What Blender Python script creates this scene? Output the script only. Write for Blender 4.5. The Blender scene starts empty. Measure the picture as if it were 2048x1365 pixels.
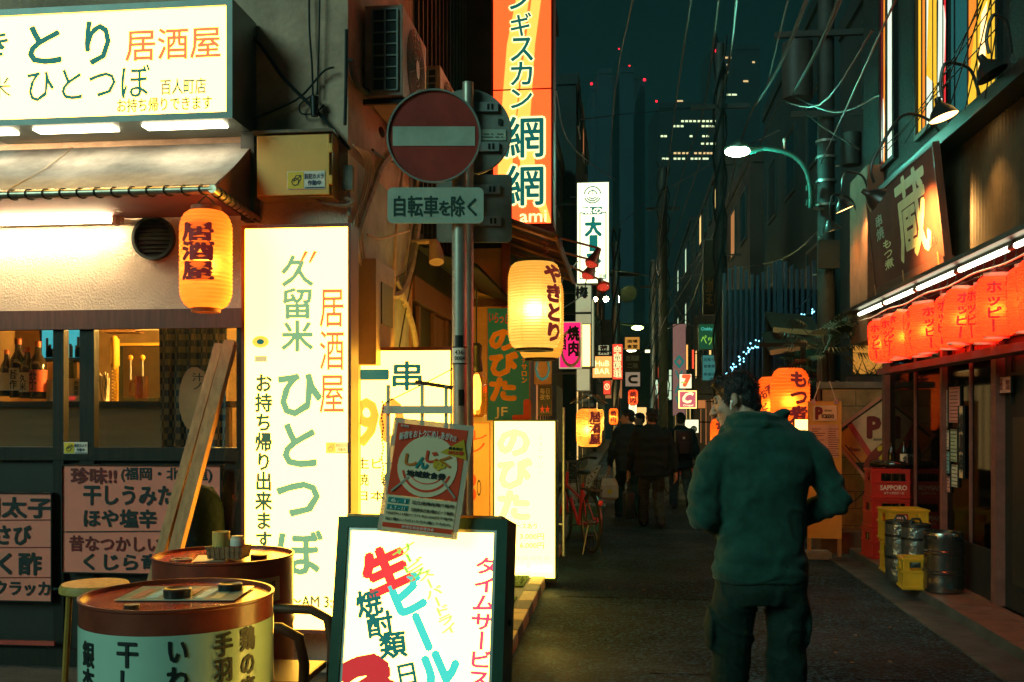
import bpy, bmesh, math, random
from mathutils import Vector, Matrix, Euler
R = math.radians
random.seed(7)
sc = bpy.context.scene
COL = sc.collection
# ---------------------------------------------------------------- camera
F, CX, HY, H = 1991.0, 1024.0, 835.0, 1.55
TH = math.atan(226 / F)
RT = Vector((math.cos(TH), math.sin(TH), 0)); FW = Vector((-math.sin(TH), math.cos(TH), 0))
CAM = Vector((0, 0, H))
cd = bpy.data.cameras.new('camera'); cam = bpy.data.objects.new('camera', cd); COL.objects.link(cam)
cd.sensor_width = 36; cd.lens = 36 * F / 2048; cd.shift_y = (HY - 682.5) / 2048; cd.clip_end = 2000; cd.clip_start = .05
cam.location = CAM; cam.rotation_euler = (R(90), 0, TH); sc.camera = cam
# ---------------------------------------------------------------- night sky
w = bpy.data.worlds.new('World'); sc.world = w; w.use_nodes = True
nt = w.node_tree; bg = nt.nodes['Background']
sky = nt.nodes.new('ShaderNodeTexSky'); sky.sky_type = 'NISHITA'; sky.sun_disc = False
sky.sun_elevation = R(-6); sky.sun_rotation = R(200)
mx = nt.nodes.new('ShaderNodeMix'); mx.data_type = 'RGBA'; mx.inputs[0].default_value = .985
nt.links.new(sky.outputs[0], mx.inputs[6]); mx.inputs[7].default_value = (.025, .19, .20, 1)
nt.links.new(mx.outputs[2], bg.inputs[0]); bg.inputs[1].default_value = .031
sd = bpy.data.lights.new('city_glow_sun', 'SUN'); sd.energy = 1.05; sd.angle = R(25); sd.color = (.52, 1, .82)
so = bpy.data.objects.new('city_glow_sun', sd); COL.objects.link(so); so.rotation_euler = (R(64), 0, R(-40))
# ---------------------------------------------------------------- exposure
sc.view_settings.view_transform = 'Standard'; sc.view_settings.look = 'None'
sc.view_settings.exposure = .35; sc.view_settings.gamma = 1
sc.cycles.use_denoising = True
sc.cycles.max_bounces = 6; sc.cycles.diffuse_bounces = 3; sc.cycles.glossy_bounces = 3
sc.cycles.transparent_max_bounces = 12; sc.cycles.sample_clamp_indirect = 4
sc.cycles.volume_bounces = 0
# ---------------------------------------------------------------- helpers
def D(px, py, d): return CAM + RT * ((px - CX) / F * d) + FW * d + Vector((0, 0, (HY - py) / F * d))
def ray(px, py): return RT * ((px - CX) / F) + FW + Vector((0, 0, (HY - py) / F))
def onY(px, py, Y): r = ray(px, py); return CAM + r * (Y / r.y)
def onX(px, py, X): r = ray(px, py); return CAM + r * (X / r.x)
def onZ(px, py, Z): r = ray(px, py); return CAM + r * ((Z - H) / r.z)
class Plane:
    def __init__(s, yaw, pt):
        s.yaw = yaw; s.u = Vector((math.cos(yaw), math.sin(yaw), 0)); s.n = Vector((math.sin(yaw), -math.cos(yaw), 0)); s.o = Vector(pt)
    def hit(s, px, py):
        r = ray(px, py); t = (s.o - CAM).dot(s.n) / r.dot(s.n); return CAM + r * t
    def uv(s, px, py): q = s.hit(px, py) - s.o; return q.dot(s.u), q.z

MATS = {}
def M(name, col=(.5, .5, .5), rough=.6, metal=0, emit=None, es=1.0, noise=.15, ns=6, bump=0, bs=60, spec=.4, col2=None, alpha=1, trans=0, sheen=0, contrast=.2, wave=None):
    if name in MATS: return MATS[name]
    m = bpy.data.materials.new(name); m.use_nodes = True; t = m.node_tree; p = t.nodes['Principled BSDF']
    p.inputs['Roughness'].default_value = rough; p.inputs['Metallic'].default_value = metal
    p.inputs['Specular IOR Level'].default_value = spec; p.inputs['Alpha'].default_value = alpha
    p.inputs['Transmission Weight'].default_value = trans; p.inputs['Sheen Weight'].default_value = sheen
    tc = t.nodes.new('ShaderNodeTexCoord')
    nz = t.nodes.new('ShaderNodeTexNoise'); nz.inputs['Scale'].default_value = ns; nz.inputs['Detail'].default_value = 6
    nz.inputs['Roughness'].default_value = .65
    t.links.new(tc.outputs['Object'], nz.inputs['Vector'])
    rp = t.nodes.new('ShaderNodeValToRGB'); rp.color_ramp.elements[0].position = .5 - contrast; rp.color_ramp.elements[1].position = .5 + contrast
    c2 = col2 or tuple(min(1, c * (1 + noise)) for c in col); c1 = col if col2 else tuple(c * (1 - noise) for c in col)
    rp.color_ramp.elements[0].color = (*c1, 1); rp.color_ramp.elements[1].color = (*c2, 1)
    t.links.new(nz.outputs['Fac'], rp.inputs[0]); t.links.new(rp.outputs[0], p.inputs['Base Color'])
    if emit:
        p.inputs['Emission Color'].default_value = (*emit, 1); p.inputs['Emission Strength'].default_value = es
    if bump:
        n2 = t.nodes.new('ShaderNodeTexNoise'); n2.inputs['Scale'].default_value = bs; n2.inputs['Detail'].default_value = 4
        t.links.new(tc.outputs['Object'], n2.inputs['Vector'])
        b = t.nodes.new('ShaderNodeBump'); b.inputs['Strength'].default_value = bump; b.inputs['Distance'].default_value = .02
        t.links.new(n2.outputs['Fac'], b.inputs['Height']); t.links.new(b.outputs[0], p.inputs['Normal'])
    if wave:   # wood grain / corrugation along an axis: (axis, scale, colour amount)
        wv = t.nodes.new('ShaderNodeTexNoise'); mp = t.nodes.new('ShaderNodeMapping'); mp.inputs['Scale'].default_value = wave
        t.links.new(tc.outputs['Object'], mp.inputs[0]); t.links.new(mp.outputs[0], wv.inputs['Vector']); wv.inputs['Scale'].default_value = 1
        wv.inputs['Detail'].default_value = 5
        t.links.new(wv.outputs['Fac'], rp.inputs[0])
    MATS[name] = m; return m
def glass(name, tint=(.9, .95, .95), amt=.06):
    if name in MATS: return MATS[name]
    m = bpy.data.materials.new(name); m.use_nodes = True; t = m.node_tree; t.nodes.remove(t.nodes['Principled BSDF'])
    tr = t.nodes.new('ShaderNodeBsdfTransparent'); tr.inputs[0].default_value = (*tint, 1)
    gl = t.nodes.new('ShaderNodeBsdfGlossy'); gl.inputs['Roughness'].default_value = .04
    mx = t.nodes.new('ShaderNodeMixShader'); mx.inputs[0].default_value = amt
    t.links.new(tr.outputs[0], mx.inputs[1]); t.links.new(gl.outputs[0], mx.inputs[2])
    t.links.new(mx.outputs[0], t.nodes['Material Output'].inputs[0]); MATS[name] = m; return m
def paper_glow(name, col, emit, es):
    """lantern paper: lets the bulb inside shine through, and glows by itself a little"""
    if name in MATS: return MATS[name]
    m = bpy.data.materials.new(name); m.use_nodes = True; t = m.node_tree; p = t.nodes['Principled BSDF']
    tc = t.nodes.new('ShaderNodeTexCoord'); nz = t.nodes.new('ShaderNodeTexNoise'); nz.inputs['Scale'].default_value = 9; nz.inputs['Detail'].default_value = 5
    t.links.new(tc.outputs['Object'], nz.inputs['Vector'])
    rp = t.nodes.new('ShaderNodeValToRGB'); rp.color_ramp.elements[0].color = (*[c * .8 for c in col], 1); rp.color_ramp.elements[1].color = (*col, 1)
    t.links.new(nz.outputs['Fac'], rp.inputs[0]); t.links.new(rp.outputs[0], p.inputs['Base Color']); p.inputs['Roughness'].default_value = .6
    p.inputs['Emission Color'].default_value = (*emit, 1); p.inputs['Emission Strength'].default_value = es
    tl = t.nodes.new('ShaderNodeBsdfTranslucent'); t.links.new(rp.outputs[0], tl.inputs[0])
    mx = t.nodes.new('ShaderNodeMixShader'); mx.inputs[0].default_value = .5
    t.links.new(p.outputs[0], mx.inputs[1]); t.links.new(tl.outputs[0], mx.inputs[2])
    rf = t.nodes.new('ShaderNodeBsdfRefraction'); rf.inputs['IOR'].default_value = 1.4; rf.inputs['Roughness'].default_value = .9; t.links.new(rp.outputs[0], rf.inputs[0])
    m2 = t.nodes.new('ShaderNodeMixShader'); m2.inputs[0].default_value = .28; t.links.new(mx.outputs[0], m2.inputs[1]); t.links.new(rf.outputs[0], m2.inputs[2])
    t.links.new(m2.outputs[0], t.nodes['Material Output'].inputs[0]); MATS[name] = m; return m

def link(o, parent=None):
    COL.objects.link(o)
    if parent: o.parent = parent
    return o
def tag(o, label=None, cat=None, group=None, kind=None):
    if label: o['label'] = label
    if cat: o['category'] = cat
    if group: o['group'] = group
    if kind: o['kind'] = kind
    return o
def thing(name, label, cat, loc=(0, 0, 0), rz=0, group=None):
    o = bpy.data.objects.new(name, None); link(o); o.location = loc; o.rotation_euler = (0, 0, rz); o.empty_display_size = .1
    return tag(o, label, cat, group)
class MB:
    def __init__(s): s.bm = bmesh.new()
    def box(s, x0, x1, y0, y1, z0, z1, mtx=None):
        v = [s.bm.verts.new(Vector(c)) for c in ((x0,y0,z0),(x1,y0,z0),(x1,y1,z0),(x0,y1,z0),(x0,y0,z1),(x1,y0,z1),(x1,y1,z1),(x0,y1,z1))]
        if mtx:
            for q in v: q.co = mtx @ q.co
        for f in ((3,2,1,0),(4,5,6,7),(0,1,5,4),(1,2,6,5),(2,3,7,6),(3,0,4,7)): s.bm.faces.new([v[i] for i in f])
        return s
    def quad(s, *pts):
        s.bm.faces.new([s.bm.verts.new(Vector(p)) for p in pts]); return s
    def bar(s, p0, p1, w, h=None, up=(0, 0, 1)):
        p0, p1 = Vector(p0), Vector(p1); d = p1 - p0; L = d.length; d.normalize(); u = Vector(up)
        if abs(d.dot(u)) > .98: u = Vector((1, 0, 0))
        x = d.cross(u).normalized(); z = x.cross(d); m = Matrix((x, d, z)).transposed().to_4x4(); m.translation = p0
        h = h or w; return s.box(-w/2, w/2, 0, L, -h/2, h/2, m)
    def tube(s, pts, r, n=8, caps=True):
        pts = [Vector(p) for p in pts]; rings = []; rr = r if isinstance(r, (list, tuple)) else [r] * len(pts)
        ref = None
        for i, p in enumerate(pts):
            d = (pts[min(i+1, len(pts)-1)] - pts[max(i-1, 0)])
            if d.length < 1e-9: d = Vector((0, 0, 1))
            d.normalize()
            if ref is None: ref = Vector((0, 0, 1)) if abs(d.z) < .9 else Vector((1, 0, 0))
            x = d.cross(ref).normalized(); y = x.cross(d).normalized(); ref = y if abs(d.dot(y)) < .9 else ref
            rings.append([s.bm.verts.new(p + (x * math.cos(a) + y * math.sin(a)) * rr[i]) for a in [2*math.pi*k/n for k in range(n)]])
        for a, b in zip(rings, rings[1:]):
            for k in range(n): s.bm.faces.new((a[k], a[(k+1) % n], b[(k+1) % n], b[k]))
        if caps:
            s.bm.faces.new(rings[0][::-1]); s.bm.faces.new(rings[-1])
        return s
    def cyl(s, p0, p1, r, r1=None, n=24): return s.tube([p0, p1], [r, r if r1 is None else r1], n)
    def lathe(s, prof, n=32, c=(0, 0, 0), caps=False):
        c = Vector(c); rings = []
        for r, z in prof: rings.append([s.bm.verts.new(c + Vector((r*math.cos(2*math.pi*k/n), r*math.sin(2*math.pi*k/n), z))) for k in range(n)])
        for a, b in zip(rings, rings[1:]):
            for k in range(n): s.bm.faces.new((a[k], a[(k+1) % n], b[(k+1) % n], b[k]))
        if caps: s.bm.faces.new(rings[0][::-1]); s.bm.faces.new(rings[-1])
        return s
    def ell(s, c, r, n=16, m=10, rot=None):
        mt = Matrix.Translation(Vector(c)) @ (Euler(rot).to_matrix().to_4x4() if rot else Matrix()) @ Matrix.Diagonal((*r, 1))
        bmesh.ops.create_uvsphere(s.bm, u_segments=n, v_segments=m, radius=1, matrix=mt); return s
    def prism(s, pts, y0, y1):      # outline in x,z pushed from y0 to y1
        a = [s.bm.verts.new((p[0], y0, p[1])) for p in pts]; b = [s.bm.verts.new((p[0], y1, p[1])) for p in pts]; n = len(pts)
        s.bm.faces.new(a); s.bm.faces.new(b[::-1])
        for k in range(n): s.bm.faces.new((a[k], b[k], b[(k+1) % n], a[(k+1) % n]))
        return s
    def build(s, name, mat, parent=None, smooth=False, bevel=0, loc=None):
        if bevel: bmesh.ops.bevel(s.bm, geom=[e for e in s.bm.edges], offset=bevel, segments=2, affect='EDGES', profile=.6)
        bmesh.ops.recalc_face_normals(s.bm, faces=s.bm.faces)
        me = bpy.data.meshes.new(name); s.bm.to_mesh(me); s.bm.free()
        for x in (mat if isinstance(mat, (list, tuple)) else [mat]): me.materials.append(x)
        if smooth:
            for f in me.polygons: f.use_smooth = True
            if smooth != 'all':
                me.set_sharp_from_angle(angle=R(40))
        o = bpy.data.objects.new(name, me); link(o, parent)
        if loc: o.location = loc
        return o
TMP = bpy.data.scenes.new('scratch')
def bake(ob):
    TMP.collection.objects.link(ob); vl = TMP.view_layers[0]; vl.update(); dg = vl.depsgraph; dg.update()
    me = bpy.data.meshes.new_from_object(ob.evaluated_get(dg)); TMP.collection.objects.unlink(ob); d = ob.data; bpy.data.objects.remove(ob)
    if isinstance(d, bpy.types.Curve): bpy.data.curves.remove(d)
    else: bpy.data.meshes.remove(d)
    return me
def text_mesh(s, bold=0, res=2, line=1.0, shear=0, align='CENTER', sx=1.0):
    cu = bpy.data.curves.new('t', 'FONT'); cu.body = s; cu.align_x = align; cu.resolution_u = res; cu.offset = bold; cu.space_line = line; cu.shear = shear; cu.fill_mode = 'FRONT'
    cu.space_character = sx
    return bake(bpy.data.objects.new('t', cu))
def vert(s): return '\n'.join(s.replace('ー', '丨'))
def lettering(parent, s, rect, mat, y=-.003, bold=.01, rot=0, bend=None, keep=False, shear=0, line=1.0, name='lettering', res=2, phi=0, mirror=False, warp=None):
    """print s into rect (u0, v0, u1, v1) of the parent's x-z plane; bend(z) = radius of a round surface"""
    me = text_mesh(s, 0, res, line, shear); xs = [v.co.x for v in me.vertices]; ys = [v.co.y for v in me.vertices]
    if not xs: return None
    a0, a1, b0, b1 = min(xs), max(xs), min(ys), max(ys); u0, v0, u1, v1 = rect
    kx = (u1 - u0) / max(a1 - a0, 1e-6); ky = (v1 - v0) / max(b1 - b0, 1e-6)
    if keep: kx = ky = min(kx, ky)
    cu, cv = (u0 + u1) / 2, (v0 + v1) / 2; ca, cb = (a0 + a1) / 2, (b0 + b1) / 2
    for v in me.vertices:
        x, z = (v.co.x - ca) * kx, (v.co.y - cb) * ky
        x, z = x * math.cos(rot) - z * math.sin(rot), x * math.sin(rot) + z * math.cos(rot)
        x += cu; z += cv
        if warp: x, z = warp(x, z)
        v.co = (x, y, z)
    if bold:      # thicker strokes: the print laid down a few times, each a hair further out
        src = bmesh.new(); src.from_mesh(me); n0 = len(me.vertices); bm = bmesh.new(); bw = bold * min(kx, ky) * 1.3
        for k, (dx, dz) in enumerate(((0, 0), (1, 0), (-1, 0), (0, 1), (0, -1), (.7, .7), (-.7, -.7), (.7, -.7), (-.7, .7))):
            mp = {v: bm.verts.new((v.co.x + dx * bw, v.co.y - k * .00012, v.co.z + dz * bw)) for v in src.verts}
            for f in src.faces: bm.faces.new([mp[v] for v in f.verts])
        bm.to_mesh(me); bm.free(); src.free()
    if bend:
        for v in me.vertices:
            x, yy, z = v.co; r = bend(z); a = x / r + phi; r += y - yy; v.co = (r * math.sin(a), -r * math.cos(a), z)
    me.name = name; me.materials.clear(); me.materials.append(mat)
    return link(bpy.data.objects.new(name, me), parent)
def recess(mb, x0, x1, z0, z1, b, y0, y1):      # four border bars
    mb.box(x0, x1, y0, y1, z0, z0 + b); mb.box(x0, x1, y0, y1, z1 - b, z1)
    mb.box(x0, x0 + b, y0, y1, z0 + b, z1 - b); mb.box(x1 - b, x1, y0, y1, z0 + b, z1 - b)
def sign(name, label, cat, pl, px, dep, fm, pm, border, texts=(), group=None, both=False, lean=0, base=None, bevel=0):
    """a box sign whose front lies in plane pl and covers the pixel box px; texts = (string, pixel box, material, options)"""
    u0, v1 = pl.uv(px[0], px[1]); u1, v0 = pl.uv(px[2], px[3]); uc = (u0 + u1) / 2
    org = pl.o + pl.u * uc; z0 = v0 + pl.o.z
    t = thing(name, label, cat, (org.x, org.y, z0), pl.yaw, group)
    if lean: t.rotation_euler = (lean, 0, pl.yaw)
    hw = (u1 - u0) / 2; h = v1 - v0
    fb = MB(); fb.box(-hw, hw, .012, dep - (.012 if both else 0), 0, h); recess(fb, -hw, hw, 0, h, border, -.01, .012)
    if both: recess(fb, -hw, hw, 0, h, border, dep - .012, dep + .01)
    fb.build('frame', fm, t)
    MB().box(-hw + border, hw - border, 0, .010, border, h - border).build('face_panel', pm, t)
    if both: MB().box(-hw + border, hw - border, dep - .01, dep, border, h - border).build('face_panel', pm, t)
    for tx in texts:
        s, b, m = tx[:3]; o = tx[3] if len(tx) > 3 else {}
        a0, c1 = pl.uv(b[0], b[1]); a1, c0 = pl.uv(b[2], b[3])
        lettering(t, s, (a0 - uc, c0 - v0, a1 - uc, c1 - v0), m, **o)
    t['hw'] = hw; t['hh'] = h
    return t
def children(o): return [c for c in bpy.data.objects if c.parent == o]
def copy_tree(o, parent=None, kids=None):
    c = o.copy(); COL.objects.link(c); c.parent = parent
    for ch in (o.children): copy_tree(ch, c)
    return c
def lamp(kind, name, loc, energy, col, size=.05, parent=None, rot=None, spot=None, blend=.5):
    l = bpy.data.lights.new(name, kind); l.energy = energy; l.color = col
    if kind in ('POINT', 'SPOT'): l.shadow_soft_size = size
    if kind == 'SPOT': l.spot_size = spot or R(100); l.spot_blend = blend
    if kind == 'AREA': l.size = size
    o = bpy.data.objects.new(name, l); link(o, parent); o.location = loc
    if rot: o.rotation_euler = rot
    return o
def cable(name, label, pts, r, mat, sag=0, group=None, cat='cable', n=6, sub=10, parent=None):
    pts = [Vector(p) for p in pts]
    if len(pts) == 2 and sag:
        a, b = pts; pts = [a.lerp(b, k / sub) - Vector((0, 0, sag * 4 * (k/sub) * (1 - k/sub))) for k in range(sub + 1)]
    elif len(pts) > 2:      # catmull-rom
        q = [pts[0]] + pts + [pts[-1]]; out = []
        for i in range(1, len(q) - 2):
            for k in range(5):
                t = k / 5; p0, p1, p2, p3 = q[i-1:i+3]
                out.append(.5 * ((2*p1) + (p2 - p0)*t + (2*p0 - 5*p1 + 4*p2 - p3)*t*t + (3*p1 - p0 - 3*p2 + p3)*t**3))
        pts = out + [q[-1]]
    base = Vector((0, 0, 0)) if parent else pts[0]
    o = MB().tube([p - base for p in pts], r, n).build(name, mat, parent, smooth=True)
    if not parent: o.location = base; tag(o, label, cat, group)
    return o

# ---------------------------------------------------------------- shared materials
CREAM = (1.0, .93, .30)
m_face = M('backlit_cream_acrylic', (.8, .8, .7), .35, emit=(1, .48, .036), es=14, noise=.03)
m_face_soft = M('backlit_warm_acrylic', (.8, .8, .7), .35, emit=(1, .50, .11), es=4.6, noise=.03)
m_tube = M('fluorescent_tube_glow', (.9, .9, .9), .3, emit=(1, .78, .42), es=110, noise=.0)
m_ink = M('black_paint', (.012, .02, .02), .5)
m_inkg = M('backlit_dark_green_letters', (.01, .08, .07), .5, emit=(.005, .10, .085), es=1)
m_inkf = M('backlit_faded_green_letters', (.1, .2, .1), .5, emit=(.17, .33, .16), es=1)
m_inkr = M('backlit_red_letters', (.6, .05, .03), .5, emit=(.70, .04, .03), es=1)
m_inko = M('backlit_orange_letters', (.8, .3, .1), .5, emit=(.78, .11, .035), es=1)
m_inkpo = M('backlit_pale_orange_letters', (.8, .5, .2), .5, emit=(.92, .36, .04), es=1)
m_inkd = M('backlit_dim_green_letters', (.05, .1, .05), .5, emit=(.035, .075, .04), es=1)
m_inkt = M('backlit_teal_letters', (.05, .4, .35), .5, emit=(.06, .42, .34), es=1)
m_dark = M('dark_painted_metal', (.015, .028, .026), .45, spec=.5)
m_black = M('black_plastic', (.008, .012, .012), .4)
m_wire = M('black_cable_sheath', (.012, .02, .02), .5)
m_alu = M('dull_aluminium', (.45, .47, .44), .38, .8, noise=.2, ns=14)
m_galv = M('galvanised_steel', (.38, .42, .40), .42, .75, noise=.25, ns=20)
m_wood = M('pale_timber', (.46, .25, .10), .6, wave=(40, 40, 3), col2=(.30, .14, .05), bump=.1)
m_dwood = M('dark_stained_wood', (.022, .018, .013), .5, wave=(60, 60, 4), col2=(.009, .010, .008), bump=.1, spec=.25)
m_bwood = M('brown_frame_wood', (.16, .055, .035), .5, wave=(50, 50, 4), col2=(.09, .03, .02))
# ================================================================ the setting
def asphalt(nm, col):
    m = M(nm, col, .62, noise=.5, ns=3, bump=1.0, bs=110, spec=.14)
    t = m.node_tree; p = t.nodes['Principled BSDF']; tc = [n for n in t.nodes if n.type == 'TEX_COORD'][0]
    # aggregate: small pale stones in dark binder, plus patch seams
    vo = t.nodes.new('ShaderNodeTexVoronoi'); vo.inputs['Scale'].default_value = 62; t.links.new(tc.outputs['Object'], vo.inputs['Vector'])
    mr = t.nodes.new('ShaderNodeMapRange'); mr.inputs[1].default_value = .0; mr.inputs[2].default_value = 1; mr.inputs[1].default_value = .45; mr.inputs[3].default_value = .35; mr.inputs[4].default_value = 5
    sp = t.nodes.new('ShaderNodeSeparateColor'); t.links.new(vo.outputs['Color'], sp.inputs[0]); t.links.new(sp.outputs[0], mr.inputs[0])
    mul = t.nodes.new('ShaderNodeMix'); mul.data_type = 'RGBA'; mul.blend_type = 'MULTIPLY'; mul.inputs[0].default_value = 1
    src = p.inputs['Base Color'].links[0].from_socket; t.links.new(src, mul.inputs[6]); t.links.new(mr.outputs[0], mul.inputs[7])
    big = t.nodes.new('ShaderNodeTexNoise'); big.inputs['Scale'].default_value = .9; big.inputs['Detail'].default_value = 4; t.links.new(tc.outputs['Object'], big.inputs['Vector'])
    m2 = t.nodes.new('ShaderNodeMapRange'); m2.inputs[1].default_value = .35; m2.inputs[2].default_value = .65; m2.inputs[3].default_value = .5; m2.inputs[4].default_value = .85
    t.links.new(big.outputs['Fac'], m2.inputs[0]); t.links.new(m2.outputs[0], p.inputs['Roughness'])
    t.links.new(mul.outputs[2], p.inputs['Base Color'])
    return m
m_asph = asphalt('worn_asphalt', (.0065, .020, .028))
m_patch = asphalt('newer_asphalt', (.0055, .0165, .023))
m_conc = M('stained_concrete', (.20, .19, .165), .75, noise=.45, ns=2.2, bump=.35, bs=50)
m_pave = M('dark_paving', (.06, .06, .055), .7, noise=.4, ns=4, bump=.3)
MB().box(-160, 160, -8, 620, -.5, 0).build('ground', M('dark_ground', (.02, .028, .028), .8), None)['kind'] = 'structure'
def strip(name, x0, x1, y0, y1, z0, z1, m, bev=0):
    o = MB().box(x0, x1, y0, y1, z0, z1).build(name, m, None, bevel=bev); o['kind'] = 'structure'; return o
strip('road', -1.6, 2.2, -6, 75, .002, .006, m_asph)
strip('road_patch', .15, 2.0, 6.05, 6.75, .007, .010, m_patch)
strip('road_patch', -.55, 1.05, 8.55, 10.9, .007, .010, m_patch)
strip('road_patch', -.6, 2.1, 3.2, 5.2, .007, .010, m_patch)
for k in range(24): strip('gutter', 2.2, 2.47, 1.2 + k * .61, 1.2 + k * .61 + .6, .0, .022, M('dark_gutter_concrete', (.045, .05, .048), .75, noise=.6, ns=4, bump=.5, bs=50), .006)
strip('pavement', -6, -1.05, 1.8, 5.2, 0, .10, m_pave)
strip('pavement', -6, -.84, 5.2, 75, 0, .098, m_pave)
strip('pavement', 2.62, 9, 11.6, 75, 0, .10, m_pave)
# right-hand threshold of square brown tiles, each row a joint of its own
def tiles(name, x0, x1, y0, y1, z, s, m, mg):
    g = MB().box(x0, x1, y0, y1, 0, z - .006).build(name, mg); g['kind'] = 'structure'
    b = MB(); x = x0
    while x < x1 - .05:
        y = y0
        while y < y1 - .05:
            b.box(x + .004, min(x + s, x1) - .004, y + .004, min(y + s, y1) - .004, z - .0055, z + random.uniform(-.001, .0015)); y += s
        x += s
    o = b.build(name + '_surface', m); o['kind'] = 'structure'
m_tile = M('brown_floor_tile', (.17, .075, .045), .5, noise=.4, ns=7)
tiles('tile_threshold', 2.47, 2.87, 2.0, 11.4, .10, .3, m_tile, m_pave)
# kerb of the left pavement: pale painted blocks and grey ones
m_kp = M('pale_painted_kerb', (.52, .42, .22), .7, noise=.3, ns=12)
m_kg = M('grey_kerb', (.13, .13, .12), .75, noise=.4, ns=9, bump=.3)
y = 5.2; k = 0
while y < 30:
    L = .42 if k % 2 else .34
    b = MB().box(-.84, -.72, y + .006, y + L - .006, 0, .108).build('kerb', m_kp if (k % 2 and y < 11) else m_kg, None, bevel=.012); b['kind'] = 'structure'
    y += L; k += 1
b = MB()
for k in range(46):
    x, yy = (random.uniform(1.2, 2.4) if k % 3 else random.uniform(-.6, .2)), random.uniform(5.5, 13); a = random.random()*6.28; s_ = random.uniform(.008, .022)
    b.quad((x - s_*math.cos(a), yy - s_*math.sin(a), .026), (x + s_*.6*math.sin(a), yy - s_*.6*math.cos(a), .03), (x + s_*math.cos(a), yy + s_*math.sin(a), .027), (x - s_*.6*math.sin(a), yy + s_*.6*math.cos(a), .034))
b.build('litter', M('dry_leaf_litter', (.22, .12, .05), .8))['kind'] = 'stuff'
# two turf mats and tactile tiles on the pavement
m_turf = M('green_turf_mat', (.10, .20, .03), .95, noise=.5, ns=30, bump=1, bs=200)
for k, (y0, y1, l) in enumerate(((7.25, 7.95, 'green turf mat on the pavement, the nearer one by the glowing A-frame sign'), (8.45, 9.1, 'green turf mat on the pavement at the foot of the white lit standing sign'))):
    b = MB(); b.box(-1.45, -.86, y0, y1, .1, .112)
    for i in range(900):
        x, yy = random.uniform(-1.44, -.87), random.uniform(y0 + .01, y1 - .01); a = random.random() * 6
        b.quad((x, yy, .111), (x + .006*math.cos(a), yy + .006*math.sin(a), .111), (x + random.uniform(-.006, .006), yy, .127))
    tag(b.build('turf_mat', m_turf), l, 'mat')

# ================================================================ LEFT: the corner bar
m_stucco = M('cream_stucco', (.60, .49, .39), .85, noise=.16, ns=3, bump=.55, bs=75)
m_stucco2 = M('grimy_concrete_render', (.50, .33, .24), .85, noise=.5, ns=1.7, bump=.3, bs=30)
YF, XL = 5.5, -1.56
bld = thing('corner_bar', 'cream rendered bar building on the corner with a sliding front under an awning', 'building', (XL, YF, 0))
o = (-XL, -YF, 0)
def lb(name, m, boxes, parent=bld, **k):
    b = MB()
    for x0, x1, y0, y1, z0, z1 in boxes: b.box(x0 - XL, x1 - XL, y0 - YF, y1 - YF, z0, z1)
    return b.build(name, m, parent, **k)
lb('wall', m_stucco, [(-4.8, -2.12, 5.5, 5.7, 2.17, 3.05), (-2.12, XL, 5.5, 5.7, .1, 3.05)])
lb('upper_wall', m_stucco2, [(-4.8, XL, 5.5, 5.72, 3.05, 8.2), (XL - .2, XL, 5.72, 7.1, 3.05, 8.2)])
lb('side_wall', M('light_tinted_render', (.42, .48, .42), .85, noise=.45, ns=2.5, bump=.3, bs=30), [(XL - .2, XL, 5.7, 7.1, .1, 3.05)])  # grey-green light on the side wall is put into its base colour
lb('soffit', m_bwood, [(-4.8, -2.12, 5.44, 5.498, 2.06, 2.17)])
# sliding front
lb('door_frame', m_dwood, [(-4.8, -2.12, 5.46, 5.56, 1.30, 1.375), (-4.8, -2.12, 5.46, 5.56, .1, .2), (-2.20, -2.12, 5.46, 5.56, .2, 1.3), (-2.20, -2.12, 5.46, 5.56, 1.375, 2.06)])
def fx(px, Y=YF): return onY(px, HY, Y).x
for a, b_ in ((107, 128), (160, 189)):
    lb('door_stile', m_dwood, [(fx(a, 5.47), fx(b_, 5.47), 5.465, 5.52, .2, 1.3), (fx(a, 5.47), fx(b_, 5.47), 5.465, 5.52, 1.375, 2.06)])
lb('lower_panel', M('black_stained_board', (.02, .018, .014), .5), [(-4.8, -2.2, 5.50, 5.53, .2, 1.3)])
gl = lb('window_pane', glass('clear_window'), [(-4.8, -2.2, 5.535, 5.54, 1.376, 2.059)])
# room behind
m_room = M('warm_plaster', (.38, .24, .10), .8, noise=.3, ns=2)
lb('room_wall', m_room, [(-4.8, XL - .21, 8.4, 8.5, .1, 3), (XL - .32, XL - .21, 5.73, 8.4, .1, 3), (-4.9, -4.8, 5.7, 8.5, .1, 3)])
lb('room_ceiling', m_room, [(-4.8, XL - .33, 5.73, 8.4, 2.5, 2.55)])
lb('room_floor', m_dwood, [(-4.8, XL - .33, 5.73, 8.4, .1, .11)])
lamp('POINT', 'room_lamp', (-2.6 - XL, 6.75 - YF, 2.3), 330, (1, .50, .10), .12, bld)
MB().ell((0, 0, 0), (.07, .07, .09)).build('room_lamp_bulb', M('warm_bulb_glow', (1, .7, .3), emit=(1, .62, .16), es=5), bld, True, loc=(-2.6 - XL, 6.75 - YF, 2.42))

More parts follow.
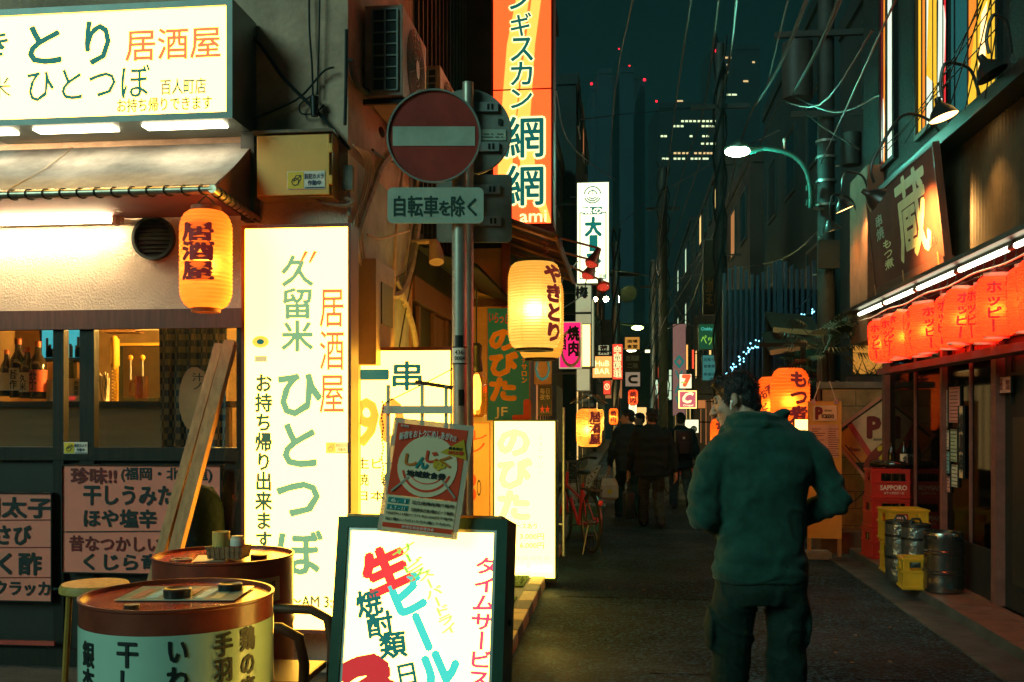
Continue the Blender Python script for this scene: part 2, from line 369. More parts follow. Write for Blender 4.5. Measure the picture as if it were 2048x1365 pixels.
# things inside the bar, seen through the glass
YI = 6.3
def at(px, py, Y): return onY(px, py, Y)
cz = at(200, 803, YI).z
c = thing('bar_counter', 'low wooden bar counter behind the glass front', 'counter', (-3.2, YI, .11))
MB().box(-1.5, .62, 0, .5, cz - .15, cz - .11).build('counter_top', m_dwood, c)
MB().box(-1.5, .60, .03, .08, 0, cz - .15).build('counter_front', M('counter_board', (.17, .12, .05), .5, wave=(2, 2, 14), col2=(.12, .08, .03)), c)
m_bot = M('brown_bottle_glass', (.02, .012, .006), .12, spec=.6); m_lab = M('cream_paper_label', (.62, .52, .36), .7); m_cap = M('orange_bottle_cap', (.5, .12, .03), .4)
BOT = [(0, .035)]
def bottle(px, py0, py1, Y, label, lm=m_lab, cm=m_cap, txt=None, dia=None):
    p0 = at(px, py1, Y); h = at(px, py0, Y).z - p0.z; r = (dia or .29 * h) / 2
    t = thing('sake_bottle', label, 'bottle', (p0.x, Y, p0.z))
    MB().lathe([(r*.9, 0), (r, .01), (r, h*.58), (r*.85, h*.66), (r*.42, h*.78), (r*.34, h*.92)], 20, caps=True).build('bottle_glass', m_bot, t, True)
    MB().lathe([(r*1.02, h*.12), (r*1.02, h*.5)], 20).build('paper_label', lm, t, True)
    MB().lathe([(r*.38, h*.9), (r*.38, h)], 14, caps=True).build('cap', cm, t, True)
    if txt: lettering(t, vert(txt), (-r*.5, h*.15, r*.4, h*.46), m_ink, bend=lambda z: r*1.05, bold=.02)
    return t
bottle(14, 700, 793, 6.42, 'dark bottle with an orange neck, first from the left on the bar counter')
bottle(37, 678, 796, 6.38, 'tall dark bottle with a cream label, second from the left on the bar counter', txt='吾作')
bottle(55, 695, 797, 6.36, 'dark bottle with cream lettered label, third from the left on the bar counter', txt='久米')
bottle(76, 683, 798, 6.36, 'dark bottle with a red and white label, nearest the television screen', M('red_white_label', (.6, .12, .06), .6), txt='芋')
m_scr = M('blue_television_screen', (.02, .1, .12), .2, emit=(.03, .42, .50), es=.85, noise=.3)
def tv():
    a, b_ = at(84, 640, 7.3), at(166, 715, 7.3)
    t = thing('television', 'television showing a blue night scene above the bar counter', 'television', (a.x, 7.3, b_.z)); w_, h_ = b_.x - a.x, a.z - b_.z
    MB().box(-.03, w_ + .03, .02, .1, -.03, h_ + .03).build('housing', m_black, t); MB().box(0, w_, 0, .019, 0, h_).build('screen', m_scr, t)
    b = MB()
    for k in range(26):
        x = random.uniform(.02, w_ - .03); b.box(x, x + .02, -.004, -.002, .0, random.uniform(.03, .17))
    b.build('screen_skyline', m_ink, t)
    MB().box(w_*.3, w_*.7, .04, .09, -.2, -.03).build('foot', m_black, t)
tv()
m_yel = M('yellow_plastic', (.75, .42, .05), .4)
def phone():
    p = at(228, 705, 6.9); t = thing('wall_telephone', 'yellow telephone handset hanging with a coiled cord inside the bar', 'telephone', p)
    MB().tube([(0, 0, .1), (.015, -.02, .08), (.022, -.03, 0), (.015, -.02, -.08), (0, 0, -.1)], [.026, .022, .017, .022, .026], 10).build('handset', m_yel, t, True)
    MB().box(-.04, .02, .01, .05, -.1, .1).build('cradle', m_yel, t, bevel=.008)
    MB().tube([(.004 + .012*math.cos(k*.9), -.01 + .012*math.sin(k*.9), -.1 - k*.0035) for k in range(80)], .003, 5).build('coiled_cord', m_yel, t, True)
phone()
t = thing('beer_tap_tower', 'steel beer taps with two round gold handles inside the bar', 'beer tap', at(275, 790, 7.0))
MB().box(-.14, .2, .05, .12, -.02, .36).build('back_plate', M('brushed_steel', (.28, .22, .12), .3, .9), t)
for px in (261, 285):
    q = at(px, 716, 6.98) - at(275, 790, 7.0)
    MB().ell(q, (.022, .012, .022)).build('tap_handle', m_yel, t, True); MB().tube([q, q - Vector((0, 0, .16))], .007, 8).build('tap_stem', m_alu, t)
def mug():
    p = at(283, 800, 6.4); t = thing('beer_mug', 'empty glass beer mug standing on the bar counter', 'mug', (p.x, p.y, cz))
    MB().lathe([(.04, 0), (.043, .005), (.044, .17), (.040, .17), (.038, .02), (.001, .015)], 24, caps=False).build('mug_glass', glass('amber_glass', (.95, .72, .35), .18), t, True)
    MB().tube([(-.042, 0, .14), (-.08, 0, .13), (-.085, 0, .06), (-.042, 0, .04)], .008, 8).build('handle', glass('amber_glass'), t, True)
mug()
for k, (px, h, l) in enumerate(((196, .16, 'pale chopstick packet bundle standing upright by the handset'), (210, .19, 'taller upright packet bundle in a holder on the bar counter'))):
    p = at(px, 800, 6.4); b = MB()
    for i in range(9): x = random.uniform(-.03, .03); b.bar((x, random.uniform(-.02, .02), 0), (x + random.uniform(-.02, .02), 0, h + random.uniform(-.03, .03)), .011, .004)
    tag(b.build('chopstick_bundle', m_lab, None, loc=(p.x, p.y, cz)), l, 'chopsticks')
tagp = thing('paper_tag', 'white handwritten price card leaning on the counter by the door stile', 'price card', (at(148, 800, 6.35).x, 6.35, cz))
MB().box(-.06, .06, 0, .003, 0, .155).build('card', m_lab, tagp); lettering(tagp, vert('赤霧島'), (.0, .04, .035, .14), m_ink); lettering(tagp, '600', (-.04, .01, .01, .035), m_inkr)
sheet = thing('price_sheet', 'second handwritten card left of the price card, partly behind the stile', 'price card', (at(118, 800, 6.37).x, 6.37, cz))
MB().box(-.09, .03, 0, .003, 0, .15).build('card', m_lab, sheet); lettering(sheet, vert('甲類'), (-.02, .02, .02, .13), m_ink)
p = at(278, 735, 7.4); t = thing('kitchen_hatch', 'small lit kitchen hatch with a pale frame behind the taps', 'hatch', p)
MB().box(-.19, .21, .02, .03, -.3, .18).build('back_board', M('green_dark_board', (.03, .035, .02), .5), t); fb = MB(); recess(fb, -.2, .22, -.31, .19, .022, -.01, .02); fb.build('hatch_frame', m_yel, t)
p = at(292, 645, 7.2); t = thing('wall_plaque', 'round emblem plaque on a pale card above the hatch', 'plaque', p)
MB().box(-.1, .11, .02, .03, -.06, .06).build('card', m_lab, t); b = MB(); b.cyl((.03, .0, 0), (.03, .019, 0), .045); b.build('emblem', m_ink, t)
p = at(255, 652, 7.25); t = thing('shelf_box', 'small goods box on the shelf above the hatch', 'box', p); MB().box(-.1, .02, 0, .12, -.03, .05).build('carton', m_yel, t, bevel=.004); MB().box(-.2, .06, -.02, .14, -.05, -.032).build('shelf_board', m_wood, t)
# noren curtain, folds and a block pattern in its weave
def noren():
    m = M('indigo_noren_cloth', (.05, .07, .09), .9); t = m.node_tree; pr = t.nodes['Principled BSDF']; tc = [n for n in t.nodes if n.type == 'TEX_COORD'][0]
    ck = t.nodes.new('ShaderNodeTexChecker'); ck.inputs['Scale'].default_value = 26; ck.inputs[1].default_value = (.05, .08, .11, 1); ck.inputs[2].default_value = (.24, .22, .18, 1)
    mp = t.nodes.new('ShaderNodeMapping'); mp.inputs['Scale'].default_value = (1, .001, 1); t.links.new(tc.outputs['Object'], mp.inputs[0]); t.links.new(mp.outputs[0], ck.inputs[0])
    t.links.new(ck.outputs[0], pr.inputs['Base Color'])
    a, b_ = at(318, 632, 5.9), at(452, 912, 5.9); W, Hh = b_.x - a.x, a.z - b_.z; b = MB(); n, mm = 40, 12; g = []
    for j in range(mm + 1):
        row = []
        for i in range(n + 1):
            u = i / n; v = j / mm
            row.append(b.bm.verts.new((u * W, .025 * math.sin(u * 34 + v * 2) * (.4 + .6 * v) + .01 * math.sin(u * 71), -v * Hh + .006 * math.sin(u * 20))))
        g.append(row)
    for j in range(mm):
        for i in range(n): b.bm.faces.new((g[j][i], g[j][i+1], g[j+1][i+1], g[j+1][i]))
    root = thing('noren_curtain', 'indigo checked noren curtain with a pale fish motif behind the glass', 'curtain', a)
    b.build('cloth', m, root, True)
    q = MB(); q.prism([(.25 + .11 * math.cos(x) * (1 if math.cos(x) > 0 else .9), -.52 + .2 * math.sin(x)) for x in [k * .35 for k in range(18)]], -.05, -.046)
    q.build('pale_motif', M('faded_cloth_print', (.62, .36, .20), .9), root)
    lettering(root, vert('汁ノ'), (.24, -.46, .31, -.36), m_ink, y=-.053)
    MB().tube([(-.05, 0, .01), (W + .05, 0, .01)], .012, 8).build('rail', m_dwood, root)
noren()

# camera warning sticker
m_stick = M('yellow_sticker', (.72, .52, .03), .5); m_white = M('white_vinyl', (.72, .70, .62), .5)
def cctv(parent, u0, v0, u1, v1, y=-.003, washed=False):
    w_ = u1 - u0; h_ = v1 - v0
    MB().box(u0, u1, y, y + .002, v0, v1).build('sticker', m_white if not washed else m_yl, parent)
    MB().box(u0 + .003, u0 + w_ * .44, y - .002, y - .0005, v0 + .003, v1 - .003).build('yellow_square', m_stick if not washed else m_yo, parent)
    q = MB(); cx, cy = u0 + w_ * .22, v0 + h_ * .42; rr = h_ * .2
    for k in range(20):
        a, b_ = k / 20 * 6.283, (k + 1) / 20 * 6.283
        q.bar((cx + rr*math.cos(a), y - .003, cy + rr*math.sin(a)), (cx + rr*math.cos(b_), y - .003, cy + rr*math.sin(b_)), .001, h_*.05)
    for a, b_ in (((-.3, .05), (.1, .75)), ((.1, .75), (.9, .75)), ((.9, .75), (.9, .25)), ((.9, .25), (.4, -.15)), ((-.3, .05), (.3, .3)), ((.3, .3), (.9, .75))):
        q.bar((cx + a[0]*h_*.35, y - .003, cy + a[1]*h_*.45), (cx + b_[0]*h_*.35, y - .003, cy + b_[1]*h_*.45), .001, h_*.045)
    q.build('camera_drawing', m_ink if not washed else m_yo2, parent)
    mm = M('navy_print', (.03, .04, .12), .5) if not washed else m_yo2
    lettering(parent, '防犯カメラ', (u0 + w_*.47, v0 + h_*.56, u1 - w_*.03, v0 + h_*.86), mm, y=y - .002, bold=.02)
    lettering(parent, '作動中', (u0 + w_*.55, v0 + h_*.2, u1 - w_*.1, v0 + h_*.48), mm, y=y - .002, bold=.02)
    MB().box(u0 + w_*.48, u1 - w_*.02, y - .002, y - .001, v0 + h_*.04, v0 + h_*.11).build('sticker_bar', mm, parent)
m_yl = M('backlit_pale_sticker', (.6, .6, .4), emit=(.75, .62, .18), es=1); m_yo = M('backlit_yellow_sticker', (.7, .5, .1), emit=(.8, .55, .06), es=1); m_yo2 = M('backlit_brown_print', (.3, .2, .1), emit=(.42, .28, .06), es=1)
s = thing('warning_sticker', 'yellow and white camera warning sticker low on the window glass', 'sticker', (at(128, 908, 5.46).x, 5.46, at(128, 908, 5.46).z))
cctv(s, 0, 0, .145, .068, -.002)

# ---------------------------------------------------------------- big sign above, awning, tubes
PF = Plane(0, (0, 5.15, 0))
big = sign('illuminated_shop_sign', 'wide cream lightbox sign above the awning with black and red brush characters', 'sign', PF, (-60, 24, 466, 237), .34, M('grey_sign_frame', (.16, .2, .19), .4, .5), m_face, .035,
  [('と', (58, 55, 122, 126), m_inkg, dict(bold=.02)), ('り', (172, 46, 220, 128), m_inkg, dict(bold=.02)), ('き', (-42, 66, 16, 112), m_inkg, dict(bold=.02)),
   ('ひとつぼ', (56, 140, 300, 195), m_inkg, dict(bold=.008)), ('米', (-24, 155, 22, 196), m_inkg, dict(bold=.004)), ('居酒屋', (252, 62, 441, 115), m_inko, dict(bold=.012)),
   ('百人町店', (322, 160, 412, 187), m_inkg, dict(bold=.022)), ('お持ち帰りできます', (235, 199, 424, 219), m_inkd, dict(bold=.022))])
for a, b_ in ((-60, 10), (55, 215), (275, 437)):
    x0, x1 = (PF.hit(a, 250).x - big.location.x), (PF.hit(b_, 250).x - big.location.x)
    MB().box(x0, x1, .05, .13, -.012, -.002).build('underside_lamp', M('sign_underside_lamp_glow', (.9, .8, .6), emit=(1, .82, .52), es=12), big)
m_cloth = M('grey_awning_canvas', (.36, .34, .32), .8, noise=.35, ns=5, bump=.15)
m_clothr = M('red_awning_underside', (.22, .06, .06), .8)
aw = thing('shop_awning', 'sloping grey canvas awning over the bar front with a laced front pipe', 'awning', (-2.10, 5.48, 2.7))
yfr = -.56; zt, zf = .42, .05
b = MB(); n = 24
for i in range(n):
    x0, x1 = -3.2 + 3.2 * i / n, -3.2 + 3.2 * (i + 1) / n
    s0, s1 = [.012 * math.sin(x * 7.9) for x in (x0, x1)]
    b.quad((x0, 0, zt), (x1, 0, zt), (x1, yfr/2, (zt + zf)/2 - .015 + s1), (x0, yfr/2, (zt + zf)/2 - .015 + s0)); b.quad((x0, yfr/2, (zt + zf)/2 - .015 + s0), (x1, yfr/2, (zt + zf)/2 - .015 + s1), (x1, yfr, zf), (x0, yfr, zf))
b.build('canvas', m_cloth, aw, True)
b = MB(); b.quad((.004, 0, zt), (.004, 0, 0), (.004, yfr, zf - .02)); b.build('side_canvas', M('maroon_canvas', (.15, .035, .04), .8), aw)
b = MB(); b.quad((-3.2, -.01, .0), (0, -.01, 0), (0, yfr + .03, 0.01), (-3.2, yfr + .03, .01)); b.build('lining', m_clothr, aw)
m_pipe = M('worn_steel_pipe', (.5, .40, .30), .35, .8, noise=.3, ns=20)
MB().tube([(-3.2, yfr - .01, .02), (.0, yfr - .01, .02)], .022, 12).build('front_pipe', m_pipe, aw, True)
MB().tube([(.0, yfr - .03, .02), (.012, 0, -.02)], .022, 12).build('side_pipe', m_pipe, aw, True)
b = MB()
for k in range(34):
    x = -.06 - k * .095; b = MB(); b.tube([(x + .018*math.cos(a) * .9 + .012 * a / 6.3, yfr - .01 + .027*math.cos(a), .02 + .027*math.sin(a)) for a in [i * .7 for i in range(10)]], .004, 5); b.build('lacing', m_wire, aw, True)
for k in range(9):
    y_ = yfr + .03 + k * .06; b = MB(); b.tube([(.0 + .027*math.cos(a), y_ + .01 * a / 6.3, .015 - k*.004 + .027*math.sin(a)) for a in [i * .7 for i in range(10)]], .004, 5); b.build('lacing', m_wire, aw, True)
for px in (-1.1, -2.3): MB().tube([(px, 0, zt + .003), (px - .01, yfr/2, (zt + zf)/2 - .01), (px - .03, yfr, zf + .004)], .004, 5).build('seam', M('pale_seam', (.5, .42, .32), .8), aw)
# twin fluorescent fittings under the awning
for k, (py, ln, l) in enumerate(((412, 242, 'upper fluorescent tube under the awning, nearer the pipe'), (440, 236, 'lower fluorescent tube under the awning, close above the wall'))):
    Y = 5.28 + .1 * k; a, b_ = at(-150, py, Y), at(ln, py, Y)
    t = thing('fluorescent_light', l, 'light fitting', (b_.x, Y, b_.z))
    MB().tube([(a.x - b_.x, 0, 0), (-.03, 0, 0)], .016, 12).build('tube', m_tube, t, True)
    MB().box(a.x - b_.x - .02, .0, .03, .075, -.01, .03).build('batten', m_white, t, bevel=.004)
    MB().box(-.03, 0, -.02, .03, -.03, .024).build('end_holder', m_white, t, bevel=.004)
# round vent in the render
p = at(310, 478, 5.5); t = thing('round_wall_vent', 'black round vent opening in the cream wall beside the orange lantern', 'vent', p)
r = 46 / F * 5.5
MB().lathe([(r*.86, .0), (r, .0), (r, .035), (r*.86, .035), (r*.86, .0)], 40).build('rim', m_dark, t, True).rotation_euler = (R(90), 0, 0)
MB().lathe([(.001, 0.002), (r*.86, .002)], 40).build('grille', M('black_void', (.004, .006, .006), .9), t).rotation_euler = (R(90), 0, 0)
b = MB()
for k in range(9): z = (k - 4) * r * .19; hw_ = math.sqrt(max(0, (r*.84)**2 - z*z)); b.box(-hw_, hw_, -.012, -.006, z - .006, z + .006)
b.build('louvre', m_black, t)

# ---------------------------------------------------------------- paper lanterns
def prof_fn(r, h, top=.62, sh=.2):
    def f(z):
        t = z / h; e = 1
        if t < sh: e = top + (1 - top) * math.sqrt(max(0, 1 - (1 - t / sh) ** 2))
        elif t > 1 - sh: e = top + (1 - top) * math.sqrt(max(0, 1 - (1 - (1 - t) / sh) ** 2))
        return r * e
    return f
def lantern(name, label, top, dia, h, paper, ring, texts, energy, lcol, group=None, ribs=26, rz=0, sh=.2, tp=.55, hook=.08, seams=0):
    """hangs from point top; texts = (string, (u0, v0, u1, v1) as fractions, material, angle, options)"""
    t = thing(name, label, 'paper lantern', (top[0], top[1], top[2] - h - hook), rz, group); f = prof_fn(dia/2, h, tp, sh)
    prof = []; n = ribs * 4
    for k in range(n + 1):
        z = h * k / n; prof.append((f(z) - .006 * dia / .3 * (1 - abs(math.cos(math.pi * k / 4))), z))
    MB().lathe(prof, 40).build('paper_shade', paper, t, 'all')
    MB().lathe([(f(h)*.98, h - .004), (f(h)*1.04, h - .004), (f(h)*1.04, h + .022), (f(h)*.6, h + .024)], 28).build('top_ring', ring, t, True)
    MB().lathe([(f(0)*.6, -.02), (f(0)*1.0, -.02), (f(0)*1.02, .004), (f(0)*.96, .004)], 28).build('bottom_ring', ring, t, True)
    b = MB(); rr = f(h); b.tube([(-rr*.8, 0, h + .02), (-rr*.5, 0, h + hook*.6), (0, 0, h + hook), (rr*.5, 0, h + hook*.6), (rr*.8, 0, h + .02)], .004, 6); b.build('hanger', m_wire, t, True)
    if seams:
        b = MB()
        for k in range(seams):
            a = k / seams * 6.283 + .4; b.tube([((f(h*i/14) + .001)*math.cos(a), (f(h*i/14) + .001)*math.sin(a), h*i/14) for i in range(15)], .003, 4)
        b.build('seam', M('backlit_paper_seam', (.7, .35, .08), emit=(.75, .30, .03), es=1), t)
    for s, q, m, phi, *op in texts:
        o = op[0] if op else {}
        lettering(t, s, (q[0]*dia, q[1]*h, q[2]*dia, q[3]*h), m, bend=lambda z: f(min(max(z, 0), h)) + .003, phi=phi, **o)
    lamp('POINT', 'bulb', (0, 0, h * .45), energy, lcol, dia * .14, t)
    return t
m_redink = M('dark_brown_brush_ink', (.05, .008, .006), .6, emit=(.10, .008, .008), es=1)
p = at(412, 392, 4.97)
lantern('paper_lantern', 'orange paper lantern with three large dark characters hanging at the awning corner', (p.x, 4.97, p.z), 105/F*5.1, 198/F*5.1,
  paper_glow('orange_lantern_paper', (.95, .42, .09), (1, .14, .010), 2.0), M('lantern_ring_wood', (.25, .07, .02), .5),
  [(vert('居酒屋'), (-.33, .27, .30, .83), m_redink, R(5), dict(bold=.05))], 2.2, (1, .8, .28), ribs=24)
# yellow utility box + shade strip + cables
p0, p1 = at(512, 270, 5.35), at(663, 392, 5.35)
ub = thing('utility_box', 'yellow painted utility box with hinges on the render, camera sticker on its lid', 'utility box', ((p0.x + p1.x)/2, 5.35, p1.z)); hw_ = (p1.x - p0.x)/2; hh_ = p0.z - p1.z
MB().box(-hw_, hw_, .012, .148, 0, hh_).build('housing', M('yellow_grey_enamel', (.42, .27, .08), .45, noise=.15), ub, bevel=.004)
MB().box(-hw_ + .006, hw_ - .012, -.004, .011, .008, hh_ - .008).build('lid', M('yellow_enamel', (.78, .42, .09), .4, noise=.12, ns=3), ub, bevel=.004)
MB().box(-hw_ - .015, hw_ + .012, -.02, .15, hh_ + .001, hh_ + .018).build('rain_hood', M('brown_enamel', (.12, .07, .03), .4), ub)
for z in (.25, .75): MB().box(hw_ - .011, hw_ + .008, -.012, .01, hh_*z - .025, hh_*z + .025).build('hinge', m_yel, ub, bevel=.003)
q = Plane(0, (0, 5.346, 0)); a, b_ = q.hit(575, 380), q.hit(650, 342)
cctv(ub, a.x - ub.location.x, a.z - p1.z, b_.x - ub.location.x, b_.z - p1.z, -.008)
a, b_ = at(481, 262, 5.4), at(512, 440, 5.4)
tag(MB().box(0, b_.x - a.x - .01, 0, .09, 0, a.z - b_.z).build('shade_strip', m_dark, None, bevel=.004, loc=(a.x, 5.4, b_.z)), 'dark strip standing in for shade between the awning and the yellow box', 'shade strip')  # dark strip added where there is only shade beside the big sign
YW = 5.46
def wc(name, label, pts, r, Y=YW, m=m_wire): return cable(name, label, [onY(x, y, Y) for x, y in pts], r, m)
wc('cable', 'thick black cable sweeping down the render to the yellow box corner', [(462, 30), (520, 90), (570, 160), (640, 230), (700, 300)], .011)
wc('cable', 'thin cable sagging from the wall cleat to the sign corner', [(470, 255), (540, 225), (600, 195), (645, 145), (668, 135)], .006)
wc('cable', 'straight black cable dropping down the render beside the roof edge', [(618, -40), (619, 60), (624, 130), (626, 200)], .006)
wc('cable', 'second straight cable dropping beside the first on the render', [(640, -40), (638, 80), (634, 190)], .005)
wc('cable', 'looped loose cable tail hanging at the cable knot on the render', [(626, 190), (600, 210), (604, 228), (630, 226), (648, 210)], .005)
q = at(629, 212, 5.44); tag(MB().tube([(0, 0, -.06), (0, 0, .05)], [.02, .026], 10).build('cable_junction', m_black, None, True, loc=q), 'black cable joint where the wires meet on the render', 'cable joint')
wc('cable', 'grey cable bundle leaving the underside of the yellow box', [(628, 392), (645, 405), (690, 412), (706, 404), (690, 396)], .010, 5.42, M('grey_brown_cable', (.25, .15, .1), .6))
# ================================================================ LEFT FOREGROUND
# menu boards on the bar front
m_pink = M('pink_light_tinted_menu_paper', (.90, .24, .17), .6, noise=.06); m_redt = M('dark_red_brush_paint', (.16, .012, .012), .5)  # pink light falling on the boards is put into the paper colour
PM = Plane(0, (0, 5.43, 0))
mb_ = sign('menu_board', 'large pinkish menu board with red and black brush lettering behind the leaning timbers', 'menu board', PM, (124, 929, 443, 1152), .028, m_dwood, m_pink, .006,
  [('珍味!!', (143, 936, 233, 968), m_redt, dict(bold=.03)), ('(福岡・北海道)', (243, 935, 424, 965), m_ink, dict(bold=.02)), ('干しうみたけ', (168, 972, 386, 1012), m_ink, dict(bold=.03)),
   ('ほや塩辛', (169, 1019, 313, 1056), m_ink, dict(bold=.03)), ('昔なつかしい!', (140, 1072, 330, 1105), m_redt, dict(bold=.025)), ('くじら竜田', (168, 1107, 360, 1143), m_ink, dict(bold=.03))])
def line_on(t, pl, a, b_, m, th=.006, y=-.004):
    p, q = pl.hit(*a), pl.hit(*b_); o_ = t.matrix_basis if False else None
    loc = t.location; x0 = (p - loc).dot(pl.u); x1 = (q - loc).dot(pl.u); z0 = p.z - loc.z; z1 = q.z - loc.z
    MB().bar((x0, y, z0), (x1, y, z1), .002, th).build('printed_rule', m, t)
line_on(mb_, PM, (126, 1064), (440, 1062), m_ink)
mb2 = sign('menu_board', 'pinkish menu board left of the larger one with four rows of black lettering', 'menu board', PM, (-130, 984, 105, 1205), .028, m_dwood, m_pink, .006,
  [('明太子', (-44, 995, 104, 1036), m_ink, dict(bold=.03)), ('たこわさび', (-120, 1050, 62, 1090), m_ink, dict(bold=.03)), ('もずく酢', (-100, 1104, 82, 1150), m_ink, dict(bold=.03)), ('クラッカー', (-10, 1160, 130, 1195), m_ink, dict(bold=.03, keep=True))])
for y_ in (1041, 1096, 1156): line_on(mb2, PM, (-128, y_), (103, y_ - 1), m_redt, .004)
m_kick = M('red_edge_strip', (.5, .06, .04), .5)
tag(MB().box(-2.5, 0, 0, .02, -.012, .012).build('floor_rail', m_kick, None, loc=(fx(108, 5.42), 5.42, .24)), 'thin red and grey rail along the foot of the bar front', 'rail')
# leaning timbers
def plank(a, b_, wv, th, label, Y0, Y1):
    p, q = onY(*a, Y0), onY(*b_, Y1); d = p - q; L = d.length
    o = MB().bar((0, 0, 0), d, wv, th, up=(0, -1, 0)).build('timber', m_wood, None, bevel=.002, loc=q); tag(o, label, 'timber')
plank((462, 684), (322, 1215), .062, .05, 'pale timber post leaning on the bar front, the nearer of the two', 5.28, 4.75)
plank((440, 690), (296, 1200), .05, .045, 'pale timber post leaning behind the nearer timber', 5.36, 4.86)
# dark covered bundle and hanging clear plastic sheet
b = MB(); p = onY(408, 1110, 5.1)
b.lathe([(.001, -.03), (.08, -.02), (.105, .04), (.11, .14), (.10, .24), (.085, .31), (.05, .36), (.001, .375)], 26)
for v in b.bm.verts: v.co += Vector((math.sin(v.co.z*31 + v.co.y*40), math.cos(v.co.z*27 + v.co.x*33), 0))*.007
tag(b.build('covered_bundle', M('dark_blue_nylon', (.003, .009, .011), .85, bump=.5, bs=20, spec=.1), None, True, loc=(p.x, 5.1, p.z)), 'dark nylon wrapped bundle propped behind the leaning timbers', 'bundle')
p = onY(408, 1140, 5.12); b = MB(); b.box(-.12, .12, -.06, .1, -p.z + .1, -.09); b.box(-.11, .11, -.05, .09, -.09, .0)
tag(b.build('storage_box', m_black, None, bevel=.01, loc=(p.x, 5.14, p.z)), 'black storage box on the pavement under the wrapped bundle', 'box')
b = MB(); a, q = onY(440, 690, 5.2), onY(484, 1090, 5.12); g = []
for j in range(15):
    v = j / 14; row = []
    for i in range(9):
        u = i / 8; wid = (.05 + .10 * v * (1 - v) * 2.4 + .02 * v); row.append(b.bm.verts.new(((u - .5) * wid * 1.1 - .035 * v, .03 * math.sin(u * 9 + v * 5), -v * (a.z - q.z))))
    g.append(row)
for j in range(14):
    for i in range(8): b.bm.faces.new((g[j][i], g[j][i+1], g[j+1][i+1], g[j+1][i]))
tag(b.build('plastic_sheet', glass('crumpled_clear_plastic', (.86, .84, .8), .14), None, True, loc=((a.x + q.x)/2 + .02, 5.2, a.z)), 'clear plastic sheet hanging gathered between the timbers and the white lit sign', 'plastic sheet')

# ---------------- tall white lit sign on the bar column
PS = Plane(0, (0, 5.16, 0))
m_maroon = M('maroon_sign_frame', (.20, .06, .05), .5)
s1 = sign('lit_standing_sign', 'tall cream lit sign with faded green and orange brush characters beside the bar front', 'sign', PS, (484, 452, 703, 1268), .14, m_maroon, m_face, .018,
  [(vert('居酒屋'), (640, 580, 688, 826), m_inko, dict(bold=.008)), (vert('久留米'), (564, 513, 626, 702), m_inkf, dict(bold=.022)), ('〃', (600, 503, 634, 526), m_inko, dict(bold=.01)),
   (vert('ひとつ'), (555, 750, 642, 1032), m_inkf, dict(bold=.022)), ('ぼ', (556, 1062, 644, 1150), m_inkf, dict(bold=.022)), (vert('お持ち帰り出来ます'), (511, 750, 544, 1098), m_inkd, dict(bold=.03)),
   ('PM6:00～AM 3:00', (505, 1190, 690, 1216), m_inkd, dict(bold=.02))])
def on_sign(t, pl, px): 
    a, b_ = pl.hit(px[0], px[3]), pl.hit(px[2], px[1]); l = t.location; return ((a - l).dot(pl.u), a.z - l.z, (b_ - l).dot(pl.u), b_.z - l.z)
cctv(s1, *on_sign(s1, PS, (652, 885, 702 - 6, 907)), washed=True)
e = on_sign(s1, PS, (505, 672, 538, 696)); b = MB(); b.prism([((e[0]+e[2])/2 + (e[2]-e[0])/2*math.cos(k*.35), (e[1]+e[3])/2 + (e[3]-e[1])/2*math.sin(k*.35)) for k in range(18)], -.005, -.003); b.build('oval_emblem', m_yo, s1)
b = MB(); b.ell(((e[0]+e[2])/2, -.006, (e[1]+e[3])/2), (.02, .002, .014)); b.build('emblem_mark', m_inkg, s1)
e = on_sign(s1, PS, (510, 712, 534, 724)); MB().box(e[0], e[2], -.005, -.002, e[1], e[3]).build('small_card', M('backlit_tan_card', (.5, .4, .2), emit=(.5, .38, .15), es=1), s1)
# ---------------- 90 yen skewers sign, past the corner
PK = Plane(0, (0, 5.78, 0))
s2 = sign('lit_skewer_sign', 'broad cream lit sign behind the street sign pole reading one skewer ninety', 'sign', PK, (640, 696, 908, 1075), .22, m_maroon, m_face, .022, both=True, texts=  # glowing back face added, unseen, to light the side wall behind
  [('一', (712, 742, 776, 758), m_inkg, dict(bold=.03)), ('串', (786, 724, 843, 780), m_inkg, dict(bold=.02)), ('90', (712, 800, 806, 890), m_inkpo, dict(bold=.03)), ('生ビール', (713, 916, 822, 938), m_inkd, dict(bold=.02)), ('焼　酎', (713, 948, 790, 972), m_inkd, dict(bold=.02)), ('日本酒', (715, 982, 800, 1002), m_inkd, dict(bold=.02))])
MB().box(-.32, -.26, .05, .12, -s2.location.z + .1, -.001).build('support_leg', m_maroon, s2); MB().box(.26, .32, .05, .12, -s2.location.z + .1, -.001).build('support_leg', m_maroon, s2)

# ---------------- drums used as tables
m_drum = M('red_brown_drum_paint', (.20, .035, .018), .28, noise=.35, ns=5, spec=.6, bump=.06, bs=14)
m_lid = M('glossy_red_lid', (.40, .05, .025), .18, noise=.2, ns=4, spec=.7)
m_lblw = M('glossy_white_drum_wrap', (.40, .60, .48), .22, noise=.06, spec=.6)
def drum(px, py, d, label, r=.292, h=.88):
    c = D(px, py, d); t = thing('oil_drum', label, 'oil drum', (c.x, c.y, .1)); h = c.z - .1
    pr = [(r*.97, 0), (r, .012), (r, h*.32), (r*1.018, h*.335), (r*1.018, h*.345), (r, h*.36), (r, h*.65), (r*1.018, h*.665), (r*1.018, h*.675), (r, h*.69), (r, h - .012), (r*1.015, h - .008), (r*1.015, h), (r*.985, h), (r*.98, h - .014)]
    MB().lathe(pr, 64).build('drum_body', m_drum, t, True)
    MB().lathe([(r*.979, h - .0135), (r*.5, h - .012), (.0005, h - .012)], 64).build('lid', m_lid, t, True)
    return t, r, h, c
d2, r2, h2, c2 = drum(448, 1108, 4.28, 'red oil drum table standing behind the white wrapped drum')
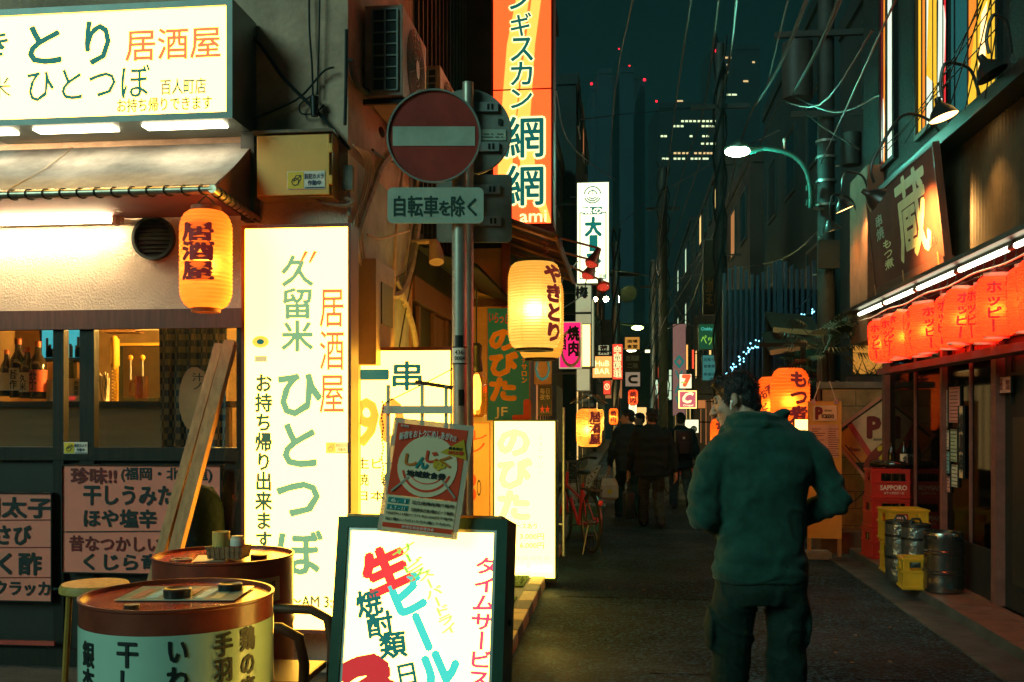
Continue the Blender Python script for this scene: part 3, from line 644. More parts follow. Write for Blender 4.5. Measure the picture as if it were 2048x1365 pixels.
for a, px in ((.16, 0),):
    MB().lathe([(.035, h2 - .011), (.035, h2 + .004), (.03, h2 + .006), (.001, h2 + .006)], 20, c=(.17, -.04, 0)).build('bung_cap', m_black, d2, True)
    MB().lathe([(.045, h2 - .011), (.045, h2 - .004), (.03, h2 - .004), (.03, h2 - .009), (.001, h2 - .009)], 24, c=(-.13, -.13, 0)).build('bung_recess', M('steel_bung', (.4, .3, .22), .3, .8), d2, True)
MB().box(-.11, .02, -.16, .03, h2 - .0095, h2 - .0075, Matrix.Rotation(.3, 4, 'Z')).build('tabletop_paper', m_lab, d2)
m_note = M('pale_green_note_paper', (.42, .46, .28), .6)
def drum_band(t, r, a0, a1, z0, z1, m, name, e=.002, n=24):
    b = MB(); g = [[b.bm.verts.new(((r + e)*math.sin(a0 + (a1 - a0)*i/n), -(r + e)*math.cos(a0 + (a1 - a0)*i/n), z)) for i in range(n + 1)] for z in (z0, z1)]
    for i in range(n): b.bm.faces.new((g[0][i], g[0][i+1], g[1][i+1], g[1][i]))
    return b.build(name, m, t, True)
drum_band(d2, r2, R(4), R(72), h2 - .175, h2 - .075, m_note, 'paper_note')
lettering(d2, 'ドラム缶で', (.03, h2 - .15, .17, h2 - .11), m_ink, bend=lambda z: r2 + .003, phi=0, bold=.01, rot=.05); lettering(d2, 'チョイト！1杯', (.185, h2 - .14, .345, h2 - .095), m_ink, bend=lambda z: r2 + .003, bold=.01, rot=.08)
d1, r1, h1, c1 = drum(357, 1186, 3.16, 'white wrapped oil drum table in front with vertical black menu words')
drum_band(d1, r1, R(-66), R(118), .05, h1 - .075, m_lblw, 'white_wrap', n=48)
drum_band(d1, r1, R(-74), R(-68), .02, h1 - .02, M('red_tape', (.45, .09, .05), .4), 'red_tape'); drum_band(d1, r1, R(-64), R(-62), .05, h1 - .03, M('red_tape'), 'red_tape', .004, 4)
def col(s, px, top, wv, ch):
    x = (px - 357) / 630; a = math.asin(max(-.97, min(.97, x / r1))); zt_ = c1.z - .1 - (top - 1186)/630 + .0
    zt_ = H - .1 + (HY - top)/F * (3.16 - r1*math.cos(a)) ; n = len(s)
    lettering(d1, vert(s), (-wv/2, zt_ - ch*n, wv/2, zt_), m_ink, bend=lambda z: r1 + .004, phi=a, bold=.028)
col('銀杏焼', 254, 1287, .064, .078); col('干しいか', 346, 1287, .064, .078); col('いわし明太', 433, 1282, .06, .078); col('手羽明太', 499, 1262, .06, .074); col('鶏の唐揚', 527, 1250, .06, .074)
def lidcap(t, h, x, y, r, hh): MB().lathe([(r, h), (r*1.02, h + hh*.9), (r*.9, h + hh), (r*.7, h + hh*.8), (.001, h + hh*.8)], 28, c=(x, y, -.011)).build('black_cap', m_black, t, True)
lidcap(d1, h1, .015, -.04, .042, .034)
lidcap(d1, h1, .13, .10, .038, .028); lidcap(d1, h1, -.05, -.205, .022, .012)
b = MB(); b.box(-.17, .20, -.09, .16, h1 - .0085, h1 - .006, Matrix.Rotation(.12, 4, 'Z')); b.build('laminated_menu', M('laminated_menu_sheet', (.45, .47, .36), .12, spec=.7), d1)
for k in range(6):
    b = MB(); x = -.13 + .05 * k; b.box(x, x + .03, -.07, .10, h1 - .0052, h1 - .0045, Matrix.Rotation(.12, 4, 'Z')); b.build('menu_print', (m_redt, m_inkg, m_note)[k % 3], d1)
# basket of condiments on the rear drum
p = D(457, 1112, 4.16); bz = .1 + h2
bk = thing('wicker_basket', 'small woven basket of condiments on the red drum lid', 'basket', (p.x, p.y, bz)); m_wick = M('brown_wicker', (.22, .12, .05), .7, noise=.5, ns=60)
b = MB(); hw_, hd = .07, .045
for k in range(8):
    z = .004 + k * .006; e = 1 + k * .014; b.tube([(-hw_*e, -hd*e, z), (hw_*e, -hd*e, z), (hw_*e, hd*e, z), (-hw_*e, hd*e, z), (-hw_*e, -hd*e, z)], .0036, 5)
for k in range(15):
    x = -hw_ + 2*hw_*k/14; s = .003 * (-1) ** k
    for yy in (-hd, hd): b.bar((x, yy + s, 0), (x*1.1, yy*1.1 + s, .052), .004)
b.box(-hw_, hw_, -hd, hd, 0, .003); b.build('wicker', m_wick, bk)
for x, y_, r, h, l, m in ((-.032, 0, .036, .105, 'yellow card cup standing in the wicker basket', M('yellow_card_cup', (.55, .38, .10), .6)), (.035, .01, .03, .075, 'white and red sauce jar in the wicker basket', m_white)):
    t = thing('condiment_jar', l, 'jar', (p.x + x, p.y + y_, bz + .004)); MB().lathe([(r*.9, 0), (r, .004), (r, h), (r*.88, h), (r*.86, .01)], 22).build('jar_body', m, t, True)
    if m is m_white: MB().lathe([(r*1.01, h*.3), (r*1.01, h*.62)], 22).build('red_label', m_kick, t, True); MB().lathe([(r*.9, h), (r*.8, h + .012), (.001, h + .012)], 20).build('jar_lid', m_lab, t, True)
t = thing('wet_tissue_packet', 'flat white packet standing at the back of the wicker basket', 'packet', (p.x + .02, p.y + .03, bz + .004)); MB().box(-.02, .03, 0, .01, 0, .08).build('packet', m_lab, t, bevel=.003)
# stool behind the near drum, and folding chair edge right of the drums
def stool(loc, label, seat_m, h=.62, r=.16):
    t = thing('round_stool', label, 'stool', loc)
    MB().lathe([(.001, h), (r*.94, h), (r, h - .012), (r, h - .03), (r*.9, h - .036), (.001, h - .036)], 36).build('seat', seat_m, t, True)
    for k in range(4):
        a = k * math.pi/2 + .5; MB().tube([(r*.7*math.cos(a), r*.7*math.sin(a), h - .03), (r*.85*math.cos(a), r*.85*math.sin(a), h*.5), (r*1.05*math.cos(a), r*1.05*math.sin(a), 0)], .012, 8).build('leg', M('yellow_bamboo', (.30, .17, .03), .4, noise=.4), t, True)
    MB().tube([(r*.9*math.cos(a), r*.9*math.sin(a), h*.35) for a in [k*.3 for k in range(22)]], .009, 6).build('foot_ring', M('yellow_bamboo'), t, True)
    return t
p = D(190, 1166, 3.75); stool((p.x, p.y, .1), 'yellow round stool behind the white wrapped drum', M('cork_seat', (.42, .26, .06), .55, noise=.3, ns=40), p.z - .1, .125)
def chair_arm():
    p = D(588, 1330, 3.75); t = thing('tubular_chair', 'dark bentwood chair tucked beside the drums, its curved arm showing', 'chair', (p.x, p.y, .1)); m = M('dark_bentwood', (.10, .05, .025), .4)
    for y_ in (0, .36): MB().tube([(-.02, y_, 0), (.03, y_, .25), (.04, y_, .52), (.02, y_, .62), (-.05, y_, .655), (-.35, y_, .66), (-.4, y_, .6), (-.4, y_, 0)], .02, 10).build('side_frame', m, t, True)
    MB().box(-.4, .02, .01, .35, .42, .45).build('seat', m, t, bevel=.008)
    MB().bar((-.4, 0, .6), (-.4, .36, .6), .03, .16).build('backrest', m, t)
chair_arm()
p = D(110, 1300, 3.9); b = MB(); b.ell((0, 0, .12), (.06, .05, .12), 12, 8); b.ell((.02, .01, .24), (.02, .02, .05), 8, 6)
tag(b.build('plastic_bag', M('grey_bin_bag', (.10, .13, .13), .35, bump=.6, bs=14), None, True, loc=(p.x, p.y, .1)), 'small grey plastic bag tied to the stool by the bar front', 'bag')

# ---------------- A-frame lit sign in the foreground
AL = lambda y: 1.067 - .067*(y - 1020)/775
PA = Plane(R(-3), D(830, 1100, 3.0))
m_green = M('dark_green_sign_frame', (.015, .055, .035), .35, .3, noise=.3)
m_facew = M('backlit_white_cream', (.8, .8, .7), .3, emit=(1, .55, .062), es=9.5, noise=.03)
m_lred = M('backlit_crimson', (.7, .03, .03), emit=(.82, .025, .03), es=1); m_ldred = M('backlit_dark_red', (.4, .02, .02), emit=(.40, .015, .02), es=1); m_lteal = M('backlit_turquoise', (.05, .5, .45), emit=(.05, .47, .40), es=1)
m_lpk = M('backlit_rose', (.8, .05, .15), emit=(.85, .05, .12), es=1); m_lgr = M('backlit_leaf_green', (.2, .5, .1), emit=(.22, .50, .05), es=1); m_lpg = M('backlit_pale_green', (.5, .6, .2), emit=(.40, .58, .08), es=1)
af = sign('lit_a_frame_sign', 'green framed lit A-frame sign on the road with slanting red and turquoise beer lettering', 'sign', PA, (632, 1034, 992, 1795), .17, m_green, m_facew, .034,
  [(s_, tuple(v for x, y in ((b_[0], b_[1]), (b_[2], b_[3])) for v in (1024 + (x - 1024)*AL((b_[1] + b_[3])/2), 835 + (y - 835)*AL((b_[1] + b_[3])/2))), m_, o_) for s_, b_, m_, o_ in [('生', (710, 1086, 797, 1168), m_lred, dict(bold=.055, rot=R(25))), (vert('ビール'), (792, 1142, 868, 1366), m_lteal, dict(bold=.055, rot=R(27))), ('焼', (697, 1170, 746, 1222), m_inkg, dict(bold=.03, rot=R(14))), ('酎', (720, 1216, 770, 1264), m_inkg, dict(bold=.03, rot=R(12))), ('類', (746, 1257, 798, 1308), m_inkg, dict(bold=.03, rot=R(10))),
   (vert('サービス'), (778, 1078, 826, 1150), m_lgr, dict(bold=.03, rot=R(32))), (vert('スーパードライ'), (842, 1128, 876, 1262), m_lpg, dict(bold=.025, rot=R(27))), (vert('タイムサービス'), (928, 1108, 972, 1362), m_lpk, dict(bold=.03, rot=R(-2))),
   ('3', (684, 1312, 772, 1430), m_ldred, dict(bold=.06, rot=R(24))), (vert('日本酒'), (790, 1322, 836, 1470), m_inkg, dict(bold=.02, rot=R(14))), ('280円', (700, 1440, 800, 1490), m_ldred, dict(bold=.03, rot=R(10))), ('PM5:00-7:00', (720, 1530, 930, 1570), m_inkg, dict(bold=.02)), ('毎日開催', (720, 1590, 930, 1650), m_lred, dict(bold=.02))]], lean=R(-11))
hw_, hh_ = af['hw'], af['hh']
fb = MB(); recess(fb, -hw_ + .034, hw_ - .034, .034, hh_ - .034, .010, -.004, -.0005); fb.build('aluminium_bead', m_alu, af)
for x in (-hw_ + .04, hw_ - .04):
    for z in (.08, .45, .8): MB().lathe([(.012, 0), (.011, .006), (.001, .008)], 14).build('side_screw', m_black, af, True).matrix_local = Matrix.Translation((hw_ + .0005 if x > 0 else -hw_ - .0005, .08, z)) @ Matrix.Rotation(R(90 if x > 0 else -90), 4, 'Y')
MB().box(-hw_ + .02, hw_ - .02, .012, .15, hh_ + .001, hh_ + .012).build('top_cap', M('scuffed_copper_trim', (.30, .16, .06), .35, .7, noise=.5, ns=18), af, bevel=.003)
for x in (-hw_ + .05, hw_ - .05):
    MB().lathe([(.02, -.03), (.02, 0), (.012, .0)], 12, c=(x, .08, 0)).build('caster', m_black, af, True)
# laminated coupon poster taped on its top edge
pa, pb, pc_, pd = D(782, 834, 3.13), D(941, 848, 3.13), D(914, 1080, 3.13), D(754, 1062, 3.13)
pc = thing('laminated_poster', 'red and cream laminated coupon poster with a smiling plate taped to the A-frame sign top', 'poster', pd); rot_ = math.atan2((pc_ - pd).z, (pc_ - pd).dot(RT))
pc.rotation_euler = Euler((0, -rot_, TH - R(1)))
Wp, Hp = (pc_ - pd).length, (pa - pd).length
m_lam = M('laminate_plastic', (.60, .50, .38), .12, spec=.6, noise=.05, alpha=.85); m_pred = M('poster_red_print', (.78, .07, .03), .35, noise=.08); m_pcream = M('poster_cream_print', (.82, .62, .40), .35, noise=.06)
def skew(u, v): return (u * Wp + v * Hp * .040, v * Hp)
def pquad(name, u0, v0, u1, v1, m, y): 
    a = [skew(u0, v0), skew(u1, v0), skew(u1, v1), skew(u0, v1)]; MB().prism(a, y, y + .0012).build(name, m, pc)
pquad('laminated_sheet', 0, 0, 1, 1, m_lam, 0); pquad('red_ground', .055, .33, .93, .955, m_pred, -.0018); pquad('cream_strip', .055, .015, .93, .325, m_pcream, -.0018); pquad('red_foot', .055, .045, .93, .085, m_pred, -.0036)
b = MB(); cx, cz_ = .50, .605
b.prism([skew(cx + .37*math.cos(k*.2), cz_ + .268*math.sin(k*.2)) for k in range(31)], -.0042, -.003); b.build('plate_disc', m_pcream, pc)
def arc(name, rx, rz_, a0, a1, th, m, y, cx=.5, cz_=.605):
    b = MB(); n = 20; P_ = [Vector((skew(cx + rx*math.cos(a0 + (a1 - a0)*k/n), 0)[0] + .04*Hp*(cz_ + rz_*math.sin(a0 + (a1-a0)*k/n)), y, Hp*(cz_ + rz_*math.sin(a0 + (a1 - a0)*k/n)))) for k in range(n + 1)]
    for p_, q_ in zip(P_, P_[1:]): b.bar(p_, q_, .001, th)
    b.build(name, m, pc)
arc('plate_ring', .30, .215, 3.4, 6.0, .007, m_pred, -.005); arc('plate_ring_inner', .24, .15, 3.7, 5.7, .003, m_pred, -.005)
def ptx(s, u0, v0, u1, v1, m, **k):
    a, b_ = skew(u0, v0), skew(u1, v1); k.setdefault('warp', lambda x, z: (x + (z - (a[1] + b_[1])/2)*.03, z)); lettering(pc, s, (a[0], a[1], b_[0], b_[1]), m, y=-.0062, **k)
m_po = M('poster_orange_print', (.6, .16, .03), .4); m_pt = M('poster_teal_print', (.03, .22, .21), .4); m_py = M('poster_yellow_print', (.65, .38, .03), .4)
for s, u, v, m in (('し', .22, .60, m_po), ('ん', .36, .585, m_pt), ('じ', .47, .645, m_pred), ('ゅ', .58, .585, m_py), ('く', .64, .62, m_po)): ptx(s, u, v, u + .14, v + .095, m, bold=.04)
ptx('地域飲食券', .26, .505, .74, .56, m_ink, bold=.035)
wq = skew(.5, 0)[0] + .02
ptx('新宿をおトクにめしあがれ!!', .1, .86, .8, .925, m_white, bold=.02, warp=lambda x, z: (x, z - 1.6*(x - wq)**2))
ptx('新宿区', .1, .925, .2, .945, m_white)
b = MB(); b.prism([skew(.63, .74), skew(.97, .70), skew(.90, .875)], -.0052, -.004); b.build('yellow_flash', m_py, pc); ptx('飲食券が', .73, .775, .90, .80, m_ink, bold=.03); ptx('20%お得!', .73, .735, .92, .77, m_pred, bold=.03)
for k, (v, s, s2) in enumerate(((.268, '6. 1', '区立産業会館で販売'), (.205, '6. 7 – 11', '区役所本庁舎1階ロビーで販売'))):
    pquad('teal_pill', .08, v - .006, .34, v + .04, m_pt, -.0036); ptx(s, .12, v + .002, .30, v + .03, m_white, bold=.02); ptx(s2, .38, v + .002, .90, v + .032, m_ink, bold=.02)
for v, s in ((.16, '500円×13枚つづりを5,000円で販売'), (.11, '前に購入いただいた方も購入できます。')): ptx(s, .08, v, .9, v + .026, m_ink)
ptx('新宿区商店会連合会', .3, .052, .7, .077, m_white)
for sx, s0, nm in ((.1, 1, 'fork_print'), (.9, -1, 'knife_print')):
    MB().bar((skew(sx, .36)[0], -.0058, skew(sx, .36)[1]), (skew(sx + .19*s0, .5)[0], -.0058, skew(sx + .19*s0, .5)[1]), .001, .006).build(nm, M('poster_grey_print', (.35, .32, .25), .4), pc)
# ================================================================ street sign posts
m_sred = M('weathered_sign_red', (.30, .035, .025), .4, noise=.25, ns=7); m_swht = M('weathered_sign_white', (.36, .44, .36), .45, noise=.2, ns=7); m_sgrey = M('sign_back_grey', (.22, .25, .22), .5, .3, noise=.25, ns=9)
m_pole = M('grey_galvanised_pole', (.40, .38, .31), .4, .55, noise=.2, ns=9)
DP = 5.6; kx = F / DP
c = D(919, 835, DP); gz = 0.0
def disc(name, parent, lx, ly, lz, r, th, m, n=56, smooth=True):
    b = MB(); b.cyl((lx, ly, lz), (lx, ly + th, lz), r, n=n); return b.build(name, m, parent, smooth)
sp = thing('no_entry_sign_post', 'grey pole with a red no entry disc and a bicycles excepted plate', 'traffic sign', (c.x, c.y, gz), TH)
def sz(py): return H + (HY - py)/kx - gz
def sx_(px): return (px - 919)/kx
rp = 15 / kx
MB().tube([(0, 0, 0), (0, 0, sz(338))], rp, 20).build('pole', m_pole, sp, True)
MB().lathe([(rp, sz(338)), (rp*1.02, sz(338) + .01), (.001, sz(338) + .02)], 20).build('pole_cap', m_pole, sp, True)
cx_, czn, rr = sx_(870), sz(281), 93/kx
b = MB(); b.lathe([(rr*.955, 0), (rr, -.002), (rr, -.018), (rr*.965, -.018), (rr*.955, -.003)], 64); ob = b.build('disc_rim', m_sgrey, sp, True); ob.rotation_euler = (R(-90), 0, 0); ob.location = (cx_, -.075, czn)
disc('disc_back_plate', sp, cx_, -.071, czn, rr*.95, .004, m_sgrey); disc('red_face', sp, cx_, -.079, czn, rr*.953, .003, m_sred)
u = (81/kx, 19/kx); MB().box(cx_ - u[0], cx_ + u[0], -.083, -.0805, czn - u[1], czn + u[1]).build('white_bar', m_swht, sp)
for dz in (-.12, .12): MB().box(cx_ - .05, .06, -.069, -.03, czn + dz - .02, czn + dz + .02).build('bracket', m_galv, sp)
x0, x1, z0, z1 = sx_(778), sx_(968), sz(452), sz(381)
b = MB(); q = .03; pts = []
for (ax, az, a0) in ((x1 - q, z0 + q, -90), (x1 - q, z1 - q, 0), (x0 + q, z1 - q, 90), (x0 + q, z0 + q, 180)):
    pts += [(ax + q*math.cos(R(a0 + t)), az + q*math.sin(R(a0 + t))) for t in (0, 22, 45, 68, 90)]
b.prism(pts, -.07, -.062); b.build('plate', m_swht, sp)
lettering(sp, '自転車', (sx_(791), sz(438), sx_(878), sz(398)), m_inkg if False else M('dark_green_sign_paint', (.012, .05, .04), .5), y=-.072, bold=.02)
lettering(sp, 'を', (sx_(880), sz(436), sx_(902), sz(408)), MATS['dark_green_sign_paint'], y=-.072, bold=.02); lettering(sp, '除', (sx_(904), sz(438), sx_(930), sz(398)), MATS['dark_green_sign_paint'], y=-.072, bold=.02); lettering(sp, 'く', (sx_(936), sz(437), sx_(954), sz(403)), MATS['dark_green_sign_paint'], y=-.072, bold=.02)
for z in (z0 + .05, z1 - .05): MB().box(-.06, .06, -.0615, -.03, z - .012, z + .012).build('bracket', m_galv, sp)
# number plate on the pole
drum_band(sp, rp, R(-62), R(75), sz(727), sz(697), m_white, 'number_plate', .003, 10); drum_band(sp, rp, R(-70), R(84), sz(730), sz(694), m_black, 'number_plate_edge', .0015, 10)
lettering(sp, '436-\n0004', (-.026, sz(722), .034, sz(702)), m_ink, bend=lambda z: rp + .004, bold=.02)
drum_band(sp, rp, R(-30), R(30), sz(696), sz(672), m_black, 'black_tape', .002, 8); drum_band(sp, rp, R(-5), R(40), sz(812), sz(780), m_black, 'torn_sticker', .002, 8)
# second post: signs for the other direction, backs towards us
DQ = 5.95; ky_ = F/DQ; c = D(936, 835, DQ); sq = thing('rear_facing_sign_post', 'second grey pole behind the first with the plain backs of a disc and a plate', 'traffic sign', (c.x, c.y, 0), TH)
qz = lambda py: H + (HY - py)/ky_; qx = lambda px: (px - 936)/ky_
MB().tube([(0, 0, 0), (0, 0, qz(170))], 11/ky_, 20).build('pole', m_pole, sq, True)
MB().lathe([(11/ky_, qz(170)), (11.3/ky_, qz(170) + .012), (.001, qz(170) + .02)], 20).build('pole_cap', m_pole, sq, True)
disc('disc_back', sq, qx(936), .06, qz(258), 86/ky_, .006, m_sgrey)
fb = MB(); fb.lathe([(84/ky_, 0), (87/ky_, 0), (87/ky_, .02), (84/ky_, .02)], 56); ob = fb.build('disc_rim', m_galv, sq, True); ob.rotation_euler = (R(-90), 0, 0); ob.location = (qx(936), .072, qz(258))
pts = []; x0, x1, z0, z1 = qx(872), qx(1024), qz(482), qz(345); q = .03
for (ax, az, a0) in ((x1 - q, z0 + q, -90), (x1 - q, z1 - q, 0), (x0 + q, z1 - q, 90), (x0 + q, z0 + q, 180)): pts += [(ax + q*math.cos(R(a0 + t)), az + q*math.sin(R(a0 + t))) for t in (0, 30, 60, 90)]
b = MB(); b.prism(pts, .055, .062); b.build('plate_back', m_sgrey, sq)
for py, a, b_ in ((210, 944, 996), (290, 944, 998), (376, 946, 1000), (440, 946, 1002)):
    z = qz(py); MB().box(qx(a), qx(b_), .035, .0545, z - .028, z + .028).build('bracket_channel', m_galv, sq); 
    g = MB()
    for dx in (14, 22): g.box(qx(b_ - dx), qx(b_ - dx + 4), .031, .0345, z - .017, z + .017)
    g.build('bolt_slot', m_black, sq)
g = MB()
for k in range(11):
    for j in range(2):
        if random.random() < .7: g.box(qx(962 + k*4), qx(965 + k*4), .048, .0525, qz(263 + j*6), qz(267 + j*6 - 6 + 3))
MB().box(qx(955), qx(1012), .053, .0545, qz(276), qz(254)).build('record_sticker', m_swht, sq); g.build('sticker_print', m_ink, sq)
MB().box(qx(996), qx(1004), .05, .0535, qz(245), qz(233)).build('small_label', m_ink, sq)

# ================================================================ side wall of the bar: air conditioners and pipes
m_ac = M('aged_ivory_enamel', (.42, .30, .24), .5, noise=.3, ns=5); m_acg = M('condenser_grille_steel', (.22, .26, .24), .45, .4)
def ac(name_label, x0, x1, y0, y1, z0, z1):
    t = thing('air_conditioner', name_label, 'air conditioner', ((x0 + x1)/2, (y0 + y1)/2, z0)); a, b_, h = (x1 - x0)/2, (y1 - y0)/2, z1 - z0
    MB().box(-a, a, -b_ + .012, b_, 0, h).build('housing', m_ac, t, bevel=.006)
    MB().box(-a + .05, a - .03, -b_ + .006, -b_ + .011, .03, h - .03).build('condenser_fins', M('dark_fin_block', (.012, .03, .03), .6), t)
    g = MB(); nx, nz = 3, 8
    for i in range(nx): x = -a + .05 + (2*a - .08)*i/(nx - 1); g.box(x - .005, x + .005, -b_ - .004, -b_ + .004, .03, h - .03)
    for j in range(nz): z = .03 + (h - .06)*j/(nz - 1); g.box(-a + .05, a - .03, -b_ - .0035, -b_ + .0035, z - .004, z + .004)
    g.build('side_grille', m_acg, t)
    g = MB(); fr = h*.44
    for k in range(7):
        r_ = fr*(k + 1)/7; g.tube([(a + .012, r_*math.cos(q), h*.5 + r_*math.sin(q)) for q in [i*6.283/28 for i in range(29)]], .003, 4)
    for k in range(16): q = k*6.283/16; g.bar((a + .012, .05*math.cos(q), h*.5 + .05*math.sin(q)), (a + .012, fr*math.cos(q), h*.5 + fr*math.sin(q)), .004)
    g.build('fan_guard', m_acg, t); b = MB(); b.cyl((a + .001, 0, h*.5), (a + .003, 0, h*.5), fr); b.build('fan_opening', m_black, t)
    b = MB(); b.cyl((a + .016, 0, h*.5), (a + .02, 0, h*.5), fr*.24); b.build('fan_boss', m_acg, t, True)
    fr_ = MB(); fr_.bar((-a - .02, -b_ + .06, -.02), (a + .03, -b_ + .06, -.02), .03); fr_.bar((-a - .02, b_ - .06, -.02), (a + .03, b_ - .06, -.02), .03); fr_.build('bracket', m_black, t)
ac('large ivory air conditioner unit high on the side wall above the no entry disc', XL + .02, XL + .25, 5.78, 6.5, 3.46, 4.0)
ac('small second air conditioner unit further along the side wall', XL + .02, XL + .22, 7.15, 7.8, 3.70, 4.12)
# drain and refrigerant pipes
m_pipe2 = M('taped_grey_pipe', (.36, .32, .26), .6, noise=.35, ns=12, bump=.3)
XS = XL + .03
def xc(name, label, pts, r, m=m_wire, X=XS): return cable(name, label, [onX(x, y, X + (k % 3)*.004) for k, (x, y) in enumerate(pts)], r, m)
xc('cable', 'thick black refrigerant hose curving off the air conditioner towards the disc sign', [(700, 120), (716, 172), (755, 196), (778, 225), (786, 262)], .020)
xc('cable', 'hose hanging straight under the corner edge of the render', [(693, 60), (692, 170), (690, 250)], .010)
xc('pipe', 'fat taped pipe bending down the side wall behind the no entry pole', [(842, 400), (832, 470), (820, 540), (800, 585), (775, 590), (750, 560)], .030, m_pipe2)
xc('pipe', 'taped pipe branching down behind the lit skewer sign', [(790, 560), (815, 620), (830, 680), (832, 760)], .022, m_pipe2)
xc('pipe', 'pale pipe slanting down from behind the no entry disc', [(800, 300), (765, 330), (745, 380), (722, 440), (705, 500)], .024, m_pipe2)
m_pale = M('pale_cable_sheath', (.66, .50, .36), .6)
for k in range(4):
    xc('cable', ('first', 'second', 'third', 'fourth')[k] + ' pale cable from the left in the loop down the side wall', [(706 + 7*k, 290 + 4*k), (724 + 5*k, 310), (732 + 5*k, 345), (722 + 5*k, 400), (708 + 5*k, 450), (710 + 7*k, 500 + 8*k), (722 + 5*k, 530)], .006, m_pale)
for k, (pts, r, l) in enumerate((([(812, 285), (806, 340), (796, 420), (790, 500), (786, 600), (780, 690)], .013, 'straight grey conduit down the middle of the side wall'), ([(828, 300), (834, 360), (826, 430), (812, 520), (806, 610)], .011, 'thin grey conduit beside the fat taped pipe on the side wall'), ([(745, 300), (770, 318), (800, 330), (826, 352)], .008, 'cable crossing the side wall just below the no entry disc'), ([(735, 470), (760, 478), (790, 470), (820, 462)], .007, 'cable crossing the side wall below the bicycles excepted plate'), ([(722, 520), (735, 590), (740, 640), (752, 690)], .008, 'cable dropping behind the meter box on the side wall'), ([(770, 600), (768, 640), (776, 690)], .014, 'short taped pipe end dropping from the pipe bend'))):
    xc('cable' if 'cable' in l else 'pipe', l, pts, r, (m_pale, m_pipe2, m_wire)[k % 3])
xc('cable', 'thin cable hanging down past the sign pole with a taped end', [(838, 500), (822, 570), (806, 650), (795, 720)], .005)
xc('cable', 'thin cable looping across the side wall under the meter', [(742, 545), (770, 555), (800, 552), (822, 530), (830, 500)], .004)
p = onX(712, 605, XL); q = onX(752, 700, XL)
t = thing('electric_meter_box', 'tall cream meter box with a dark window on the side wall', 'meter box', (XL, p.y, q.z - .12)); L = q.y - p.y
MB().box(0, .12, 0, L, 0, .62).build('housing', M('cream_enamel', (.50, .36, .20), .5), t, bevel=.006); MB().box(.1205, .126, L*.25, L*.85, .25, .5).build('meter_window', m_black, t)
t = thing('flood_lamp', 'unlit tan spotlight bracketed to the side wall behind the sign pole', 'spotlight', onX(868, 500, XL + .18)); t.location.x += .0
MB().tube([(0, 0, .06), (.02, -.03, -.02), (.03, -.06, -.1)], [.035, .05, .055], 16).build('lamp_body', m_ac, t, True); MB().tube([(-.18, 0, .06), (0, 0, .06)], .018, 8).build('bracket', m_ac, t, True)
p = onX(762, 265, XL); b = MB(); b.ell((0.005, 0, 0), (.012, .07, .03), 14, 8); tag(b.build('wall_hole', M('black_void'), None, True, loc=p), 'dark broken hole in the render left of the no entry disc', 'hole')
t = thing('cable_cover', 'small grey conduit box beside the yellow box at the corner edge', 'conduit box', onY(694, 352, 5.44)); MB().box(-.03, .03, 0, .05, -.08, .06).build('conduit_box', m_conc, t, bevel=.004); MB().tube([(0, .02, -.08), (0.01, .02, -.22)], .012, 8).build('conduit', m_conc, t, True)

# ================================================================ wooden fronted house next along the alley
m_slat = M('red_brown_cladding', (.20, .075, .045), .6, wave=(30, 30, 2), col2=(.10, .035, .022)); m_drk = M('dark_sheet_cladding', (.035, .04, .038), .55, noise=.4, ns=3)  # cladding: red-brown with grain
hs = thing('timber_house', 'narrow dark house with timber sliding doors behind the sign poles', 'building', (XL, 7.1, 0))
MB().box(-3, 0, .0, 2.58, 2.9, 7.4).build('upper_wall', m_drk, hs); MB().box(-.3, -.08, .01, 2.58, .1, 2.9).build('wall', m_drk, hs)
MB().box(-.08, .0, 0, .12, .1, 2.9).build('corner_post', M('orange_brown_post', (.42, .22, .08), .6), hs)  # post in a plain orange brown
for k, y_ in enumerate((.35, .95, 1.55, 2.15)):
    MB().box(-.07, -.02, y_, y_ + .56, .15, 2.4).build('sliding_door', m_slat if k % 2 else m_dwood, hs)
    MB().box(-.0195, .005, y_ - .02, y_ + .05, .15, 2.4).build('door_stile', m_bwood, hs)
MB().box(-.08, .02, .12, 2.58, 2.42, 2.6).build('lintel', m_bwood, hs)
b = MB(); b.quad((0, .05, 2.86), (.5, .05, 2.66), (.5, 2.5, 2.66), (0, 2.5, 2.86)); b.quad((0, .05, 2.83), (0, 2.5, 2.83), (.5, 2.5, 2.63), (.5, .05, 2.63)); b.build('eaves', m_drk, hs)
g = MB()
for k in range(14): g.box(-.0, .03, .2 + k*.17, .22 + k*.17, 2.95, 7.3)
g.build('wall_ribs', m_drk, hs)

# ================================================================ salon building with the orange post
XB = -1.15
sb = thing('salon_building', 'narrow building with orange painted posts and a striped awning beside the salon banner', 'building', (XB, 9.7, 0))
m_or = M('orange_red_paint', (.42, .11, .05), .55, noise=.25, ns=4)
MB().box(-3, 0, 0, 3.2, .1, 6.6).build('wall', m_drk, sb)
MB().box(-.40, -.002, -.06, -.001, .1, 3.2).build('front_panel', M('orange_light_tinted_panel', (.62, .36, .14), .6), sb)  # orange light on the front panel is put into its base colour
MB().box(-.42, -.37, -.12, -.061, .1, 3.3).build('post', m_or, sb); MB().box(-.42, .06, -.14, -.061, 2.63, 2.70).build('rail', m_bwood, sb); MB().box(-.04, .04, -.10, -.061, .1, 3.3).build('post', m_or, sb)
b = MB(); b.tube([(.02, .3 + .2*k, 1.0) for k in range(3)], .03); b.build('handrail', m_galv, sb)
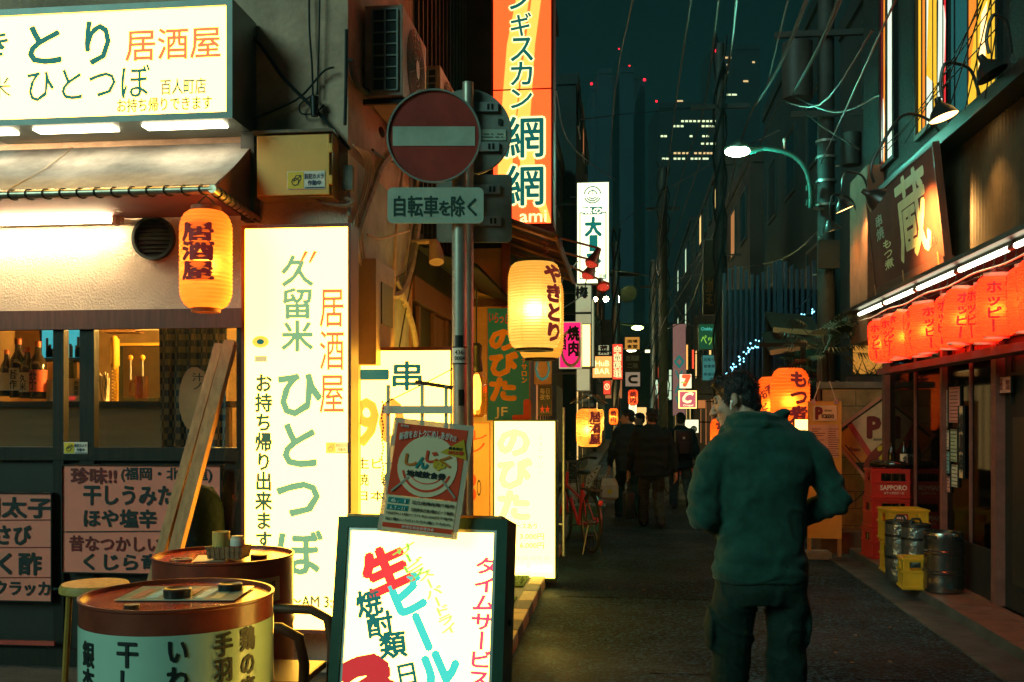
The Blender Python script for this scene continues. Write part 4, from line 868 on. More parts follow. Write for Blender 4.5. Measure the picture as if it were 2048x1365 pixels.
# awning over the salon (its underside and ribs face us)
av = thing('striped_awning', 'dark striped folding awning over the salon, its iron arms showing below', 'awning', (XB, 8.0, 3.02))
m_aw2 = M('red_brown_stripe_canvas', (.14, .035, .03), .8); b = MB(); b2 = MB()
for k in range(12):
    y0, y1 = .22*k, .22*k + .22; q_ = b if k % 2 else b2
    q_.quad((-.2, y0, .30), (.62, y0, .0), (.62, y1, 0), (-.2, y1, .30)); q_.quad((.62, y0, 0), (.64, y0, -.13), (.64, y1, -.13), (.62, y1, 0))
b.build('canvas', m_aw2, av); b2.build('canvas', M('dark_stripe_canvas', (.05, .02, .018), .8), av)
b = MB()
for k in range(5): y_ = .1 + k*.6; b.tube([(-.2, y_, .26), (.6, y_, -.03)], .014, 8)
b.tube([(.6, 0, -.03), (.6, 2.64, -.03)], .018, 8); b.build('arm_frame', M('rusty_iron', (.25, .10, .06), .5, .4), av, True)
b = MB()
for k in range(90):
    a = k*.75; b.bar((.5 + .018*math.cos(a), .15 + .018*math.sin(a), .0 - k*.0062), (.5 + .018*math.cos(a + .75), .15 + .018*math.sin(a + .75), -.0 - (k + 1)*.0062), .008)
b.build('coiled_flex', M('red_coiled_flex', (.35, .05, .05), .4), av)
# ---------------- vertical lightbox of the grill house, orange
PO = Plane(0, (0, 8.75, 0))
m_oface = M('backlit_orange_acrylic', (.8, .3, .1), .35, emit=(1, .055, .011), es=2.6, noise=.05); m_oyel = M('backlit_yellow_streak_and_band', (.8, .6, .2), emit=(1.3, .62, .10), es=1)
m_owht = M('backlit_pale_outline', (.8, .8, .6), emit=(1.25, 1.15, .5), es=1)
def outlined(chars, box, rot=0, b1=.05, b2=.012, m2=m_inkg): return [(chars, box, m_owht, dict(bold=b1, rot=rot, y=-.0045)), (chars, box, m2, dict(bold=b2, rot=rot, y=-.0075))]
og = sign('orange_lightbox_sign', 'tall orange lightbox sign with outlined black katakana and two large kanji', 'sign', PO, (982, -330, 1107, 452), .30, M('rose_brown_sign_frame', (.22, .06, .05), .45), m_oface, .022,
  outlined('ン', (1020, -24, 1062, 18)) + outlined('ギ', (1022, 28, 1062, 72)) + outlined('ス', (1022, 78, 1066, 122)) + outlined('カ', (1022, 126, 1064, 170)) + outlined('ン', (1022, 180, 1064, 216))
  + outlined('網', (1010, 236, 1086, 314)) + outlined('網', (1010, 333, 1086, 410)) + outlined('ジ', (1020, -84, 1062, -40)) + [('ami', (1040, 422, 1093, 444), m_owht, {})])
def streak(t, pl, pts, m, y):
    l = t.location; V = [((pl.hit(*p) - l).dot(pl.u), pl.hit(*p).z - l.z) for p in pts]; b = MB(); b.prism(V, y, y + .001); return b.build('streak_and_tube_band', m, t)
streak(og, PO, [(1044, -60), (1014, 90), (997, 300), (994, 410), (1022, 410), (1026, 300), (1044, 100), (1066, -60)], m_oyel, -.0025)  # yellow print, widened to stand in for the tube's bright band
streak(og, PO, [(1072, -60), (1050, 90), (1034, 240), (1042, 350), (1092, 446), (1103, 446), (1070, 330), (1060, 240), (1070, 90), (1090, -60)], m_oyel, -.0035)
MB().box(-og['hw'] + .02, og['hw'] - .02, -.0045, -.0005, (PO.hit(1040, 181).z - og.location.z), (PO.hit(1040, 181).z - og.location.z) + .012).build('joint_strip', m_kick, og)
MB().bar((-og['hw'], .15, 1.0), (-og['hw'] - .35, .15, 1.0), .05).build('wall_bracket', m_galv, og)
# ---------------- salon banner, lit stand sign, papers
PB = Plane(0, (0, 9.2, 0))
m_ban = M('turquoise_banner_print', (.002, .28, .55), .55, noise=.06); m_bor = M('orange_banner_print', (.75, .30, .02), .5); m_bred = M('red_banner_print', (.6, .05, .03), .5)
bn = sign('salon_banner', 'turquoise salon banner with orange hiragana behind the glowing yellow lantern', 'banner', PB, (974, 616, 1060, 842), .03, m_or, m_ban, .006,
  [(vert('のびた'), (981, 662, 1034, 800), m_bor, dict(bold=.05)), ('いらっしゃい', (978, 628, 1040, 648), m_bred, dict(bold=.03, rot=-.1)), (vert('エステサロン'), (1043, 690, 1054, 766), m_bor, dict(bold=.02)), ('JF', (990, 815, 1015, 838), m_white, {}), ('」', (1028, 803, 1058, 838), m_bred, dict(bold=.06))])
bn['label'] = 'turquoise salon banner with orange hiragana behind the glowing yellow lantern'
m_bface = M('backlit_pale_cream', (.8, .8, .7), .35, emit=(1, .68, .11), es=5.5, noise=.03); m_palel = M('backlit_lemon_letters', (.8, .8, .3), emit=(1.0, .96, .34), es=1); m_gr1 = M('backlit_grey_green_letters', (.4, .5, .3), emit=(.50, .55, .20), es=1); m_pw = M('backlit_white_letters', (.9, .9, .9), emit=(1.2, 1.2, .8), es=1)
PN = Plane(0, (0, 9.0, 0))
ns = sign('lit_salon_stand', 'white lit standing sign with pale lemon hiragana on the pavement edge', 'sign', PN, (986, 840, 1113, 1160), .28, M('green_enamel_frame', (.03, .18, .12), .4), m_bface, .014, both=True, texts=
  [(vert('のびた'), (998, 862, 1062, 1038), m_palel, dict(bold=.05)), (vert('エステサロン'), (1076, 870, 1087, 950), m_palel, {}), ('コースあり', (1022, 1047, 1074, 1058), m_inkd, dict(bold=.01)), ('3,000円', (1040, 1067, 1088, 1080), m_inkd, dict(bold=.01)), ('6,000円', (1040, 1085, 1088, 1098), m_inkd, dict(bold=.01)), ('3366-8658', (1012, 1129, 1104, 1145), m_pw, dict(bold=.01)), ('PM6:00-AM5:00', (1020, 1112, 1100, 1122), m_palel, {})])
MB().box(-ns['hw'] - .001, ns['hw'] + .001, -.02, .29, -.02, -.001).build('base', m_dark, ns)
PQ = Plane(0, (0, 9.4, 0))
def paper(name, label, px, m, texts, d=.01, pl=None, cat='poster', border=.004, fm=None): return sign(name, label, cat, pl or PQ, px, d, fm or m_bwood, m, border, texts)
m_ylp = M('orange_tan_paper', (.62, .40, .2), .6)  # orange-tan paper colour
paper('menu_paper', 'orange tan menu paper with a hand drawn loop under the glowing lantern', (1067, 706, 1104, 770), m_ylp, [(vert('ビール'), (1072, 712, 1080, 752), m_inkg, {}), ('〇', (1070, 712, 1100, 762), m_inkg, {})])
paper('concert_poster', 'dark printed poster below the orange tan menu paper', (1076, 772, 1104, 832), M('dark_print', (.05, .05, .045), .5), [('毎日\n夜市', (1080, 777, 1100, 800), m_lab, {}), ('★★', (1080, 810, 1100, 826), m_bred, {})])
PV = Plane(0, (0, 7.3, 0))
sign('dotted_banner', 'cream banner strip with red dots behind the pole and the poster', 'banner', PV, (936, 846, 980, 1060), .02, m_or, M('pale_orange_cloth', (.66, .42, .25), .7), .004,  # cloth in its own orange cream
  [(vert('●●'), (944, 950, 952, 1000), m_bred, {}), ('○', (954, 960, 962, 992), m_ink, {}), (vert('レノ'), (944, 862, 974, 905), m_bred, {})])
# bottle-shaped lamp with a black socket hung from the post
p = onY(953, 775, 6.9); t = thing('jar_lamp', 'clear jar lamp with a tall black socket hanging beside the pole', 'lamp', (p.x, p.y, p.z - .21))
r = 24/F*6.9
MB().lathe([(r*.55, 0), (r*.9, .02), (r, .08), (r, .22), (r*.75, .3), (r*.5, .32)], 24).build('jar_glass', glass('amber_glass'), t, True)
MB().lathe([(r*.5, .32), (r*.55, .33), (r*.5, .36), (r*.42, .42), (r*.5, .5), (r*.3, .52), (.001, .52)], 16, caps=False).build('socket', m_black, t, True)
MB().lathe([(r*.2, .05), (r*.4, .10), (r*.4, .24), (r*.2, .3)], 16, caps=True).build('bulb', M('amber_bulb_glow', (1, .7, .3), emit=(1, .5, .1), es=5), t, True)
MB().tube([(0, 0, .52), (0, 0, .9)], .006, 6).build('flex', m_wire, t)
m_rackw = M('bloom_paled_rack', (.80, .72, .55), .4, noise=.1)  # aluminium; sign bloom over it is put into the pale base colour
# steel rack between the lit signs
p = D(832, 835, 5.0); rk = thing('steel_rack', 'bare aluminium rack frame standing behind the laminated poster', 'rack', (p.x, p.y, .0), TH); q5 = F/5.0
zz = lambda py: H + (HY - py)/q5; xx = lambda px: (px - 832)/q5
for px in (776, 844, 892): MB().box(xx(px) - .009, xx(px) + .009, 0, .025, 0, zz(770)).build('upright', m_rackw, rk)
MB().box(xx(765), xx(905), -.015, -.001, zz(828), zz(812)).build('crossbar', m_rackw, rk); MB().box(xx(765), xx(905), -.015, -.001, .3, .34).build('crossbar', m_rackw, rk)
MB().bar((xx(830), .01, zz(764)), (xx(905), .01, zz(776)), .02).build('top_arm', m_bwood, rk)
cable('cable', 'thin wire strung from the steel rack to the sign pole', [D(770, 806, 4.98), D(840, 772, 5.2), D(905, 738, 5.5)], .003, m_wire)
b = MB(); p = D(765, 885, 4.95)
for k in range(26): b.ell((.004*math.sin(k), 0, -k*.016), (.005, .005, .007), 6, 4)
tag(b.build('bead_string', m_kick, None, True, loc=p + Vector((0, 0, .2))), 'red bead string hanging at the end of the steel rack', 'bead string')

# ---------------- glowing yellow lantern pair
gy = paper_glow('yellow_lantern_paper', (.9, .62, .22), (1, .50, .05), .75)
p = onY(1069, 514, 8.0)
lantern('paper_lantern', 'glowing yellow paper lantern with dark vertical hiragana under the striped awning', (p.x, 8.0, p.z), 108/F*8, 172/F*8, gy, m_dwood, [(vert('やきとり'), (-.20, .08, .22, .94), m_redink, R(50), dict(bold=.05))], 6.0, (1, .95, .62), ribs=30, rz=0, sh=.22, tp=.7, hook=.05, seams=8)
p = onY(1082, 546, 8.6)
lantern('paper_lantern', 'second yellow lantern mostly hidden behind the glowing one under the awning', (p.x, 8.6, p.z), 92/F*8.6, 160/F*8.6, gy, m_dwood, [(vert('やきとり'), (-.16, .1, .22, .93), m_redink, R(0), dict(bold=.035))], 2.0, (1, .85, .35), ribs=30, sh=.22, tp=.7, hook=.05, seams=8)
# red spotlights on long arms aimed back at the shop front
m_redl = M('red_brown_metal', (.35, .10, .06), .35, .5)  # red-brown metal for arms and shades
for k, (a, b_, l) in enumerate((((1122, 477), (1198, 497), 'upper red spotlight on a long arm in front of the white vertical sign'), ((1128, 506), (1190, 522), 'middle red spotlight on a long arm in front of the white vertical sign'), ((1130, 528), (1200, 560), 'lowest red spotlight, facing the street, below the white vertical sign'))):
    Y = 11.4 + .3*k; p, q = onY(*a, Y), onY(*b_, Y); t = thing('arm_spotlight', l, 'spotlight', p); d = q - p
    MB().tube([(0, 0, 0), d], .013, 8).build('arm', m_redl, t, True)
    hd = Vector((-.08, -.05, -.18)) if k < 2 else Vector((.04, -.10, -.10))
    MB().tube([d, d + hd*.45, d + hd], [.03, .045, .085], 18).build('lamp_shade', m_redl, t, True)
    b = MB(); b.ell(d + hd*1.02, (.075, .06, .045), 14, 8); b.build('lens', M('red_lamp_lens', (.5, .05, .03), .1, emit=(.8, .06, .03), es=.5, noise=.8, ns=60), t, True)
# ================================================================ RIGHT: the grill house with the lantern row
XW = 2.87
m_corr = M('dark_corrugated_sheet', (.055, .038, .02), .45, noise=.35, ns=5, spec=.5); m_dst = M('black_sparkle_render', (.022, .030, .030), .6, noise=.8, ns=40, bump=.8, bs=60)
gh = thing('grill_house', 'dark fronted grill bar with corrugated wall above a row of red lanterns', 'building', (XW, 7.2, 0))
def rb(name, m, boxes, **k):
    b = MB()
    for x0, x1, y0, y1, z0, z1 in boxes: b.box(x0 - XW, x1 - XW, y0 - 7.2, y1 - 7.2, z0, z1)
    return b.build(name, m, gh, **k)
rb('upper_wall', m_dst, [(2.90, 3.3, 2.0, 12.6, 4.02, 9)])
# corrugated sheet as real waves
b = MB(); n = 520; y0, y1 = 2.5, 11.55; g0 = []; g1 = []
for i in range(n + 1):
    y_ = y0 + (y1 - y0)*i/n; x = .0 + .011*math.sin(i*1.57); g0.append(b.bm.verts.new((x, y_ - 7.2, 2.74))); g1.append(b.bm.verts.new((x, y_ - 7.2, 3.88)))
for i in range(n): b.bm.faces.new((g0[i], g0[i+1], g1[i+1], g1[i]))
b.build('corrugated_wall', m_corr, gh, True)
rb('wall', m_drk, [(2.89, 3.3, 2.5, 11.6, 2.7, 4.0)])
rb('beam', M('black_painted_beam', (.022, .024, .022), .4), [(2.68, 2.95, 2.5, 11.4, 3.89, 4.0)])
rb('eaves_board', m_dwood, [(2.42, 2.86, 2.5, 11.5, 2.70, 2.735)])
rb('lantern_shelf', M('purple_brown_beam', (.12, .035, .04), .5), [(2.60, 2.78, 2.5, 10.7, 1.99, 2.05)])
rb('end_wall', M('grey_brown_board', (.26, .13, .085), .7, noise=.3, ns=4), [(2.72, 3.3, 11.62, 12.5, 2.42, 4.4)])
# lower front
m_post = M('red_glow_tinted_post_wood', (.16, .055, .04), .5, noise=.3, ns=8)  # red lantern glow on the posts is put into the wood colour
for q_ in ((2.83, 2.93, 8.02, 8.12, .1, 2.7), (2.83, 2.93, 11.3, 11.42, .1, 2.7), (2.84, 2.92, 9.35, 9.42, .1, 2.7)): rb('post', m_post, [q_])
rb('lintel', m_dwood, [(2.85, 2.93, 2.5, 8.02, 2.15, 2.3), (2.86, 2.93, 8.12, 9.35, 2.15, 2.25), (2.86, 2.93, 9.42, 11.3, 2.15, 2.25)])
rb('dado', m_dwood, [(2.87, 2.95, 8.12, 9.35, .1, .5), (2.87, 2.95, 9.42, 11.3, .1, .5)])
rb('window_pane', glass('dark_shop_glass', (.25, .25, .22), .10), [(2.885, 2.89, 8.12, 9.35, .5, 2.15), (2.885, 2.89, 9.42, 11.3, .5, 2.15)])
rb('inner_curtain', M('red_inner_blind', (.28, .05, .04), .8, noise=.4, ns=5), [(3.0, 3.02, 8.1, 11.3, .3, 2.3)])
rb('glazing_bar', m_post, [(2.87, 2.895, 8.7, 8.74, .5, 2.15), (2.87, 2.895, 10.3, 10.35, .5, 2.15)])
dr = 0
rb('door', m_dwood, [(2.90, 2.95, 6.3, 8.02, .1, 2.15)])
rb('door_panel', M('dark_door_panel', (.02, .017, .012), .4), [(2.89, 2.899, 6.5, 7.1, .3, 1.55), (2.89, 2.899, 7.25, 7.85, .3, 1.55)])
rb('door_lattice', m_dwood, [(2.88, 2.899, 6.5 + .27*k, 6.53 + .27*k, 1.65, 2.1) for k in range(6)] + [(2.878, 2.8795, 6.5, 7.85, 1.86, 1.885)])
rb('front_wall', m_drk, [(2.90, 2.95, 2.0, 6.3, .1, 2.15)])
t = rb('door_handle', M('brass_handle', (.4, .22, .06), .3, .9), [(2.862, 2.888, 7.12, 7.15, 1.2, 1.5)])
PRW = Plane(R(-90), (2.86, 0, 0))
def rsign(name, label, cat, px, m, texts=(), d=.008, pl=PRW, border=.003, fm=None): return sign(name, label, cat, pl, px, d, fm or m_dwood, m, border, texts)
m_rp = M('pinkish_paper', (.60, .26, .20), .6)  # pinkish paper for notices and price lists
rsign('door_notice', 'small pinkish paper notice stuck on the dark lattice door', 'notice', (1996, 755, 2024, 786), m_rp, [(vert('営業中'), (1999, 758, 2006, 782), m_redt, {}), (vert('歓迎'), (2012, 760, 2020, 780), m_redt, {})])
PRG = Plane(R(-90), (2.878, 0, 0))
for k, (bx, m, l) in enumerate((((1884, 781, 1897, 855), m_lab, 'cream price list strip at the top left of the grill bar window'), ((1898, 775, 1922, 846), m_rp, 'reddish paper with a drawn figure in the grill bar window'), ((1886, 860, 1900, 900), m_lab, 'short cream price list below the first strip in the grill bar window'), ((1901, 858, 1916, 925), m_note, 'greenish price list strip in the grill bar window'), ((1887, 902, 1901, 948), M('pale_teal_paper', (.22, .42, .38), .6), 'pale teal price list low in the grill bar window'), ((1889, 950, 1902, 986), m_rp, 'lowest reddish price list in the grill bar window'), ((1903, 928, 1917, 976), m_lab, 'lower cream price list right of the teal one in the grill bar window'))):
    s_ = rsign('price_list', l, 'price list', bx, m, d=.003, pl=PRG, border=.0015); hw_, hh_ = s_['hw'], s_['hh']
    b = MB(); nn = max(5, int(hh_/.03))
    for j in range(nn): z = hh_*(j + .5)/nn; b.box(-hw_*.8, hw_*(.3 + .5*random.random()), -.004, -.003, z - .004, z + .004)
    b.build('printed_lines', m_redt if m is m_rp else m_ink, s_)
rsign('vertical_banner_strip', 'orange tan vertical strip with black brush marks beside the window price lists', 'banner', (1918, 812, 1928, 958), m_ylp, [(vert('焼鳥串'), (1919, 828, 1927, 945), m_ink, dict(bold=.05))])

# board sign, leaning forward
PRK = Plane(R(-90), (2.70, 0, 0))
m_brd = M('purple_grey_board', (.15, .045, .032), .85, noise=.25, ns=3, spec=.08); m_cpaint = M('cream_sign_paint', (.85, .78, .42), .5)
ks = sign('bar_name_board', 'dark board with one large cream kanji lit by gooseneck lamps above the lanterns', 'sign', PRK, (1752, 402, 1892, 513), .05, m_bwood, m_brd, .03, (), lean=R(6))
hw_, hh_ = ks['hw'], ks['hh']
def kt(s, u0, v0, u1, v1, m, **k): lettering(ks, s, (-hw_ + u0*2*hw_, v0*hh_, -hw_ + u1*2*hw_, v1*hh_), m, **k)
kt('蔵', .46, .14, .86, .92, m_cpaint, bold=.018, shear=.0); kt(vert('串焼'), .12, .50, .24, .76, m_swht, bold=.02); kt(vert('もつ煮'), .20, .16, .34, .46, m_cpaint, bold=.02); kt('KURA', .84, .14, .93, .22, M('red_seal_paint', (.6, .05, .04), .5), bold=.03)
MB().box(-hw_ - .02, hw_ + .02, -.03, .06, -.12, -.002).build('sill_board', m_bwood, ks)
for u in (-hw_ + .1, 0, hw_ - .1): MB().box(u - .02, u + .02, -.034, -.031, -.11, .06).build('clip', M('brass_clip', (.6, .3, .12), .4, .6), ks)
# gooseneck lamps
m_shade = M('black_enamel_shade', (.02, .02, .018), .3, spec=.5); m_shin = M('warm_lit_shade_inside', (.8, .6, .3), .4, emit=(1, .55, .16), es=6)
def goose(px, py, X, label, en, aim=(.30, 0, -1), lit=True, cone=110, sz_=.115):
    p = onX(px, py, X); t = thing('gooseneck_lamp', label, 'lamp', p); d = Vector(aim).normalized()
    up = Vector((-d.x*.3, -d.y*.3, 1)).normalized(); q = d.to_track_quat('Z', 'Y').to_matrix().to_4x4()
    b = MB(); b.lathe([(.022, -.17), (.03, -.12), (.05, -.10), (sz_*.75, -.06), (sz_, 0), (sz_*.985, .0), (sz_*.7, -.055), (.045, -.095)], 28); o_ = b.build('lamp_shade', m_shade, t, True); o_.matrix_local = q
    b = MB(); b.lathe([(sz_*.95, -.006), (sz_*.9, -.004), (.001, -.004)], 28); o_ = b.build('lamp_glass', m_shin if lit else m_black, t); o_.matrix_local = q
    a0 = up*.16; w_ = XW - .12 - p.x
    zb = 3.95 - p.z
    pts = [a0, a0 + up*.12, a0 + Vector((.02, 0, .26)), Vector((w_*.35, 0, max(.42, zb + .22))), Vector((w_*.75, 0, max(.36, zb + .18))), Vector((w_, 0, max(.15, zb)))]
    cable('gooseneck', None, pts, .013, m_shade, parent=t, n=8)
    if not lit: return t
    l = lamp('SPOT', 'spot', d*.02, en, (1, .50, .13), .03, t, spot=R(cone), blend=1); l.rotation_euler = d.to_track_quat('-Z', 'Y').to_euler()
    return t
goose(1888, 236, 2.48, 'gooseneck lamp lighting the corrugated wall, nearest along the beam', 110, aim=(.30, -.10, -1), cone=70)
goose(1758, 402, 2.20, 'gooseneck lamp over the dark name board', 330, aim=(.62, .02, -.40))
goose(1690, 420, 2.48, 'gooseneck lamp lighting the grey end board, higher of the far pair', 40, aim=(.42, .05, -1))
goose(1664, 462, 2.45, 'gooseneck lamp farthest along the beam, beside the utility pole', 20, aim=(.3, .1, -1))
goose(1985, 150, 2.62, 'unlit gooseneck lamp high at the near end of the beam', .6, aim=(.5, -.2, -1), lit=False)
# four fluorescent tubes end to end under the eaves
ya, yb = 11.08, 5.7; L = (ya - yb)/5
for k in range(5):
    y0 = ya - k*L; t = thing('fluorescent_light', ('farthest', 'second farthest', 'third farthest', 'fourth farthest', 'nearest')[k] + ' white fluorescent tube in the line above the red lanterns', 'light fitting', (2.5, y0 - L/2, 2.655))
    MB().tube([(0, -L/2 + .05, 0), (0, L/2 - .05, 0)], .019, 12).build('tube', M('white_tube_glow', (.9, .9, .9), .3, emit=(.92, .93, .62), es=7, noise=0), t, True)
    MB().box(.0, .04, -L/2 + .01, L/2 - .01, .022, .044).build('batten', m_dark, t)
    for s_ in (-1, 1): MB().tube([(0, s_*(L/2 - .05), 0), (0, s_*(L/2 - .005), 0)], .021, 10).build('end_cap', m_post, t, True)
# the lantern row
hop_p = paper_glow('red_orange_lantern_paper', (.95, .15, .03), (1, .014, .0036), 7.5)
m_hink = M('dark_red_lantern_ink', (.10, .008, .01), .6, emit=(.30, .010, .010), es=1)
HT = vert('ホッピー')
NL = 11; ys = [10.12 - .385*k for k in range(NL)]
wd = ['farthest', 'second', 'third', 'fourth', 'fifth', 'sixth', 'seventh', 'eighth', 'ninth', 'tenth', 'nearest']
proto = None
for k in range(NL):
    lab = f'red lantern with slanting brush katakana in the row, {wd[k]} from the far end' if 0 < k < NL - 1 else f'red lantern with brush katakana in the row, {wd[k]} of all along the tubes'
    zt = 2.56
    if k == 0:
        proto = lantern('red_paper_lantern', lab, (2.52, ys[0], zt), .262, .40, hop_p, m_lab, [(HT, (-.20, .08, .14, .9), m_hink, R(-10), dict(bold=.03)), (HT, (-.20, .08, .14, .9), m_hink, R(80), dict(bold=.03)), (HT, (-.20, .08, .14, .9), m_hink, R(-100), dict(bold=.03)), (HT, (-.20, .08, .14, .9), m_hink, R(170), dict(bold=.03))], 2.2, (1, .42, .08), 'red lanterns along the grill bar front', ribs=20, tp=.62, hook=.06); t = proto
    else:
        t = copy_tree(proto); tag(t, lab, 'paper lantern', 'red lanterns along the grill bar front')
        t.location = (2.52 + (.035 if k % 2 else -.03), ys[k], proto.location.z + random.uniform(-.012, .012))
    t.rotation_euler = (R(random.uniform(-7, 7)), R(random.uniform(-6, 6)), R(random.uniform(-40, 40)))
cable('cable', 'pale twisted cable strung above the red lanterns with a hook for each', [(2.53, 11.2 - .6*k, 2.60 - .02*(k % 2)) for k in range(10)], .007, m_pale)
o_ = MB().tube([(0, .5, .065), (0, -4.6, .065)], .006, 5).build('hook_rail', m_wire, None, loc=(2.53, 10.2, 2.61))
for k in range(NL*2): y_ = -.2*k; MB().tube([(0, y_, .06), (.01, y_ + .02, 0), (0, y_ + .05, -.04)], .005, 5).build('hook', m_wire, o_)
tag(o_, 'wire rail with small hooks between the tubes and the red lanterns', 'hook rail')
# three windows of coloured glass, lit from inside
def stained(px, label, nsplit, cols):
    u1_, v1_ = PRU.uv(px[0], px[1]); pass
PRU = Plane(R(-90), (2.885, 0, 0))
st_cols = [M('lit_yellow_glass', (.8, .5, .1), .2, emit=(1, .52, .02), es=.75, noise=.2), M('lit_red_glass', (.6, .05, .05), .2, emit=(.75, .02, .03), es=.8), M('lit_white_glass', (.8, .8, .8), .2, emit=(.72, .78, .62), es=.9), M('lit_dark_blue_glass', (.02, .08, .09), .2, emit=(.015, .10, .10), es=.6), M('lit_orange_glass', (.8, .3, .05), .2, emit=(.9, .24, .02), es=.75)]
def window(px, label, bands, dark_shape=None, script=None):
    p, q = PRU.hit(px[0], px[3]), PRU.hit(px[2], px[3]); zt = 7.2; z0 = PRU.hit((px[0] + px[2])/2, px[3]).z
    Wd = (p - q).length; t = thing('coloured_window', label, 'window', (2.885, (p.y + q.y)/2, z0), R(-90)); h = zt - z0
    fb = MB(); recess(fb, -Wd/2 - .05, Wd/2 + .05, -.05, h, .05, -.03, .014); fb.build('window_frame', m_black, t)
    x = -Wd/2
    for k, (fr, mi, sk) in enumerate(bands):
        w_ = Wd*fr; b = MB(); b.prism([(x, 0), (x + w_, 0), (x + w_ + sk*0, h - .05), (x, h - .05)], 0.0, .01); b.build('pane', st_cols[mi], t)
        if k: MB().box(x - .006, x + .006, -.012, -.001, 0, h - .051).build('lead_strip', m_black, t)
        x += w_
    if dark_shape:
        for sh, mi in dark_shape: b = MB(); b.prism([(-Wd/2 + u*Wd, v) for u, v in sh], -.006, -.002); b.build('painted_shape', st_cols[mi] if mi >= 0 else m_ink, t)
    if script: lettering(t, script, (-Wd*.02, .5, Wd*.28, 1.6), st_cols[2], y=-.016, rot=R(68), keep=True, bold=.02)
    return t
window((1764, 0, 1790, 322), 'tall narrow coloured glass window, red and yellow beside white, above the beam', [(.12, 1, 0), (.22, 4, 0), (.10, 3, 0), (.40, 2, 0), (.16, 0, 0)], [([(.0, .1), (.12, .0), (.22, .5), (.08, .9)], 2), ([(.3, 1.2), (.4, 1.0), (.44, 1.5)], 3)])
window((1838, 0, 1897, 242), 'broad coloured glass window with yellow, white and red streaks above the near gooseneck lamp', [(.14, 0, 0), (.14, 4, 0), (.24, 2, 0), (.14, 0, 0), (.18, 3, 0), (.16, 1, 0)], [([(.30, .5), (.62, .3), (.66, 1.0), (.4, 1.5)], 0), ([(.66, 0), (.8, .0), (.9, .8), (.7, 1.4)], 2)])
window((1904, 0, 1995, 205), 'coloured glass window with a dark diagonal band and white script, nearest along the beam', [(.10, 3, 0), (.30, 3, 0), (.2, 4, 0), (.28, 0, 0), (.12, 1, 0)], [([(.35, 0), (.95, .0), (.98, .9), (.55, .62)], 0), ([(.6, .1), (.75, .1), (.8, .72), (.68, .66)], 2)], 'Bar')
for k in range(7):
    cable('cable', ('first', 'second', 'third', 'fourth', 'fifth', 'sixth', 'seventh')[k] + ' thin slanting wire from the left crossing the coloured windows', [onX(1730 + 40*k, 330 - 22*k, 2.6), onX(1990 + 12*k, 60 - 75*k, 2.5)], .005, m_wire, sag=.03)

# ---------------- crates, kegs
m_crate = M('red_plastic_crate', (.50, .028, .018), .38, noise=.12, spec=.5); m_ycr = M('yellow_plastic_crate', (.60, .32, .015), .4, noise=.15); m_wprint = M('white_crate_print', (.75, .68, .55), .5)
def crate(name, label, loc, w_, d_, h, m, group=None, bottles=0, printed=None, win=True, rz=0):
    t = thing(name, label, 'crate', loc, rz, group); e = .018
    b = MB()
    b.box(-w_/2, w_/2, 0, d_, 0, .02)
    def wall(p0, p1, horiz, n0):
        pass
    # front/back with a hand window, sides with a slot: built as bars round an opening
    for y0, y1 in ((0, e), (d_ - e, d_)):
        if win:
            b.box(-w_/2, w_/2, y0, y1, .02, h*.58); b.box(-w_/2, -w_*.28, y0, y1, h*.58, h*.86); b.box(w_*.28, w_/2, y0, y1, h*.58, h*.86); b.box(-w_/2, w_/2, y0, y1, h*.86, h)
        else: b.box(-w_/2, w_/2, y0, y1, .02, h)
    for x0, x1 in ((-w_/2, -w_/2 + e), (w_/2 - e, w_/2)):
        b.box(x0, x1, e, d_ - e, .02, h*.55); b.box(x0, x1, e, d_*.28, h*.55, h*.86); b.box(x0, x1, d_*.72, d_ - e, h*.55, h*.86); b.box(x0, x1, e, d_ - e, h*.86, h)
    b.build('crate_body', m, t)
    b = MB(); r = .012
    for z in (h - .022, h*.54, .01): b.box(-w_/2 - r, w_/2 + r, -r, -.0005, z, z + .018); b.box(-w_/2 - r, -w_/2 - .0005, 0, d_, z, z + .018)
    for x in (-w_/2, w_/2 - .02): b.box(x, x + .02, -.008, -.0006, .03, h - .024)
    b.build('moulded_rib', m, t)
    if printed: 
        for s_, q_ in printed: lettering(t, s_, (q_[0]*w_, q_[1]*h, q_[2]*w_, q_[3]*h), m_wprint, y=-.003, bold=.02)
    if bottles:
        b = MB(); c_ = MB()
        for i in range(5):
            for j in range(3):
                x, y_ = -w_/2 + .05 + i*(w_ - .1)/4, .06 + j*(d_ - .12)/2
                b.lathe([(.032, .022), (.034, .03), (.034, h*.5), (.013, h*.78), (.013, h*.92)], 12, c=(x, y_, 0)); 
        b.build('bottle', m_bot, t, True)['kind'] = 'stuff'
    return t
p = onZ(1787, 1119, .1); cx_, cy = p.x, p.y; ch = .305
PTX = [('SAPPORO', (-.30, .30, .30, .46)), ('★サッポロビール', (-.22, .16, .24, .25))]
names = ['lowest red beer crate of the stack by the grill bar window', 'middle red beer crate of the stack by the grill bar window', 'topmost red beer crate of the stack, white lettering across its front']
for k in range(3): crate('beer_crate', names[k], (cx_, cy, .1 + k*(ch + .002)), .43, .35, ch, m_crate, 'red beer crates in a stack', 1, PTX if k > 0 else None, rz=R(4 - 3*k))
zt = .1 + 3*(ch + .002)
